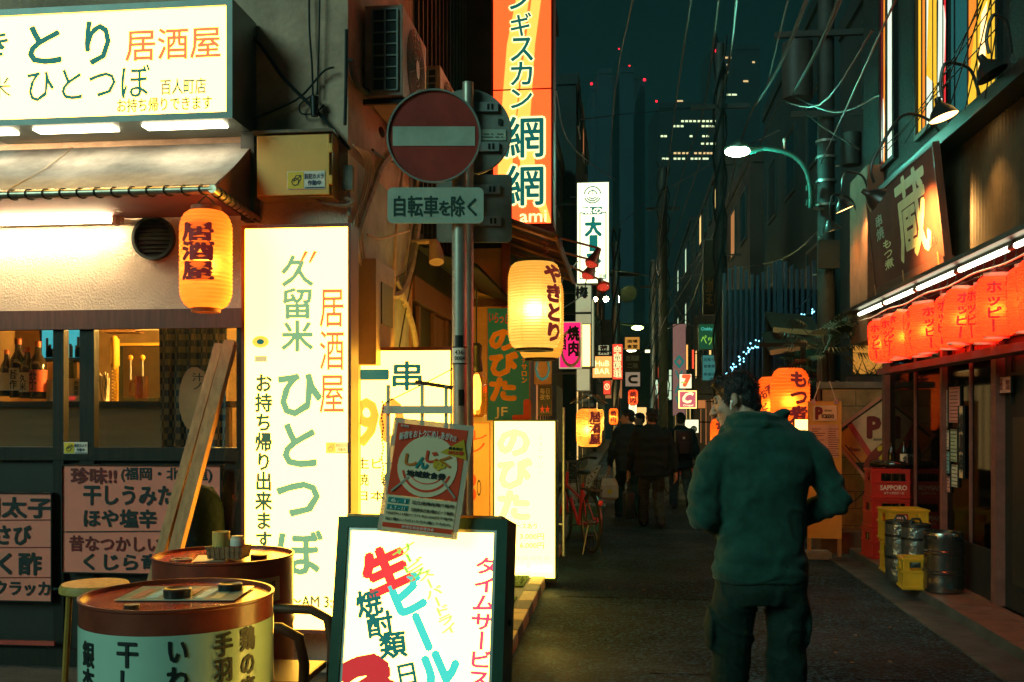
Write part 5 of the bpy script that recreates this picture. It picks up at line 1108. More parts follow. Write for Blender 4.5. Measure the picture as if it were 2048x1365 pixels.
def bott2(x, y_, h, label, lm, lie=False):
    t = thing('glass_bottle', label, 'bottle', (cx_ + x, cy + y_, zt + (.04 if lie else .002)))
    MB().lathe([(.034, 0), (.037, .008), (.037, h*.58), (.03, h*.68), (.015, h*.8), (.014, h*.97), (.016, h)], 20, caps=True).build('bottle_glass', m_bot, t, True)
    if lm: MB().lathe([(.0382, h*.15), (.0382, h*.52)], 20).build('paper_label', lm, t, True); lettering(t, '金', (-.02, h*.2, .02, h*.45), m_ink, bend=lambda z: .039, bold=.05)
    if lie: t.rotation_euler = (R(88), 0, R(lie))
bott2(.13, .1, .29, 'dark bottle with a cream label standing on the top red crate', m_lab); bott2(.03, .20, .27, 'plain dark bottle standing behind the labelled one on the top crate', None)
bott2(-.05, .12, .25, 'dark bottle lying across the middle of the top red crate', None, 70); bott2(-.15, .28, .24, 'small dark bottle lying at the left of the top red crate', None, 30)
p = onZ(1812, 1150, .1); crate('bottle_crate', 'lower tall yellow crate behind the silver wrapped kegs', (p.x + .01, p.y, .1), .34, .30, .30, m_ycr, 'yellow crates'); crate('bottle_crate', 'upper tall yellow crate standing on the lower yellow one', (p.x + .02, p.y, .402), .36, .31, .30, m_ycr, 'yellow crates', rz=R(3))
p = onZ(1836, 1181, .1); crate('bottle_crate', 'small yellow crate in front beside the steel keg', (p.x, p.y, .1), .24, .22, .27, m_ycr, 'yellow crates', rz=R(-4))
m_foil = M('silver_foil_jacket', (.20, .23, .22), .28, .85, noise=.2, ns=8, bump=.7, bs=22); m_steel = M('brushed_keg_steel', (.20, .18, .16), .24, .95, noise=.2, ns=20)
def foil(px, py, label, h=.50, r=.125):
    p = onZ(px, py, .1); t = thing('insulated_keg', label, 'keg', (p.x, p.y, .1)); pr = [(r*.98, 0)]
    for k in range(13): z = h*k/12; pr.append((r*(1 + .02*math.sin(k*2.4)), z + .004))
    pr += [(r*.95, h + .02), (.001, h + .025)]
    MB().lathe(pr, 28).build('foil_jacket', m_foil, t, True)
    for z in (h*.42, h*.8): MB().lathe([(r*1.035, z - .012), (r*1.035, z + .012)], 28).build('strap', m_black, t, True)
    MB().lathe([(r*1.02, h + .0), (r*1.0, h + .028), (r*.9, h + .03)], 28).build('rim_piping', m_black, t, True)
    MB().tube([(-.05, 0, h + .02), (-.03, 0, h + .07), (.03, 0, h + .07), (.05, 0, h + .02)], .011, 8).build('handle', m_black, t, True)
foil(1800, 1160, 'silver foil wrapped keg beside the yellow crates, left of the pair'); foil(1832, 1166, 'silver foil wrapped keg in the middle, right of the pair', .49)
p = onZ(1887, 1184, .1); kg = thing('beer_keg', 'bare steel beer keg in front of the grill bar window post', 'keg', (p.x, p.y, .1)); r = .158; h = .5
pr = [(r*.86, 0), (r*.97, .01), (r, .03), (r, .10), (r*.98, .115), (r*.98, .155), (r*1.04, .165), (r*1.04, .18), (r*.985, .19), (r*.985, .32), (r*1.04, .33), (r*1.04, .345), (r*.985, .355), (r*.98, .42), (r, .435), (r, .49), (r*.97, h), (r*.93, h), (r*.92, .44), (.06, .43), (.001, .43)]
MB().lathe(pr, 48).build('keg_body', m_steel, kg, True); MB().lathe([(.035, .43), (.035, .455), (.02, .462), (.001, .462)], 18).build('valve', m_galv, kg, True)
for a in (-.9, .5, 2.2): 
    o_ = MB().box(-.045, .045, -.003, .003, .448, .478).build('hand_hole', m_black, kg); o_.rotation_euler = (0, 0, a); o_.location = (r*1.0*math.sin(a), -r*1.0*math.cos(a), 0)
b = MB(); b.cyl((0, -r*1.0, .07), (0, -r*1.012, .07), .028); b.build('round_emblem', m_dark, kg, True)

# ---------------- block wall, leaning frame, menu board
m_block = M('yellow_brown_block', (.40, .27, .12), .85, noise=.4, ns=4, bump=.4, bs=40)  # yellow-brown blocks, tone varied at random
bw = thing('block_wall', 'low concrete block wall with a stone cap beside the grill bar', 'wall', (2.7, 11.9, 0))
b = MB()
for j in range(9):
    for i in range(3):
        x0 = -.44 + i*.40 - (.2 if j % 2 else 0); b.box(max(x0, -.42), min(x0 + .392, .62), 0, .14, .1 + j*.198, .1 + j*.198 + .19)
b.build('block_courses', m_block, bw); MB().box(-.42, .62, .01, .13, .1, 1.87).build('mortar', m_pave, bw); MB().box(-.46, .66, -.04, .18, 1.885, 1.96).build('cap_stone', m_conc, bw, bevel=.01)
PX = Plane(R(-12), (2.55, 11.62, 0)); c0 = PX.hit(1742, 880)
fr = thing('leaning_picture_frame', 'large framed poster tilted on its corner against the block wall', 'picture frame', c0); fr.rotation_euler = Euler((R(0), R(-38), R(-12)), 'XYZ')
s_ = .33
fb = MB(); recess(fb, -s_, s_ + .1, -s_, s_, .035, -.012, .02); fb.build('frame', M('pinkish_wood_frame', (.50, .22, .13), .5), fr); MB().box(-s_ + .036, s_ + .064, .0, .015, -s_ + .036, s_ - .036).build('mount_board', m_black, fr)
m_pcr = M('cream_poster_paper', (.62, .46, .26), .5)
def rp(pts, m, y, nm): b = MB(); b.prism(pts, y, y + .001); b.build(nm, m, fr)
rp([(-s_+.04, -.1), (-.06, -.27), (-.06, .26), (-s_ + .04, .26)], M('orange_poster_print', (.55, .22, .03), .5), -.002, 'orange_ground')
rp([(-.12, -.28), (s_ + .04, -.28), (s_ + .04, .27), (-.04, .28)], m_pcr, -.004, 'cream_panel'); rp([(-.16, -.24), (-.10, -.28), (-.04, .27), (-.10, .28)], m_kick, -.006, 'red_stripe')
rp([(.30*math.cos(k*.3) + .03, -.24 + .14*math.sin(k*.3)) for k in range(21) if -.24 + .14*math.sin(k*.3) > -.29], M('dark_red_disc_print', (.22, .03, .02), .5), -.007, 'dark_red_disc')
lettering(fr, 'P', (.05, -.02, .17, .2), m_redt, y=-.009, bold=.05, rot=R(-38)); lettering(fr, '2', (-.03, -.26, .08, -.13), m_stick, y=-.010, bold=.07, rot=R(-30)); lettering(fr, '地中海料理', (.0, -.09, .2, -.06), m_ink, y=-.009, rot=R(-38)); lettering(fr, 'Picasso', (-.26, .0, -.14, .04), m_redt, y=-.009, rot=R(-38), bold=.02)
PPB = Plane(R(-4), (2.2, 11.2, 0)); m_ybd = M('yellow_orange_board', (.62, .32, .06), .6, noise=.12)
pb = sign('hanging_menu_board', 'orange standing menu board hung with a framed name card and a price sheet', 'menu board', PPB, (1616, 803, 1683, 1078), .03, m_ybd, m_ybd, .004, [])
e = on_sign(pb, PPB, (1626, 812, 1673, 842)); MB().box(e[0], e[2], -.018, -.002, e[1], e[3]).build('card_frame', m_lab, pb); MB().box(e[0] + .012, e[2] - .012, -.021, -.0185, e[1] + .012, e[3] - .012).build('name_card', M('cream_card', (.66, .45, .22), .6), pb)
lettering(pb, 'P', (e[0] + .03, e[1] + .02, e[0] + .09, e[3] - .02), m_redt, y=-.023, bold=.06); lettering(pb, 'icasso', (e[0] + .09, e[1] + .03, e[2] - .03, e[1] + .085), m_ink, y=-.023, bold=.03); lettering(pb, 'BAR & DINING', (e[0] + .12, e[1] + .10, e[2] - .05, e[1] + .12), m_ink, y=-.023)
e = on_sign(pb, PPB, (1618, 850, 1676, 915)); MB().box(e[0], e[2], -.008, -.002, e[1], e[3]).build('price_sheet', M('pinkish_sheet', (.60, .34, .22), .6), pb); b = MB()  # sheet in a plain pinkish tan
for j in range(13):
    for c_ in range(2): x = e[0] + .03 + c_*.17; z = e[3] - .05 - j*.024; b.box(x, x + random.uniform(.06, .14), -.010, -.009, z, z + .007)
b.build('printed_lines', m_redt, pb)
b = MB(); 
for x in (-.12, .12): b.tube([(x, -.01, pb['hh']), (x*.4, -.01, pb['hh'] + .22)], .006, 6)
b.build('hanging_string', m_lab, pb); b = MB()
for x in (-.12, .12): b.box(x - .02, x + .02, -.02, -.001, pb['hh'] - .03, pb['hh'] + .02)
b.build('clip', m_alu, pb); 
for x in (-.16, .16): MB().box(x - .02, x + .02, .031, .06, -pb.location.z + .004, .5).build('leg', m_wood, pb)
tag(MB().box(-.33, .33, 0, .5, 0, .24).build('wooden_step', M('old_step_board', (.16, .07, .04), .7, noise=.3), None, bevel=.01, loc=onZ(1702, 1108, .022)), 'low wooden step box left of the red crates', 'step box')
p = onZ(1632, 1120, .006); tag(MB().box(-.17, .17, 0, .25, 0, .08).build('concrete_block', m_conc, None, bevel=.008, loc=p), 'hollow concrete block on the road edge below the menu board', 'block')
cable('cable', 'old dark bicycle brake wires bent beside the menu board', [onY(1690, 890, 11.4), onY(1740, 960, 11.3), onY(1690, 1010, 11.3), onY(1672, 940, 11.4)], .006, m_wire)

# ---------------- utility pole, street lamp, palm, fence, stew lanterns
m_upole = M('dark_utility_pole', (.035, .04, .038), .7, noise=.3, ns=6)  # pole in one dark base colour, slightly mottled
p = onY(1652, 835, 12.9); up = thing('utility_pole', 'dark utility pole with a transformer and tangled fittings beside the grill bar', 'utility pole', (p.x, 12.9, 0))
MB().tube([(0, 0, 0), (0, 0, 11)], [.115, .09], 18).build('pole', m_upole, up, True)
for z, l in ((5.3, .9), (6.3, 1.3), (7.2, 1.0)): MB().box(-l/2, l/2, -.16, -.1, z, z + .07).build('crossarm', m_upole, up)
MB().tube([(-.36, -.05, 5.55), (-.36, -.05, 6.25)], .19, 20).build('transformer', m_drk, up, True); MB().tube([(.3, -.05, 4.7), (.3, -.05, 5.1)], .12, 16).build('junction_can', m_drk, up, True)
for k in range(9): MB().tube([(.115*math.cos(k), .115*math.sin(k), 2 + .45*k), (.16*math.cos(k), .16*math.sin(k), 2 + .45*k)], .012, 6).build('step_bolt', m_galv, up)
for z in (4.2, 4.5, 4.8, 5.0): MB().lathe([(.13, z), (.13, z + .03)], 16).build('steel_band', m_galv, up, True)
MB().box(-.13, .13, -.18, -.12, 3.4, 3.75).build('fuse_box', m_drk, up)
# lamp arm springs from the pole
lp = onY(1478, 300, 12.6); m_lpole = M('teal_painted_steel', (.04, .13, .11), .4, .3)
sl = thing('street_lamp', 'street lamp on a curved teal arm glowing above the alley', 'street lamp', (onY(1621, 418, 12.75).x, 12.75, onY(1621, 418, 12.75).z))
pts = [onY(x, y_, 12.7) - sl.location for x, y_ in ((1621, 418), (1622, 385), (1614, 345), (1595, 318), (1565, 303), (1530, 297), (1505, 300))]
cable('arm', None, pts, .032, m_lpole, parent=sl, n=10)
q = lp - sl.location
MB().tube([pts[-1] + Vector((.12, 0, .01)), pts[-1] + Vector((-.02, 0, 0)), q + Vector((-.02, 0, .03)), q + Vector((-.18, 0, .02))], [.03, .06, .10, .02], 18).build('lamp_housing', m_lpole, sl, True)
b = MB(); b.ell(q + Vector((-.02, 0, -.02)), (.155, .10, .065), 24, 12); b.build('lamp_glass', M('street_lamp_glow', (.9, 1, .9), .2, emit=(.80, 1.0, .55), es=22), sl, True)
b = MB(); b.ell(pts[4] + Vector((.02, 0, .13)), (.02, .02, .035), 10, 6); b.tube([pts[4] + Vector((.02, 0, .03)), pts[4] + Vector((.02, 0, .1))], .012, 6); b.build('photocell', m_white, sl, True)
for z in (.04, .22): MB().box(-.05, .06, -.05, .05, z, z + .08).build('clamp', m_lpole, sl)
MB().tube([(0, 0, .02), (.25, .1, .0)], .02, 8).build('bracket', m_galv, sl)
lamp('POINT', 'lamp_light', q + Vector((-.02, 0, -.14)), 60, (.12, 1, .74), .06, sl)
# palm in front of the pole
def palm(loc, label, hgt, n, L):
    t = thing('fan_palm', label, 'palm', loc); m = M('dark_palm_leaf', (.02, .045, .022), .5)
    MB().tube([(0, 0, 0), (.02, 0, hgt*.5), (0, 0, hgt)], [.06, .05, .045], 10).build('trunk', m_dwood, t, True)
    b = MB()
    for k in range(n):
        a = random.random()*6.283; el = random.uniform(-.4, 1.1); l = L*random.uniform(.5, 1); d = Vector((math.cos(a)*math.cos(el), math.sin(a)*math.cos(el), math.sin(el)))
        base = Vector((0, 0, hgt)); tip = base + d*l*.55; b.bar(base, tip, .008)
        side = d.cross(Vector((0, 0, 1))).normalized(); upv = side.cross(d)
        for j in range(13):
            f = (j - 6)/6; dd = (d*math.cos(f*1.25) + side*math.sin(f*1.25)); e = tip + dd*l*.45*(1 - .25*abs(f)) - Vector((0, 0, .12*l)); mid = tip + dd*l*.26; sd = dd.cross(upv).normalized()*.011
            b.quad(tip, mid + sd, e, mid - sd)
    b.build('crown', m, t); return t
p = onY(1668, 835, 11.75); palm((p.x, 12.25, 0), 'dark fan palm beside the utility pole above the stew lanterns', 2.35, 34, .75)
p = onY(1600, 835, 13.2); palm((p.x + .12, 13.25, 0), 'low dark palm with fronds falling over the stew lanterns', 2.15, 26, .6)
# planter fern on top of the block wall
t = thing('wall_fern', 'dark spiky fern growing on top of the block wall in front of a lit window', 'plant', (2.95, 12.1, 1.97)); b = MB()
for k in range(60):
    a = random.random()*6.283; l = random.uniform(.15, .4); d = Vector((math.cos(a), math.sin(a)*.3, random.uniform(.3, 1.2))).normalized(); q = Vector((random.uniform(-.3, .3), 0, 0)); s2 = Vector((.008, 0, 0)); b.quad(q - s2, q + s2, q + d*l*.6 + s2, q + d*l)
b.build('fronds', M('dark_palm_leaf'), t); MB().box(-.35, .3, -.05, .08, 0, .06).build('planter', m_pave, t)
PQ2 = Plane(0, (0, 12.6, 0)); sign('amber_lit_window', 'amber reeded glass window glowing behind the fern', 'window', PQ2, (1704, 690, 1774, 750), .06, m_dwood, M('lit_amber_glass', (.6, .35, .1), .25, emit=(.65, .28, .04), es=.55, noise=.7, ns=25), .01, [])
# slatted screen
m_slatb = M('blue_light_tinted_slat', (.022, .045, .075), .45, .2, noise=.25)  # blue light on the slats is put into their base colour
p, q = onY(1448, 845, 16), onY(1650, 538, 16); sf = thing('slat_screen', 'tall blue grey screen of upright steel slats behind the stew lanterns', 'screen', (p.x, 16, .1)); Wd = q.x - p.x; b = MB(); b2 = MB()
for k in range(19):
    x = Wd*k/18; zt = 3.72 + .10*math.sin(k*.8) + .01*k; (b if k != 9 else b2).box(x - .022, x + .022, -.03, .03, .0, zt)
b.build('slat', m_slatb, sf); b2.box(Wd*.52, Wd*.58, -.05, .05, 0, 3.9); b2.build('post', m_slatb, sf)
for z in (1.2, 2.6): MB().box(-.02, Wd + .02, .031, .06, z, z + .05).build('rail', m_slatb, sf)
MB().box(0, Wd, .3, .34, 0, 3.5).build('back_panel', M('navy_back_board', (.012, .03, .05), .6), sf)
pts = [onY(x, y_, 15.5) for x, y_ in ((1448, 765), (1465, 735), (1490, 705), (1520, 685), (1560, 672), (1600, 645), (1630, 620))]
fl = thing('fairy_light_string', 'string of pale blue fairy lights draped across the slatted screen', 'string light', pts[0]); cable('wire', None, [p_ - pts[0] for p_ in pts], .004, m_wire, parent=fl)
b = MB()
for a, c_ in zip(pts, pts[1:]):
    for k in range(14): b.ell(a.lerp(c_, k/14) - pts[0] + Vector((random.uniform(-.06, .06), random.uniform(-.06, .06), random.uniform(-.07, .07))), (.011,)*3, 6, 4)
b.build('tiny_bulbs', M('blue_fairy_glow', (.3, .7, 1), emit=(.22, .75, 1), es=4.5), fl)['kind'] = 'stuff'
# little tiled eaves with orange edges between fence and grill bar
m_eav = M('brown_sheet_eaves', (.09, .05, .035), .6); m_edge = M('orange_edge_board', (.55, .25, .12), .5)
for k, (a, c_, l, Y) in enumerate((((1546, 660), (1645, 668), 'upper brown lean-to roof with a pale edge behind the palm', 14.4), ((1540, 706), (1640, 690), 'lower brown lean-to roof above the stew lanterns', 14.0))):
    p, q = onY(*a, Y), onY(*c_, Y); t = thing('lean_to_roof', l, 'roof', p); Wd = q.x - p.x
    b = MB(); b.quad((0, 0, 0), (Wd, 0, q.z - p.z), (Wd, .9, q.z - p.z + .35), (0, .9, .35)); b.quad((0, 0, -.03), (0, .9, .32), (Wd, .9, q.z - p.z + .32), (Wd, 0, q.z - p.z - .03)); b.build('sheet', m_eav, t)
    MB().bar((0, -.01, 0), (Wd, -.01, q.z - p.z), .03, .07).build('fascia', m_edge, t); MB().bar((.05, .85, -p.z + .1), (.05, .85, .3), .07).build('post', m_dwood, t); MB().bar((Wd - .05, .85, -p.z + .1), (Wd - .05, .85, .3), .07).build('post', m_dwood, t)
og_p = paper_glow('amber_lantern_paper', (.95, .36, .06), (1, .085, .006), 1.5)
p = onY(1580, 724, 13.0); lantern('paper_lantern', 'large amber stew lantern with three brushed characters under the palm fronds', (p.x, 13.0, p.z), 76/F*13, 118/F*13, og_p, m_dwood, [(vert('もつ煮'), (-.2, .1, .28, .92), m_redink, R(14), dict(bold=.04))], 4.0, (1, .72, .2), ribs=18, sh=.3, tp=.5)
p = onY(1545, 742, 13.4); lantern('paper_lantern', 'amber lantern with boxed drink words half behind the stew lantern', (p.x, 13.4, p.z), 62/F*13.4, 104/F*13.4, og_p, m_dwood, [('お酒', (-.36, .62, .06, .80), m_redink, R(-12), dict(bold=.03, rot=R(35))), (vert('ビール'), (-.26, .12, -.02, .5), m_redink, R(-12), dict(bold=.03, rot=R(22)))], 3.2, (1, .72, .2), ribs=18, sh=.3, tp=.6)
p = onY(1441, 835, 13.8); lantern('paper_lantern', 'slim orange lantern peeking out in front of the man in the green fleece', (p.x, 13.8, p.z + .06), .28, .55, og_p, m_dwood, [(vert('ちょい'), (-.25, .1, .25, .92), m_redink, R(0), dict(bold=.04))], 1.6, (1, .7, .2), ribs=14)
PWS = Plane(0, (0, 12.7, 0)); sign('small_lit_sign', 'small white lit sign under the stew lantern', 'sign', PWS, (1588, 838, 1620, 870), .1, m_dark, m_face_soft, .01, [])
# post carrying that sign and the lanterns
b = MB(); p = onY(1608, 835, 12.95); b.box(-.03, .03, 0, .06, 0.006, 2.45); b.box(-.55, .05, .0, .05, 2.45, 2.5); tag(b.build('lantern_stand', m_dwood, None, loc=(p.x, 12.98, 0)), 'dark timber stand carrying the stew lanterns and small lit sign', 'stand')
# ================================================================ DEEPER INTO THE ALLEY
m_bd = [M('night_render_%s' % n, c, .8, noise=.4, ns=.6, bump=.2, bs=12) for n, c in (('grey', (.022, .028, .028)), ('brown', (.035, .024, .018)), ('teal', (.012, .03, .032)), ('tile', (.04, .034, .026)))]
m_gl = M('dark_window_glass', (.01, .02, .022), .15, spec=.6)
m_lw = [M('lit_warm_window', (.6, .4, .2), .5, emit=(1, .62, .20), es=.9, noise=.1), M('lit_green_white_window', (.6, .7, .6), .5, emit=(.62, .85, .55), es=.8), M('lit_dim_window', (.4, .2, .1), .5, emit=(.45, .16, .05), es=.6)]
def far_house(label, side, X, y0, y1, h, m, lit=(), shop=None, d=5):
    x0, x1 = (X - d, X) if side < 0 else (X, X + d)
    t = thing('alley_building', label, 'building', (X, y0, 0)); L = y1 - y0; s = -side
    MB().box(x0 - X, x1 - X, 0, L, .05, h).build('wall', m, t)
    MB().box(x0 - X - .05, x1 - X + .05, -.04, L - .02, h + .001, h + .25).build('parapet', m, t)
    k = 0
    for z in [3.2 + 2.7*i for i in range(int((h - 3.6)//2.7) + 1)]:
        for j in range(max(1, int(L//2.4))):
            ya = .6 + j*2.4
            if ya + 1.2 > L: continue
            f = MB(); f.box(min(0, s*.04), max(0, s*.04), ya, ya + 1.2, z, z + .06); f.box(min(0, s*.04), max(0, s*.04), ya, ya + 1.2, z + 1.24, z + 1.3); f.box(min(0, s*.04), max(0, s*.04), ya, ya + .06, z + .06, z + 1.24); f.box(min(0, s*.04), max(0, s*.04), ya + 1.14, ya + 1.2, z + .06, z + 1.24)
            o_ = f.build('window', m_dark, t); mm = m_lw[lit[k % len(lit)]] if lit and (k % 3 == 1) else m_gl
            MB().box(min(s*.003, s*.02), max(s*.003, s*.02), ya + .061, ya + 1.139, z + .061, z + 1.239).build('pane', mm, o_); k += 1
    if shop is not None:
        for j in range(max(1, int(L//2.6))):
            ya = .4 + j*2.6; f = MB(); f.box(min(.003*s, s*.03), max(.003*s, s*.03), ya, min(ya + 1.9, L - .2), .5, 2.2); o_ = f.build('shop_window', m_lw[shop], t)
            g = MB(); 
            for q in range(5): yy = ya + .05 + q*.44; g.box(min(.031*s, s*.06), max(.031*s, s*.06), yy, yy + .05, .5, 2.2)
            g.build('glazing_bar', m_dark, o_)
    return t
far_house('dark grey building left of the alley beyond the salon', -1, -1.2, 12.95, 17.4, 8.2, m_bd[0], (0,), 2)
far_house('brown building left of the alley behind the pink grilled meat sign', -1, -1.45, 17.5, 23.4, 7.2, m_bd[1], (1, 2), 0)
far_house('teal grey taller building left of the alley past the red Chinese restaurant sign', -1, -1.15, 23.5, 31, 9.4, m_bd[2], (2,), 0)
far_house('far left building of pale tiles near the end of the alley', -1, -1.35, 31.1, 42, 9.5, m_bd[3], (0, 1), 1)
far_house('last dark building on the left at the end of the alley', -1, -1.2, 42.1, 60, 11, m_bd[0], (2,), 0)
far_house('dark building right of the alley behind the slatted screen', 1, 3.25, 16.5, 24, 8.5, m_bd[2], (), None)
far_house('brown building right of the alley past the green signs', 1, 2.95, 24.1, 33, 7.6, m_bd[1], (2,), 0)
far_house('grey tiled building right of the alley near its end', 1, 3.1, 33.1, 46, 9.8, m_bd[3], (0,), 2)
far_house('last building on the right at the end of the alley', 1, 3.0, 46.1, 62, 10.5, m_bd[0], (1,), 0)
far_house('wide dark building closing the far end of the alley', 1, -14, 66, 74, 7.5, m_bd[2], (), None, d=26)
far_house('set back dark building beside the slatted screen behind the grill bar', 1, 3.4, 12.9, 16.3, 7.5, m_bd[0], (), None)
tb = bpy.data.objects['alley_building.009']
for k in range(6): MB().box(9.5 + k*1.6, 10.6 + k*1.6, -.05, -.003, .6 if k % 2 else 2.8, 2.2 if k % 2 else 4.0).build('lit_window', m_lw[k % 3], tb)
# ---------------- signs hanging along the alley (pixel box, distance)
fm_d = M('dark_sign_casing', (.03, .03, .03), .5)
def hs(name, label, px, Y, m, texts=(), dep=.14, fm=None, border=.012, cat='sign', yaw=0):
    t = sign(name, label, cat, Plane(R(yaw), (0, Y, 0) if not yaw else D(px[0], 800, Y)), px, dep, fm or fm_d, m, border, texts)
    hw_ = t['hw']; s = -1 if px[0] < 1290 else 1
    MB().bar((s*hw_, .07, t['hh']*.8), (s*(hw_ + .45), .07, t['hh']*.8), .03).build('wall_bracket', m_dark, t); return t
m_wf = M('backlit_cool_white', (.8, .85, .8), .35, emit=(1, .95, .55), es=1.5, noise=.03)
m_ofr = M('backlit_orange_red', (.8, .15, .05), .35, emit=(1, .06, .03), es=1.0); m_mg = M('backlit_magenta', (.7, .02, .2), .35, emit=(.75, .012, .14), es=1.05, noise=.15); m_amb = M('backlit_amber', (.8, .5, .2), .35, emit=(1, .42, .10), es=.95, noise=.1)
m_tgl = M('backlit_deep_teal_letters', (.01, .1, .09), .5, emit=(.005, .12, .10), es=1)
w1 = hs('lit_vertical_sign', 'white lit vertical sign with one large kanji and a ringed emblem, high over the alley', (1153, 365, 1219, 568), 14, m_wf,
   [(vert('大'), (1171, 436, 1202, 472), m_tgl, dict(bold=.045)), ('丨', (1180, 472, 1194, 502), m_tgl, dict(bold=.03)), ('味の', (1166, 416, 1203, 428), m_wf, dict(bold=.04, y=-.012)), ('チ', (1172, 506, 1200, 545), m_tgl, dict(bold=.045)), ('03', (1168, 549, 1178, 556), m_tgl, {}), ('営業', (1198, 549, 1212, 556), m_tgl, {})], fm=m_sgrey)
def bxpx(t, pl, px, m, nm, y): e = on_sign(t, pl, px); return MB().box(e[0], e[2], y - .002, y, e[1], e[3]).build(nm, m, t)
PW1 = Plane(0, (0, 14, 0)); bxpx(w1, PW1, (1165, 414, 1204, 430), m_tgl, 'dark_panel', -.006)
e = on_sign(w1, PW1, (1159, 424, 1213, 559)); fb = MB(); recess(fb, e[0], e[2], e[1], e[3], .014, -.004, -.001); fb.build('printed_border', m_tgl, w1)
e = on_sign(w1, PW1, (1168, 372, 1202, 408)); cx_, cz_ = (e[0] + e[2])/2, (e[1] + e[3])/2; b = MB()
for rr_, a0, a1 in ((.115, .1, 3.04), (.06, .1, 3.04), (.115, 3.5, 5.9), (.085, 3.6, 5.8), (.055, 3.7, 5.7)):
    P_ = [(cx_ + rr_*math.cos(a0 + (a1 - a0)*k/14), -.003, cz_ + rr_*math.sin(a0 + (a1 - a0)*k/14)) for k in range(15)]
    for p_, q_ in zip(P_, P_[1:]): b.bar(p_, q_, .002, .016)
b.bar((cx_, -.003, cz_ - .01), (cx_, -.003, cz_ + .08), .002, .008); b.build('ring_emblem', m_tgl, w1)
m_cw = M('pale_glowing_panel', (.42, .42, .32), .6, emit=(.55, .55, .30), es=.5)  # these panels are given a weak glow of their own
hs('plum_sign', 'pale sign panel with a black plum kanji, below the white vertical sign', (1150, 566, 1184, 655), 15, m_cw, [('梅', (1151, 574, 1175, 596), m_ink, dict(bold=.04))], fm=m_sgrey)
hs('pale_side_panel', 'tall pale lit panel below the plum sign, beside the pink sign', (1182, 598, 1189, 735), 14.6, m_cw, [], fm=m_sgrey, dep=.3)
hs('pink_meat_sign', 'bright pink lit sign with black grilled meat kanji beside the yellow lantern', (1118, 644, 1163, 737), 12.4, m_mg, [(vert('焼肉'), (1136, 653, 1158, 712), m_ink, dict(bold=.04)), ('酒', (1119, 672, 1132, 700), m_ink, dict(bold=.04)), ('◯', (1122, 660, 1162, 734), m_lab, dict(bold=.03, y=-.001))], fm=m_cw)
hs('pale_lower_panel', 'small pale lit panel hanging under the pink sign', (1152, 737, 1181, 783), 13, m_cw, [], fm=m_sgrey)
hs('hinge_panel', 'cream lit side panel with a dark hinge beside the pink sign', (1163, 648, 1182, 735), 12.6, m_face_soft, [], fm=m_sgrey)
hs('amber_bar_sign', 'square amber lit bar sign with faint pale letters in the mid alley', (1184, 712, 1225, 757), 19, m_amb, [('HuB\nBAR', (1190, 722, 1219, 748), m_owht, {})])
hs('red_chinese_sign', 'red lit vertical sign with white outlined kanji past the amber bar sign', (1224, 688, 1246, 760), 20, m_ofr, [(vert('中華料理'), (1228, 693, 1242, 754), m_owht, dict(bold=.05)), (vert('中華料理'), (1228, 693, 1242, 754), m_ink, dict(bold=.0, y=-.006))])
hs('small_beige_sign', 'small beige sign with a red kanji above the amber bar sign', (1196, 690, 1219, 711), 20.5, m_cw, [('菜', (1200, 692, 1215, 708), m_redt, dict(bold=.04))])
hs('grey_blank_sign', 'unlit grey blank sign board high on the left of the mid alley', (1203, 640, 1240, 692), 24, M('grey_sign_board', (.11, .12, .11), .6), [])
hs('orange_notice_sign', 'orange sign with dark rows of print above the small alley lamp', (1249, 674, 1280, 700), 26, M('backlit_dull_orange', (.5, .25, .05), emit=(.40, .18, .03), es=1), [('酒場', (1254, 680, 1275, 686), m_ink, dict(bold=.03)), ('食堂', (1254, 690, 1275, 697), m_ink, dict(bold=.03))])
hs('dim_kanji_sign', 'dim dark sign with grey kanji rows below the orange sign', (1249, 704, 1281, 742), 26.5, m_bd[3], [('居酒屋', (1252, 712, 1278, 722), m_sgrey, dict(bold=.03)), ('二階', (1254, 727, 1276, 737), m_sgrey, {})])
hs('grey_loop_sign', 'small grey sign with a dark looped mark in the mid alley', (1250, 744, 1281, 774), 25.5, M('grey_lit_board', (.3, .26, .2), emit=(.16, .13, .09), es=1), [('⊂', (1258, 752, 1274, 766), m_ink, dict(bold=.05))])
hs('white_small_sign', 'small white lit sign above the walkers heads in the mid alley', (1257, 806, 1274, 835), 25, m_wf, [('酒', (1260, 812, 1271, 824), m_gr1, {})])
hs('slim_red_sign', 'slim red lit sign below the amber bar sign', (1206, 762, 1222, 790), 21, m_ofr, [('①', (1209, 768, 1219, 780), m_owht, {})])
vt = hs('diamond_tower_sign', 'tall greyish pink tower sign with a teal diamond right of the alley centre', (1345, 648, 1372, 832), 34, M('grey_pink_panel', (.22, .12, .10), emit=(.13, .065, .06), es=1), [('◇', (1349, 712, 1368, 736), m_tgl, dict(bold=.05)), (vert('VAV'), (1350, 742, 1366, 812), m_tgl, dict(bold=.02))])
m_7 = M('backlit_paper_white', (.8, .8, .7), emit=(1, .95, .60), es=.95)
hs('seven_sign', 'small white lit sign with an orange and green seven right of the alley', (1358, 748, 1384, 778), 24, m_7, [('7', (1366, 752, 1380, 772), m_inko, dict(bold=.07)), ('━', (1362, 765, 1372, 767), m_lgr, {})])
hs('rose_c_sign', 'rose coloured lit sign with a white curling letter under the seven sign', (1358, 782, 1393, 817), 24, M('backlit_rose_panel', (.6, .2, .25), emit=(.50, .10, .13), es=1), [('C', (1366, 786, 1386, 806), m_owht, dict(bold=.03, shear=.3)), ('Coupal', (1366, 809, 1386, 814), m_owht, {})], fm=m_face_soft)
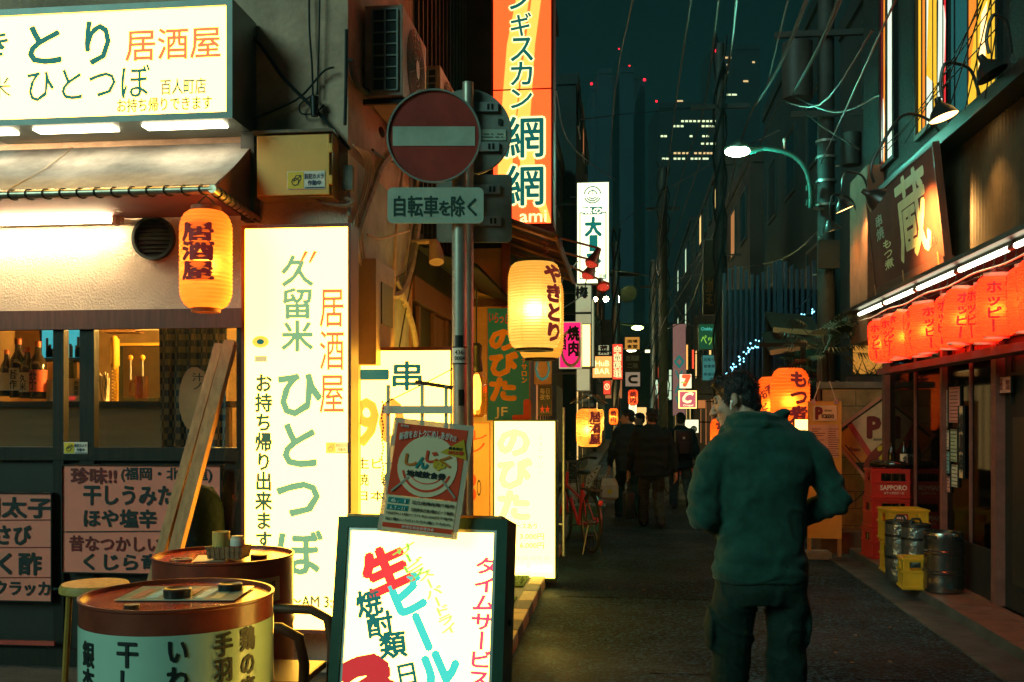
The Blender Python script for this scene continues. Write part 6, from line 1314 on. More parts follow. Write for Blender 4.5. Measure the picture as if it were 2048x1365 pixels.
hs('green_pet_sign', 'dim green sign with looping pale script right of the alley', (1397, 648, 1441, 700), 22, M('dim_green_board', (.02, .12, .05), emit=(.008, .05, .022), es=1), [('ペット', (1402, 670, 1437, 690), m_lgr, dict(bold=.01)), ('Chabby', (1402, 655, 1425, 663), m_inkt, {})])
hs('teal_notice_board', 'pale teal notice board with rows of print below the green sign', (1404, 710, 1441, 762), 21, M('teal_notice_paper', (.2, .4, .38), emit=(.03, .16, .15), es=.7), [('お知らせ', (1408, 716, 1437, 723), m_ink, {}), ('駐車禁止', (1408, 730, 1437, 736), m_ink, {}), ('新宿区', (1408, 746, 1430, 752), m_ink, {})])
hs('dark_tall_sign', 'tall dark framed sign with faint orange print high on the right', (1406, 480, 1443, 630), 23, M('dark_olive_board', (.05, .045, .02), .6), [(vert('旅荘'), (1412, 560, 1436, 612), M('faint_orange_print', (.25, .12, .02)), dict(bold=.02))], fm=m_sgrey)
hs('white_lit_window_sign', 'white lit window with a dark figure print at street level right', (1369, 839, 1398, 867), 23, m_7, [('☻', (1381, 852, 1394, 866), m_sgrey, {})])
hs('brick_red_panel', 'dim red lit brick panel beside the rose sign', (1395, 800, 1412, 818), 25, m_lw[2], [])
for k, (x0, y0, x1, y1, Y, m, l) in enumerate(((1316, 735, 1320, 820, 38, m_ofr, 'thin red lit strip sign at the far end, left of the dark pole'), (1322, 690, 1326, 730, 40, m_lw[1], 'thin pale green lit strip at the far end of the alley'), (1372, 690, 1376, 740, 37, m_amb, 'thin amber lit strip beside the tower sign, the higher one'), (1384, 700, 1388, 738, 36, m_ofr, 'thin red lit strip right of the tower sign'), (1328, 770, 1334, 830, 42, m_amb, 'thin amber strip low at the far end of the alley'), (1302, 760, 1308, 812, 44, m_wf, 'thin white lit strip at the far end, above the walkers'), (1290, 700, 1300, 706, 41, m_wf, 'tiny white lit bar high at the far end of the alley'), (1338, 740, 1343, 800, 43, m_lw[1], 'narrow greenish lit strip behind the tower sign'))):
    hs('far_lit_strip', l, (x0, y0, x1, y1), Y, m, [], border=.004)
# lanterns further in
p = onY(1178, 806, 13.6)
lantern('paper_lantern', 'amber lantern with three large kanji low on the left behind the bicycle', (p.x, 13.6, p.z), 52/F*13.6, 76/F*13.6, paper_glow('warm_amber_lantern_paper', (.95, .5, .14), (1, .28, .03), .65), m_dwood, [(vert('居酒屋'), (-.06, .08, .42, .9), m_redink, R(12), dict(bold=.045))], 9.0, (1, .65, .2), ribs=18)
lr = paper_glow('far_red_lantern_paper', (.9, .2, .08), (1, .05, .02), .7)
for (px, py, wd_, ht, Y, l, pm) in ((1227, 812, 18, 32, 19, 'small orange lantern with two kanji beyond the bicycle', og_p), (1266, 776, 20, 30, 25, 'red lantern hanging in the mid alley under the loop sign', lr), (1200, 812, 16, 44, 14.8, 'slim pale lantern behind the amber lantern beside the bicycle', gy), (1212, 765, 12, 20, 24, 'tiny red lantern at the left of the mid alley', lr)):
    p = onY(px, py, Y); lantern('paper_lantern', l, (p.x, Y, p.z), wd_/F*Y, ht/F*Y, pm, m_dwood, [('焼\n肉', (-.3, .15, .3, .85), m_redink, 0, dict(bold=.04))], 2.0, (1, .6, .2), ribs=10, hook=.05)
# plants and clear umbrella by the left shop
p = onY(1178, 808, 12.6); t = thing('clear_umbrella', 'open clear umbrella tied above the amber lantern', 'umbrella', (p.x, 12.6, p.z)); b = MB(); r = 38/F*12.6
b.lathe([(.001, r*.55), (r*.4, r*.48), (r*.8, r*.25), (r, 0)], 16); b.build('canopy', glass('crumpled_clear_plastic'), t, True); b = MB(); b.tube([(0, 0, -.5), (0, 0, r*.6)], .006, 6); b.build('shaft', m_galv, t)

b = MB()
for k in range(8): a = k*.785; b.bar((0, 0, r*.54), (r*math.cos(a), r*math.sin(a), .0), .006)
b.build('rib', m_galv, t)
m_leaf = M('olive_leaf', (.09, .10, .03), .6, noise=.5)  # olive leaf colour, varied at random
for k, (px, py, hh, l) in enumerate(((1160, 905, .75, 'leafy pot plant catching the lantern light, nearest the bicycle'), (1190, 915, .5, 'smaller leafy pot plant behind the first near the bicycle'))):
    q = onY(px, 835, 13.0 + .6*k); t = thing('pot_plant', l, 'plant', (q.x, q.y, .1)); MB().lathe([(.09, 0), (.12, .2), (.125, .22), (.1, .22), (.001, .2)], 16).build('pot', m_or, t, True); b = MB()
    for i in range(170):
        a = random.random()*6.283; rr_ = random.random()*.2; z = .25 + hh*random.random(); c_ = Vector((rr_*math.cos(a), rr_*math.sin(a), z)); d = Vector((math.cos(a), math.sin(a), random.uniform(-.5, .8)))*.05; s2 = d.cross(Vector((0, 0, 1))).normalized()*.014; b.quad(c_, c_ + d*.5 + s2, c_ + d, c_ + d*.5 - s2)
    b.build('foliage', m_leaf, t)
    b = MB(); 
    for i in range(6): b.tube([(0, 0, .2), (random.uniform(-.1, .1), random.uniform(-.1, .1), .25 + hh*.7)], .005, 5)
    b.build('stem', m_dwood, t)
q = onY(1165, 960, 12.2); t = thing('plastic_planter', 'stack of dark planters and a teal tub on the pavement behind the bicycle', 'tub', (q.x, 12.6, .1)); MB().box(-.2, .25, 0, .4, 0, .3).build('tub_body', M('teal_tub', (.02, .16, .15), .5), t, bevel=.01); MB().box(-.22, .27, -.02, .42, .301, .33).build('rim', M('teal_tub'), t)
# alley lamps further in
for (px, py, Y, l, s, gl_) in ((1275, 656, 27, 'greenish alley lamp on a bracket in the mid alley', 1, (.75, 1, .25)), (1263, 701, 34, 'pale alley lamp lower and farther than the greenish one', 1, (1, 1, .6))):
    p = onY(px, py, Y); t = thing('alley_lamp', l, 'street lamp', p); b = MB(); b.ell((0, 0, 0), (.16, .12, .06), 16, 8); b.build('lamp_glass', M('alley_lamp_glow_%d' % Y, (.9, 1, .8), emit=gl_, es=9), t, True)
    MB().tube([(-.05, 0, .06), (-.5, 0, .12), (-.9, 0, -.2), (-1.0, 0, -.6)], .03, 8).build('arm', m_dark, t, True); lamp('POINT', 'lamp_light', (0, 0, -.15), 40, gl_, .08, t)
for k, (px, py) in enumerate(((1191, 599), (1212, 599), (1235, 599))):
    p = onY(px, py, 30); t = thing('round_sign_lamp', ('left', 'middle', 'right')[k] + ' of three round white lamps in a row over the mid alley', 'lamp', p); b = MB(); b.ell((0, 0, 0), (.06 + .02*k,)*3, 12, 8); b.build('globe', m_tube, t, True); MB().bar((0, 0, .06), (0, .3, .3), .02).build('bracket', m_dark, t)
p = onY(1258, 592, 29.5); t = thing('satellite_dish', 'faint grey dish on a bracket right of the row of round lamps', 'dish', p); b = MB(); b.lathe([(.001, 0), (.15, .02), (.26, .07), (.28, .1)], 24); o_ = b.build('dish', m_sgrey, t, True); o_.rotation_euler = (R(70), 0, R(-20)); MB().bar((0, .05, 0), (-.6, .2, -.1), .03).build('bracket', m_dark, t)
# utility poles in the alley
for (px, Y, r, h, l) in ((1326, 30, .15, 9, 'dark utility pole in the middle of the far alley wound with cables'), (1306, 38, .10, 7.5, 'slim pale post at the far end beside the dark utility pole'), (1232, 22, .07, 5.4, 'dark post with an angled bracket left of the alley lamps'), (1440, 17.5, .09, 8, 'grey steel column at the near edge of the slatted screen')):
    p = onY(px, 835, Y); t = thing('alley_pole', l, 'pole', (p.x, Y, 0)); MB().tube([(0, 0, 0), (0, 0, h)], [r, r*.8], 14).build('pole', m_upole if h > 7 and px != 1306 else m_galv, t, True)
    b = MB()
    for k in range(3): b.tube([(r*1.3*math.cos(i*.9 + k*2), r*1.3*math.sin(i*.9 + k*2), .8 + i*.35) for i in range(int(h/.36))], .02, 5)
    b.build('cable_wrap', m_wire, t); MB().box(-.5, .5, -.03, .03, h*.86, h*.86 + .08).build('crossarm', m_upole, t)
# handrail post beside the salon stand
p = onY(1127, 1060, 10.4); t = thing('guide_rail', 'thin steel guide rail post beside the white lit salon stand', 'rail', (p.x, 10.4, .1)); MB().tube([(0, 0, 0), (0, 0, 1.55)], .016, 10).build('post', m_galv, t, True); MB().tube([(-.12, 0, .33), (.0, 0, .33)], .012, 8).build('bracket', m_galv, t)
# ---------------- parked bicycle seen from behind
def bicycle(loc, rz, label):
    t = thing('parked_bicycle', label, 'bicycle', loc, rz); mf = M('red_bicycle_paint', (.50, .03, .04), .3, .3); mty = M('tyre_rubber', (.012, .012, .012), .7); mch = M('dull_chrome', (.12, .10, .085), .35, .9)
    R_ = .33
    for y in (0, 1.08):
        w_ = MB(); n = 40
        w_.tube([(0, y + R_*math.cos(a), R_ + R_*math.sin(a) + .018) for a in [k*6.2832/n for k in range(n + 1)]], .019, 8, caps=False); o_ = w_.build('wheel', mty, t, True)
        q = MB(); q.tube([(0, y + (R_ - .026)*math.cos(a), R_ + .018 + (R_ - .026)*math.sin(a)) for a in [k*6.2832/n for k in range(n + 1)]], .010, 6, caps=False); q.build('rim', mch, o_, True)
        q = MB()
        for k in range(24): a = k*6.2832/24; q.bar((.02*(-1)**k, y, R_ + .018), (0, y + (R_ - .03)*math.cos(a), R_ + .018 + (R_ - .03)*math.sin(a)), .0025)
        q.build('spoke', mch, o_); q = MB(); q.cyl((-.05, y, R_ + .018), (.05, y, R_ + .018), .022, n=14); q.build('hub', mch, o_, True)
        q = MB(); q.tube([(0, y + (R_ + .035)*math.cos(a), R_ + .018 + (R_ + .035)*math.sin(a)) for a in [.5 + k*2.1/16 + (.75 if y == 0 else 0) for k in range(17)]], .022, 6); q.build('mudguard', mch, t, True)
    hub0, hub1 = Vector((0, 0, .348)), Vector((0, 1.08, .348)); bb = Vector((0, .46, .28)); st = Vector((0, .30, .78)); hd = Vector((0, .92, .88)); hl = Vector((0, .96, .72))
    q = MB(); q.tube([bb, st], .017, 8); q.tube([bb, hl], .02, 8); q.tube([st - Vector((0, -.03, .2)), hl], .016, 8); q.tube([hd, hl], .02, 8)
    for x in (-.05, .05): q.tube([hub0 + Vector((x, 0, 0)), bb], .010, 6); q.tube([hub0 + Vector((x, 0, 0)), st - Vector((0, 0, .08))], .009, 6); q.tube([hl, hub1 + Vector((x, 0, 0))], .012, 6)
    q.build('frame', mf, t, True)
    q = MB(); q.tube([st, st + Vector((0, -.02, .10))], .013, 8); q.build('seat_post', mch, t, True)
    q = MB(); q.ell(st + Vector((0, -.03, .13)), (.085, .10, .035), 16, 8); q.ell(st + Vector((0, .07, .13)), (.035, .12, .028), 12, 8); q.build('saddle', m_black, t, True)
    q = MB(); q.tube([hd, hd + Vector((0, -.02, .12))], .013, 8); q.tube([hd + Vector(v) for v in ((-.29, -.18, .17), (-.24, -.06, .17), (-.12, .0, .13), (0, -.02, .12), (.12, 0, .13), (.24, -.06, .17), (.29, -.18, .17))], .012, 8); q.build('handlebar', mch, t, True)
    q = MB(); 
    for s_ in (-1, 1): q.tube([hd + Vector((s_*.265, -.11, .17)), hd + Vector((s_*.295, -.21, .17))], .018, 8)
    q.build('grip', m_black, t, True)
    q = MB(); x0, x1, y0, y1, z0, z1 = -.17, .17, 1.02, 1.30, .74, .98
    for k in range(10): z = z0 + (z1 - z0)*k/9; e = .02*k/9; q.tube([(x0 - e, y0, z), (x1 + e, y0, z), (x1 + e, y1 + e, z), (x0 - e, y1 + e, z), (x0 - e, y0, z)], .0035, 4)
    for k in range(13): x = x0 + (x1 - x0)*k/12; q.bar((x, y0, z0), (x, y0, z1), .004); q.bar((x, y1, z0), (x, y1 + .02, z1), .004); q.bar((x, y0, z0), (x, y1, z0), .004)
    q.build('basket', m_black, t)
    q = MB(); q.box(-.07, .07, -.2, .2, .715, .73)
    for x in (-.06, 0, .06): q.tube([(x, -.2, .735), (x, .2, .735)], .006, 6)
    q.tube([(-.06, -.12, .72), (-.06, 0, .36)], .006, 6); q.tube([(.06, -.12, .72), (.06, 0, .36)], .006, 6); q.build('rear_rack', mch, t, True)
    q = MB(); q.ell((0, -.335, .60), (.03, .015, .03), 12, 8); q.build('rear_reflector', M('red_reflector', (.6, .02, .03), .15, spec=.8), t, True)
    q = MB(); q.tube([(.07, .46, .28), (.07, .06, .35), (.07, .02, .38)], .035, 8); q.build('chain_guard', mf, t, True)
    q = MB()
    for s_ in (-1, 1): q.tube([(s_*.03, 0, .33), (s_*.11, -.04, .0)], .008, 6)
    q.build('kickstand', mch, t, True)
    q = MB(); q.cyl((-.12, .46, .28), (.12, .46, .28), .01, n=8); q.tube([(.12, .46, .28), (.12, .54, .13)], .009, 6); q.tube([(-.12, .46, .28), (-.12, .38, .43)], .009, 6); q.box(.125, .2, .50, .58, .12, .14); q.box(-.2, -.125, .34, .42, .42, .44); q.build('pedal_crank', m_black, t)
    q = MB(); q.tube([hd + Vector((.2, -.03, .15)), hd + Vector((.12, .12, .02)), hl + Vector((.05, .03, 0)), hub1 + Vector((.03, -.1, .3))], .004, 5); q.build('brake_cable', m_wire, t)
    return t
p = onZ(1182, 1108, .006); bicycle((p.x, p.y, .007), R(20), 'red framed bicycle with a front basket parked on the left of the road')
for k, (px, Y, l) in enumerate(((1395, 19, 'dark bicycle parked on the right beyond the walkers'),)):
    o_ = copy_tree([x for x in bpy.data.objects if x.name == 'parked_bicycle'][0]); p = onY(px, 835, Y); o_.location = (p.x, Y, .007 if k == 0 else .1); o_.rotation_euler.z = R(25 if k == 0 else -14); tag(o_, l, 'bicycle')

# ---------------- towers beyond the roofs, night sky lights
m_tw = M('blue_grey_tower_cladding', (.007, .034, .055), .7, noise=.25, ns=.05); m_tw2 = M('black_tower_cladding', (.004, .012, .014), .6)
def tower(name, label, px, d, m, dep=20, base=950):
    a, q = D(px[0], px[1], d), D(px[2], base, d); t = thing(name, label, 'tower', ((a.x + q.x)/2, (a.y + q.y)/2, 0), TH); w_ = (a - q).length; w_ = (px[2] - px[0])/F*d
    MB().box(-w_/2, w_/2, 0, dep, -.3, a.z).build('tower_shaft', m, t); MB().box(-w_/2, w_/2, -.4, -.01, a.z - 1.5, a.z).build('parapet', m, t); return t, a.z, w_
m_bea = M('red_beacon_glow', (1, 0, 0), emit=(1, .01, .03), es=3)
def beacon(px, py, d, l, s=.5): b = MB(); b.ell((0, 0, 0), (s*.8,)*3, 8, 6); tag(b.build('aviation_beacon', m_bea, None, True, loc=D(px, py, d)), l, 'beacon')
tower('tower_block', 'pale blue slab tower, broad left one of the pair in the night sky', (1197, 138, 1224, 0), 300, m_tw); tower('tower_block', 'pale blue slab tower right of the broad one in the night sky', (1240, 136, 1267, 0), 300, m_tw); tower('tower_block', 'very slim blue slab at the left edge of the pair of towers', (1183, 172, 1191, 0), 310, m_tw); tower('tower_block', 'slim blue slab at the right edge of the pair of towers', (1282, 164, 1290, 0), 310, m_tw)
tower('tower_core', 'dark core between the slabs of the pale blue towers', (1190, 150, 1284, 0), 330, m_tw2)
beacon(1183, 168, 305, 'red beacon on top of the slim left slab'); beacon(1289, 160, 305, 'red beacon on top of the slim right slab', .55); beacon(1259, 132, 305, 'faint red beacon on the right slab roof', .3); beacon(1238, 98, 305, 'faint red beacon high above the pair of towers', .3)
m_tww = [M('white_office_light', (.9, .9, .8), emit=(.75, .85, .45), es=1.1), M('warm_office_light', (.9, .7, .4), emit=(.85, .50, .20), es=.9), M('dim_office_light', (.5, .4, .3), emit=(.30, .22, .12), es=.9)]
tw, tz, ww = tower('office_tower', 'dark office tower with rows of lit windows behind the street lamp', (1318, 205, 1442, 0), 260, m_tw2); k2 = F/260
def win(t, px, py, d, m, s=5, l=-.06): k_ = F/d; q = D(px, py, d); v = q - t.location; x = v.dot(RT); w_ = s/k_; MB().box(x - w_/2, x + w_/2, l - .05, l, q.z - w_*.35, q.z + w_*.35).build('lit_window', m, t)
for y_, xs, m in ((243, [1365, 1373, 1381, 1389, 1398, 1407, 1415, 1423, 1430], 0), (253, [1348, 1356, 1364, 1406, 1414, 1422, 1430], 0), (273, [1324, 1331, 1382, 1407, 1415], 0), (288, [1405, 1414, 1423, 1430], 0), (307, [1350, 1358, 1367, 1375, 1391, 1400, 1408, 1416, 1423], 1), (318, [1327, 1334, 1350, 1358, 1367, 1384, 1392, 1400, 1408, 1414], 0), (203, [1357, 1363], 1)):
    for x in xs: win(tw, x, y_, 260, m_tww[m], 5.5)
tw2, *_ = tower('office_tower', 'taller black tower with few dim lit floors above the street lamp', (1425, 90, 1520, 0), 320, m_tw2)
for y_, xs, m in ((116, [1441, 1447, 1453, 1460], 1), (130, [1441, 1447, 1455], 2), (145, [1441, 1454], 2), (190, [1446, 1452, 1459, 1466, 1471], 0), (163, [1489, 1494], 1), (232, [1443, 1450], 1), (125, [1507], 1)):
    for x in xs: win(tw2, x, y_, 320, m_tww[m], 5)
beacon(1433, 102, 318, 'bright red beacon at the corner of the taller black tower', .7); beacon(1452, 84, 318, 'small red beacon above the taller black tower', .35); beacon(1437, 247, 258, 'red beacon beside the lit top row of the office tower', .5); beacon(1313, 203, 258, 'faint red beacon left of the office tower roof', .35)
p = D(1535, 379, 60); t = thing('lit_roof_dish', 'white round lamp and small lit pane on a dark roof below the street lamp', 'lamp', p); b = MB(); b.ell((0, 0, 0), (.22, .2, .25), 14, 8); b.build('globe', M('round_roof_lamp', (.9, .9, .9), emit=(1, .95, .7), es=1.3), t, True); MB().box(.75, 1.15, 0, .1, -.15, .13).build('lit_pane', m_tww[0], t); MB().tube([(.0, .1, -.2), (.4, .3, -1.2)], .05, 6).build('bracket', m_dark, t); MB().tube([(.95, .1, -.1), (.4, .3, -1.2)], .05, 6).build('bracket', m_dark, t)
far_house('dark roof block standing behind the utility pole on the right', 1, 9.5, 56, 70, 13.6, m_bd[0], (), None, d=14)
# ---------------- overhead cables
m_cw1 = M('dark_teal_cable', (.012, .024, .026), .45, spec=.5)  # cables in one dark teal colour
CB = [([(1625, -30, 6), (1560, 130, 9), (1512, 210, 12.4)], .016, 'thick bundle of overhead cables dropping to the transformer pole, left of the pair'), ([(1690, -30, 6), (1640, 90, 8), (1585, 190, 12.2)], .018, 'thick bundle of overhead cables dropping to the transformer pole, right of the pair'),
 ([(1512, 205, 12.5), (1480, 290, 16), (1430, 470, 24), (1330, 640, 31)], .014, 'overhead cable running from the transformer down the alley past the lamp'), ([(1560, 200, 12.6), (1500, 330, 17), (1420, 480, 26), (1330, 600, 31)], .012, 'overhead cable running below the street lamp towards the far pole'),
 ([(1385, -20, 9), (1345, 260, 20), (1320, 480, 30), (1300, 640, 38)], .012, 'faint steep overhead cable left of the lit office tower'), ([(1440, -20, 9), (1405, 230, 20), (1370, 330, 26), (1330, 480, 31)], .012, 'faint steep overhead cable crossing the lit office windows'), ([(1475, -20, 8), (1455, 140, 13), (1420, 260, 20), (1375, 400, 28), (1330, 520, 31)], .013, 'steep overhead cable right of the lit office windows'),
 ([(1745, 60, 6.5), (1640, 210, 9), (1560, 200, 12.5)], .008, 'drooping overhead cable from the coloured windows to the pole, upper'), ([(1760, 190, 7.5), (1670, 225, 9.5), (1590, 195, 12.5)], .008, 'drooping overhead cable from the beam to the pole, lower'), ([(1720, 300, 9), (1640, 250, 11), (1600, 215, 12.5)], .008, 'short drooping service cable near the pole fittings'),
 ([(1112, 180, 9), (1150, 300, 14), (1230, 360, 28)], .008, 'thin cable leaving the orange lightbox towards the towers'), ([(1105, 590, 9), (1180, 500, 16), (1300, 400, 30), (1420, 330, 20), (1560, 260, 13)], .008, 'long thin cable crossing the alley in front of the white vertical sign'),
 ([(1120, 620, 12), (1165, 590, 13), (1210, 540, 15), (1330, 560, 31)], .008, 'thin cable passing the lowest red spotlight'), ([(1330, 660, 30), (1365, 640, 28), (1400, 560, 24), (1410, 480, 22)], .014, 'pale lit cable loop right of the far utility pole'), ([(1330, 600, 30), (1300, 690, 36), (1250, 720, 40)], .012, 'cable sagging left from the far utility pole'), ([(1328, 560, 30), (1380, 650, 34), (1440, 640, 40)], .012, 'cable sagging right from the far utility pole'), ([(1640, 460, 12.7), (1560, 520, 18), (1450, 540, 24), (1335, 560, 30)], .012, 'cable bundle sagging from the near pole to the far pole over the screen'), ([(1650, 560, 12.7), (1560, 640, 17), (1450, 660, 22)], .008, 'low service cable in front of the slatted screen'),
 ([(1800, -20, 5), (1700, 200, 8), (1640, 330, 12.6)], .007, 'thin straight wire falling past the narrow coloured window'), ([(1580, -20, 7), (1530, 190, 12)], .008, 'loose wire left of the thick cable bundles'), ([(1270, -20, 10), (1225, 240, 24), (1210, 560, 40)], .010, 'faint vertical cable in front of the pale towers'), ([(1160, 240, 20), (1290, 225, 40), (1440, 215, 60)], .014, 'faint level cable across the sky between the towers'), ([(1140, 395, 16), (1180, 395, 30)], .01, 'short faint wire left of the white vertical sign')]
for pts, r, l in CB: cable('overhead_cable', l, [D(*p_) for p_ in pts], r, m_cw1, group='overhead cables')

# ================================================================ PEOPLE
from mathutils import noise as mnoise
def blob(name, prims, voxel, mat, parent, it=4, fold=None, smooth_f=.5):
    b = MB()
    for p in prims:
        if p[0] == 'c':
            pts, rr = p[1], p[2]; b.tube(pts, list(rr), 14)
            for q, r in zip(pts, rr): b.ell(q, (r, r, r), 14, 9)
        elif p[0] == 'e': b.ell(p[1], p[2], 20, 12, p[3] if len(p) > 3 else None)
        elif p[0] == 'l':
            rings = []
            for cx, cy, z, rx, ry in p[1]: rings.append([b.bm.verts.new((cx + rx*math.cos(a)*(abs(math.cos(a))**-.15 if abs(math.cos(a)) > .05 else 1), cy + ry*math.sin(a), z)) for a in [k*6.28318/28 for k in range(28)]])
            for r0, r1 in zip(rings, rings[1:]):
                for k in range(28): b.bm.faces.new((r0[k], r0[(k+1) % 28], r1[(k+1) % 28], r1[k]))
            b.bm.faces.new(rings[0][::-1]); b.bm.faces.new(rings[-1])
    bmesh.ops.recalc_face_normals(b.bm, faces=b.bm.faces)
    me = bpy.data.meshes.new('b'); b.bm.to_mesh(me); b.bm.free(); o = bpy.data.objects.new('b', me)
    m = o.modifiers.new('r', 'REMESH'); m.mode = 'VOXEL'; m.voxel_size = voxel
    m = o.modifiers.new('s', 'SMOOTH'); m.factor = smooth_f; m.iterations = it
    me = bake(o); me.name = name; me.materials.clear(); me.materials.append(mat)
    if fold:
        co = [v.co + v.normal * fold(v.co, v.normal) for v in me.vertices]
        for v, c in zip(me.vertices, co): v.co = c
    for f in me.polygons: f.use_smooth = True
    return link(bpy.data.objects.new(name, me), parent)
def hand(p, d, s=1, side=1, curl=.6, up=Vector((0, 0, 1))):
    """palm, four bent fingers of different lengths and a thumb, as capsules"""
    p = Vector(p); d = Vector(d).normalized(); sd = d.cross(up).normalized()*side; nn = sd.cross(d)*side
    out = [('c', [p, p + d*.045*s, p + d*.085*s], [.024*s, .032*s, .030*s])]
    for k, L in enumerate((.068, .078, .072, .056)):
        o = p + d*.088*s + sd*(k - 1.5)*.019*s; a = d; pts = [o - d*.02*s]
        for j in range(3): a = (a - nn*curl*.6).normalized(); pts.append(pts[-1] + a*L*s*(.45, .32, .23)[j] + (d*.02*s if j == 0 else Vector()))
        out.append(('c', pts, [.0095*s, .009*s, .0085*s, .0075*s]))
    o = p + d*.03*s - sd*.028*s; out.append(('c', [o, o + (d*.6 - sd*.8)*.035*s, o + (d*.9 - sd*.6 - nn*.3)*.062*s], [.012*s, .0105*s, .009*s]))
    return out
m_skin = M('warm_skin', (.42, .24, .16), .5, noise=.12, ns=20, bump=.05, bs=160, spec=.4); m_hair = M('black_hair', (.010, .011, .011), .5, spec=.35, bump=.5, bs=120)
m_fleece = M('green_fleece', (.015, .058, .046), .95, noise=.3, ns=14, bump=.15, bs=420, sheen=.12, spec=.12); m_trs = M('dark_work_trousers', (.010, .026, .020), .85, noise=.3, ns=25, bump=.2, bs=90, spec=.2); m_shoe = M('black_shoe', (.012, .012, .012), .5)
def HT_(R3, T3): return lambda v: T3 + R3 @ Vector(v)
def head_prims(tr, R3, s=1):
    q = lambda *v: tr(Vector(v)*s); e = R3.to_euler()
    return [('e', q(0, -.012, .03), Vector((.074, .093, .085))*s, e), ('e', q(0, .042, -.03), Vector((.060, .056, .085))*s, e), ('e', q(0, .045, -.082), Vector((.044, .046, .036))*s, e), ('e', q(0, .080, -.102), Vector((.021, .018, .017))*s, e),
      ('c', [q(0, .096, .004), q(0, .112, -.022), q(0, .124, -.045)], [.008*s, .010*s, .0125*s]), ('e', q(.010, .110, -.048), Vector((.009, .010, .008))*s, e), ('e', q(-.010, .110, -.048), Vector((.009, .010, .008))*s, e),
      ('e', q(0, .086, .020), Vector((.050, .015, .012))*s, e), ('e', q(.036, .072, -.038), Vector((.022, .022, .022))*s, e), ('e', q(-.036, .072, -.038), Vector((.022, .022, .022))*s, e),
      ('e', q(0, .100, -.070), Vector((.021, .011, .0065))*s, e), ('e', q(0, .098, -.081), Vector((.018, .011, .007))*s, e)] + [x for sd in (-1, 1) for x in (('e', q(sd*.080, -.008, -.012), Vector((.007, .019, .030))*s, e), ('e', q(sd*.079, .0, -.036), Vector((.008, .010, .012))*s, e))]
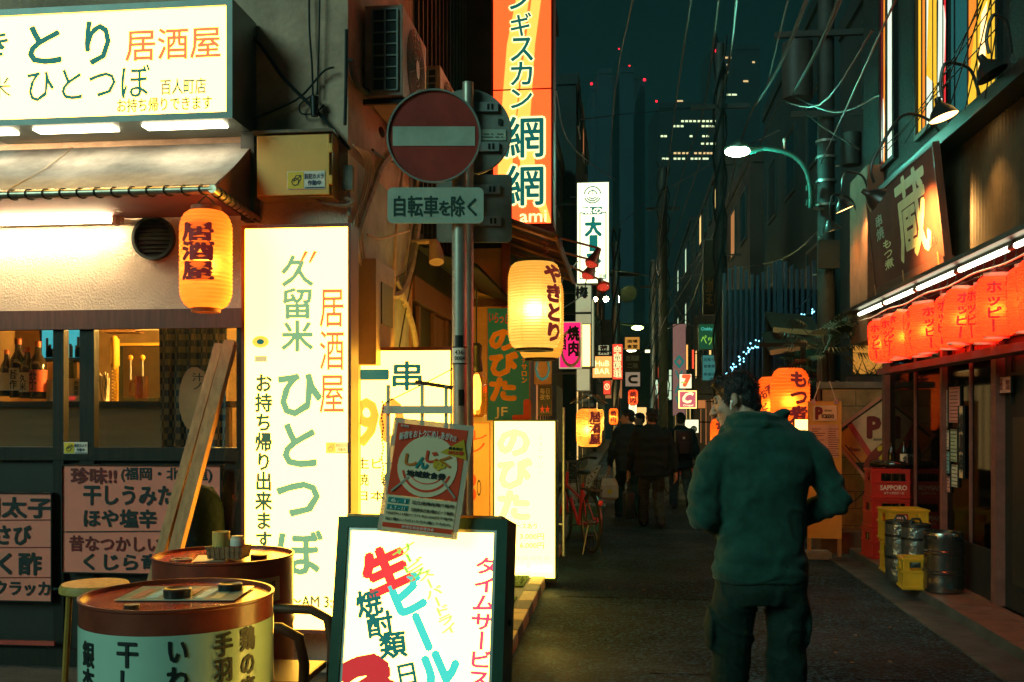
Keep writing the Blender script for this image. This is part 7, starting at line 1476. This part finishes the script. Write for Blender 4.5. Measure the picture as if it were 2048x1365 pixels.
def main_man():
    S = 440.0; g = D(1530, 835, F/S); root = thing('person', 'man in a green fleece jacket seen from behind, head bowed, wearing an earphone', 'person', (g.x, g.y, .006), TH)
    f = lambda px, py, y=0: Vector(((px - 1530)/S, y, H - .006 - (py - HY)/S))
    z_ = lambda py: H - .006 - (py - HY)/S
    hc = f(1484, 797, .13); Rh = Euler((R(-13), R(4), R(66))).to_matrix(); tr = HT_(Rh, hc)
    # body, one surface from crown to soles
    neck = [('c', [tr((0, -.035, -.06)), f(1508, 850, .09), f(1522, 885, .05)], [.052, .056, .07])]
    torso = [('l', [(-.01, .02, .84, .16, .10), (-.01, .02, 1.0, .165, .11), (0, .03, 1.2, .18, .115), (-.005, .04, 1.38, .19, .10), (-.01, .05, 1.46, .12, .08)])]
    lS, lE, lW = f(1442, 906, .03), f(1408, 1030, .0), f(1470, 1064, .24); rS, rE, rW = f(1620, 906, .03), f(1674, 1000, .02), f(1592, 1052, .17)
    arms = [('c', [lS, lE, lW], [.05, .042, .028]), ('c', [rS, rE, rW], [.05, .042, .028])]
    legs = [('c', [Vector((-.10, .02, .86)), Vector((-.14, .03, .46)), Vector((-.155, -.01, .08))], [.085, .058, .038]), ('c', [Vector((.09, .02, .86)), Vector((.095, .04, .46)), Vector((.10, .0, .08))], [.085, .058, .038]), ('c', [Vector((-.155, -.02, .05)), Vector((-.17, .16, .035))], [.035, .025]), ('c', [Vector((.10, -.02, .05)), Vector((.12, .16, .035))], [.035, .025])]
    hands = hand(lW, Vector((.75, .4, .12)), 1, 1, .5) + hand(rW, Vector((-.75, .4, .12)), 1, -1, .5)
    blob('body', head_prims(tr, Rh) + neck + torso + arms + legs + hands, .0055, m_skin, root, 5)
    # eyes: lowered lids with a dark lash line
    for sd in (-1, 1):
        b = MB(); b.ell((0, 0, 0), (.014, .008, .008), 12, 8); o = b.build('eyelid', m_skin, root, True); o.matrix_local = Matrix.Translation(tr((sd*.031, .086, .001))) @ Rh.to_4x4()
        b = MB(); b.tube([(-.014, .004, -.004), (0, .009, -.007), (.014, .004, -.004)], .0018, 5); b.build('eyelash', m_hair, o, True)
        b = MB(); b.tube([(-.018, .0, 0), (0, .005, .005), (.02, -.004, .0)], [.002, .004, .002], 6); o = b.build('eyebrow', m_hair, root, True); o.matrix_local = Matrix.Translation(tr((sd*.031, .096, .024))) @ Rh.to_4x4()
    b = MB(); b.ell((0, 0, 0), (.007, .008, .009), 10, 8); b.tube([(0, 0.002, 0), (0, .008, -.014), (0, .012, -.034)], [.0045, .004, .0032], 8); o = b.build('earphone', M('white_earphone', (.8, .8, .75), .3), root, True); o.matrix_local = Matrix.Translation(tr((-.086, .004, -.020))) @ Rh.to_4x4()
    # hair: short crop with lifted fringe
    ce = Rh.to_euler(); hp = [('e', tr((0, -.018, .045)), (.083, .101, .082), ce), ('e', tr((0, -.062, -.01)), (.070, .052, .070), ce), ('e', tr((0, .050, .092)), (.062, .046, .028), ce), ('e', tr((0, -.08, -.05)), (.05, .03, .035), ce)] + [('e', tr((sd*.071, .022, .012)), (.014, .022, .042), ce) for sd in (-1, 1)]
    o = blob('hair', hp, .006, m_hair, root, 3, lambda c, n: .006*mnoise.noise(c*42) + .003*mnoise.noise(c*110))
    src = [(v.co.copy(), v.normal.copy()) for v in o.data.vertices]; b = MB()
    fwd = Rh @ Vector((0, 1, 0)); dn = Rh @ Vector((0, 0, -1))
    for k in range(1700):
        c, n = random.choice(src); lc = Rh.transposed() @ (c - hc)
        if lc.z < -.02: n = n*.5 + dn*.9
        l = random.uniform(.008, .018) * (1.5 if lc.y > .05 and lc.z > .08 else 1); d = (n*.55 + fwd*(.35 if lc.z > .05 else -.1) + dn*.45*random.random() + Vector((random.uniform(-.35, .35),)*1 + (random.uniform(-.35, .35), random.uniform(-.35, .35)))).normalized()
        s = d.cross(n).normalized()*.0016; b.quad(c - s - n*.002, c + s - n*.002, c + d*l*.6 + s*.8, c + d*l)
    b.build('hair_tuft', m_hair, o)
    # jacket
    def fold(c, n):
        v = .011*mnoise.noise(Vector((c.x*4 + c.z*3, c.y*4, c.z*7 - c.x*4))) + .004*mnoise.noise(Vector((c.x*9, c.y*9, c.z*17))) + .007*max(0, 1 - abs(mnoise.noise(Vector((c.x*3 - c.z*2.4, c.y*3, c.z*5 + c.x*3))))*9)
        for e_ in (lE, rE):
            dd = (c - e_).length
            if dd < .17: v += .010*math.sin((c.z*1.0 + c.x*.9)*88)*(1 - dd/.17)
        if c.z < .95: v += .007*math.sin(c.z*70 + 3*mnoise.noise(c*5))*max(0, (1 - abs(c.z - .875)/.09))
        return v
    def R_(py, a, b_, y, ry): return ((((a + b_)/2) - 1530)/S, y, z_(py), (b_ - a)/2/S, ry)
    jk = [('l', [R_(1163, 1430, 1612, .01, .135), R_(1130, 1424, 1618, .01, .145), R_(1095, 1433, 1613, .01, .14), R_(1040, 1441, 1612, .02, .14), R_(980, 1440, 1620, .02, .148), R_(930, 1436, 1630, .02, .148), R_(895, 1436, 1628, .03, .135), R_(872, 1446, 1612, .04, .115), R_(856, 1460, 1594, .055, .10), R_(838, 1462, 1582, .07, .098)]),
      ('c', [f(1452, 898, .03), f(1436, 918, .03), f(1412, 980, .02), lE, lE + Vector((.03, .05, -.02)), lW - Vector((.01, .02, 0))], [.078, .078, .076, .076, .072, .05]),
      ('c', [f(1608, 896, .03), f(1628, 918, .03), f(1652, 958, .03), rE, rE + Vector((-.01, .04, -.01)), rW - Vector((-.01, .02, 0))], [.078, .078, .075, .070, .066, .046]),
      ('e', f(1520, 836, .065), (.128, .112, .030), (R(-6), R(3), 0)), ('e', f(1521, 852, .055), (.140, .118, .030), (R(-4), R(2), 0)), ('e', f(1572, 826, .04), (.036, .045, .022)), ('e', f(1470, 846, .07), (.04, .06, .032), (0, R(-38), 0)), ('c', [f(1452, 880, .10), f(1466, 852, .15), f(1492, 838, .18)], [.030, .026, .02])]
    o = blob('jacket', jk, .0085, m_fleece, root, 5, fold)
    b = MB(); b.lathe([(1, 0), (1.012, .006), (1, .012)], 40); h = b.build('hem_band', m_fleece, o, True); h.location = ((1521 - 1530)/S, .01, z_(1158)); h.scale = (.212, .138, 1.6)
    def tf(c, n): return .012*mnoise.noise(Vector((c.x*7, c.y*7, c.z*11))) + .009*max(0, 1 - abs(mnoise.noise(Vector((c.x*4 - c.z*3, c.y*4, c.z*6 + c.x*4))))*8) + .007*math.sin(c.z*46 + 4*mnoise.noise(c*4))*(.5 + .5*math.sin(c.z*9)) 
    tp = [('l', [(-.018, .015, .70, .20, .12), (-.018, .015, .78, .215, .13), (-.018, .015, .93, .20, .125)]),
      ('c', [Vector((-.125, .015, .80)), Vector((-.138, .02, .68)), Vector((-.148, .035, .48)), Vector((-.155, .01, .30)), Vector((-.16, -.01, .07))], [.100, .103, .090, .082, .082]), ('c', [Vector((.095, .015, .80)), Vector((.105, .02, .68)), Vector((.102, .04, .48)), Vector((.098, .01, .30)), Vector((.105, 0, .07))], [.098, .100, .090, .083, .082]), ('e', (.198, .03, .60), (.022, .07, .10)), ('e', (-.245, .03, .58), (.018, .07, .10))]
    blob('trousers', tp, .0095, m_trs, root, 4, tf)
    for x, r in ((-.163, R(6)), (.108, R(-8))):
        o = blob('shoe', [('c', [Vector((0, -.05, .045)), Vector((0, .06, .05)), Vector((0, .17, .035))], [.044, .047, .038]), ('l', [(0, .05, 0, .05, .16), (0, .05, .02, .05, .16)])], .008, m_shoe, root, 4); o.location = (x, 0, 0); o.rotation_euler = (0, 0, r)
    return root
def walker(px, d, label, hgt, jm, tm, stride=.3, lean=0, yaw=0, headyaw=0, wide=1.0, bag=None, pack=None, hairm=None, swing=.15, lift=0):
    g = D(px, 835, d); root = thing('person', label, 'person', (g.x, g.y, .006), TH + yaw); s = hgt/1.72
    V = lambda x, y, z: Vector((x, y, z))*s
    Rh = Euler((0, 0, headyaw)).to_matrix(); hc = V(0, .03 + lean, 1.60); tr = HT_(Rh, hc)
    A, B = stride*.5, -stride*.5
    lw, rw = V(-.27*wide, swing, .80), V(.27*wide, -swing, .80)
    hipL, hipR = V(-.09, 0, .90), V(.09, 0, .90); kL, kR = V(-.10, A*.7 + .04, .49), V(.10, B*.2 + .07, .49 + lift*.3); aL, aR = V(-.10, A, .09), V(.10, B - lift*.4, .10 + lift)
    prims = head_prims(tr, Rh, s) + [('c', [tr((0, -.03, -.06)), V(0, .0 + lean*.7, 1.42)], [.05*s, .06*s]), ('l', [(0, 0, .86*s, .15*s, .10*s), (0, lean*.5, 1.2*s, .17*s, .11*s), (0, lean*.7, 1.42*s, .15*s, .09*s)]), ('c', [V(-.19, lean*.7, 1.38), V(-.25*wide, swing*.3, 1.10), lw], [.045*s, .04*s, .028*s]), ('c', [V(.19, lean*.7, 1.38), V(.25*wide, -swing*.3, 1.10), rw], [.045*s, .04*s, .028*s]), ('c', [hipL, kL, aL], [.08*s, .055*s, .04*s]), ('c', [hipR, kR, aR], [.08*s, .055*s, .04*s])]
    prims += hand(lw, Vector((0, .1, -1)), s, 1, .5, Vector((1, 0, 0))) + hand(rw, Vector((0, .1, -1)), s, -1, .5, Vector((1, 0, 0)))
    blob('body', prims, .0085, m_skin, root, 3)
    fold = lambda c, n: .010*mnoise.noise(c*7) + .005*math.sin(c.z*45 + 3*mnoise.noise(c*5))
    blob('jacket', [('l', [(0, 0, .74*s, .205*wide*s, .145*s), (0, 0, .86*s, .215*wide*s, .15*s), (0, lean*.5, 1.1*s, .215*wide*s, .15*s), (0, lean*.6, 1.3*s, .225*wide*s, .145*s), (0, lean*.7, 1.42*s, .17*s, .11*s), (0, lean*.8, 1.49*s, .085*s, .08*s)]), ('c', [V(-.17*wide, lean*.7, 1.38), V(-.255*wide, swing*.3, 1.10), lw + V(.01, 0, .04)], [.075*s, .066*s, .048*s]), ('c', [V(.17*wide, lean*.7, 1.38), V(.255*wide, -swing*.3, 1.10), rw + V(-.01, 0, .04)], [.075*s, .066*s, .048*s])], .012, jm, root, 4, fold)
    blob('trousers', [('l', [(0, 0, .72*s, .15*s, .11*s), (0, 0, .92*s, .17*s, .12*s)]), ('c', [hipL, kL, aL], [.105*s, .085*s, .075*s]), ('c', [hipR, kR, aR], [.105*s, .085*s, .075*s])], .012, tm, root, 4, fold)
    for a in (aL, aR): o = blob('shoe', [('c', [Vector((0, -.05, .04)), Vector((0, .07, .045)), Vector((0, .16, .03))], [.04, .042, .034])], .01, m_shoe, root, 3); o.location = (a.x, a.y, max(0, a.z - .09*s)); o.rotation_euler = (R(-38) if a.z > .2*s else 0, 0, 0)
    ce = Rh.to_euler(); blob('hair', [('e', tr((0, -.018*s, .045*s)), Vector((.084, .102, .084))*s, ce), ('e', tr((0, -.06*s, -.012*s)), Vector((.072, .052, .075))*s, ce), ('e', tr((0, .05*s, .09*s)), Vector((.06, .04, .026))*s, ce)], .010, hairm or m_hair, root, 2, lambda c, n: .009*mnoise.noise(c*30))
    if pack:
        b = MB(); b.box(-.15*s, .15*s, -.30*s, -.14*s, .98*s, 1.42*s); o = b.build('backpack', pack, root, True, bevel=.03*s); MB().box(-.10*s, .10*s, -.33*s, -.30*s, 1.0*s, 1.2*s).build('backpack_pocket', pack, o, bevel=.012*s); MB().box(-.02*s, .02*s, -.306*s, -.301*s, 1.26*s, 1.30*s).build('white_badge', m_white, o)
    return root, lw, rw, s
main_man()
m_blk = M('black_jacket_cloth', (.008, .012, .012), .8, spec=.2, bump=.2); m_gtr = M('mottled_grey_trousers', (.025, .03, .03), .85, noise=.8, ns=30); m_navy = M('dark_navy_jacket', (.012, .022, .028), .8, spec=.2); m_jean = M('dark_blue_jeans', (.03, .05, .065), .85, noise=.3, ns=30)
r_, lw, rw, s = walker(1304, 13.9, 'person in a bulky black jacket and mottled trousers walking away with a black bag', 1.665, m_blk, m_gtr, .34, .02, 0, R(5), 1.18)
p = r_.matrix_basis @ lw; bgt = thing('holdall_bag', 'black soft bag hanging from the left hand of the walker in the bulky black jacket', 'bag', (p.x, p.y, p.z - .66), TH); b = MB(); b.box(-.07, .07, -.16, .16, .0, .38); b.build('bag_body', m_black, bgt, True, bevel=.03); b = MB(); b.tube([(0, -.1, .36), (0, -.07, .52), (0, 0, .57), (0, .07, .52), (0, .1, .36)], .010, 6); b.build('handle', m_black, bgt, True)
r_, lw, rw, s = walker(1257, 15.3, 'person in a navy jacket looking left while walking away with a white carrier bag', 1.66, m_navy, m_trs, .3, .0, R(12), R(60), 1.0)
p = r_.matrix_basis @ lw; bgt = thing('carrier_bag', 'white plastic carrier bag held by the walker in the navy jacket', 'bag', (p.x, p.y, p.z - .50), TH); m_pb = M('white_carrier_plastic', (.55, .48, .38), .4, bump=.4, bs=18)
b = MB(); g = [(.09, .06, 0), (.13, .085, .04), (.13, .08, .22), (.10, .05, .33)]; 
for (x0, y0, z0), (x1, y1, z1) in zip(g, g[1:]):
    A_ = [(-x0, -y0, z0), (x0, -y0, z0), (x0, y0, z0), (-x0, y0, z0)]; B_ = [(-x1, -y1, z1), (x1, -y1, z1), (x1, y1, z1), (-x1, y1, z1)]
    for k in range(4): b.quad(A_[k], A_[(k+1) % 4], B_[(k+1) % 4], B_[k])
b.build('bag_body', m_pb, bgt); b = MB(); b.tube([(-.08, 0, .32), (-.03, 0, .42), (0, 0, .44)], .008, 5); b.tube([(.08, 0, .32), (.03, 0, .42), (0, 0, .44)], .008, 5); b.build('handle', m_pb, bgt); b = MB(); b.prism([(.04*math.cos(k*.4), .13 + .035*math.sin(k*.4)) for k in range(16)], -.088, -.0865); b.build('yellow_logo_spot', m_stick, bgt)
r_, lw, rw, s = walker(1362, 16.6, 'person with a dark backpack and jeans mid stride, one heel lifted', 1.62, m_navy, m_jean, .42, .01, 0, R(-8), 1.0, None, m_black, lift=.16)
p = r_.matrix_basis @ rw; bgt = thing('shoulder_bag', 'pale pinkish bag held low by the walker with the backpack', 'bag', (p.x + .05, p.y, p.z - .34), TH); b = MB(); b.ell((0, 0, .17), (.09, .08, .18), 16, 10); b.build('bag_body', M('pale_pink_bag', (.42, .24, .18), .6), bgt, True); b = MB(); b.tube([(-.05, 0, .3), (0, 0, .36), (.05, 0, .3)], .008, 5); b.build('handle', m_black, bgt)
walker(1279, 17.8, 'dark figure half hidden between the navy jacket walker and the bulky black jacket walker', 1.62, m_blk, m_trs, .2, .0, 0, R(120), .95)
# ================================================================ teal haze added to stand in for lamp bloom and lift the blacks
hz = bpy.data.materials.new('added_bloom_haze'); hz.use_nodes = True; t = hz.node_tree; t.nodes.remove(t.nodes['Principled BSDF'])
v = t.nodes.new('ShaderNodeVolumePrincipled'); v.inputs['Color'].default_value = (.35, .95, 1.0, 1); v.inputs['Density'].default_value = .0007; v.inputs['Anisotropy'].default_value = .35
t.links.new(v.outputs[0], t.nodes['Material Output'].inputs[1])
b = MB(); b.box(-150, 150, -6, 480, -1.5, 150); tag(b.build('haze', hz), kind='stuff')
bpy.data.scenes.remove(TMP)
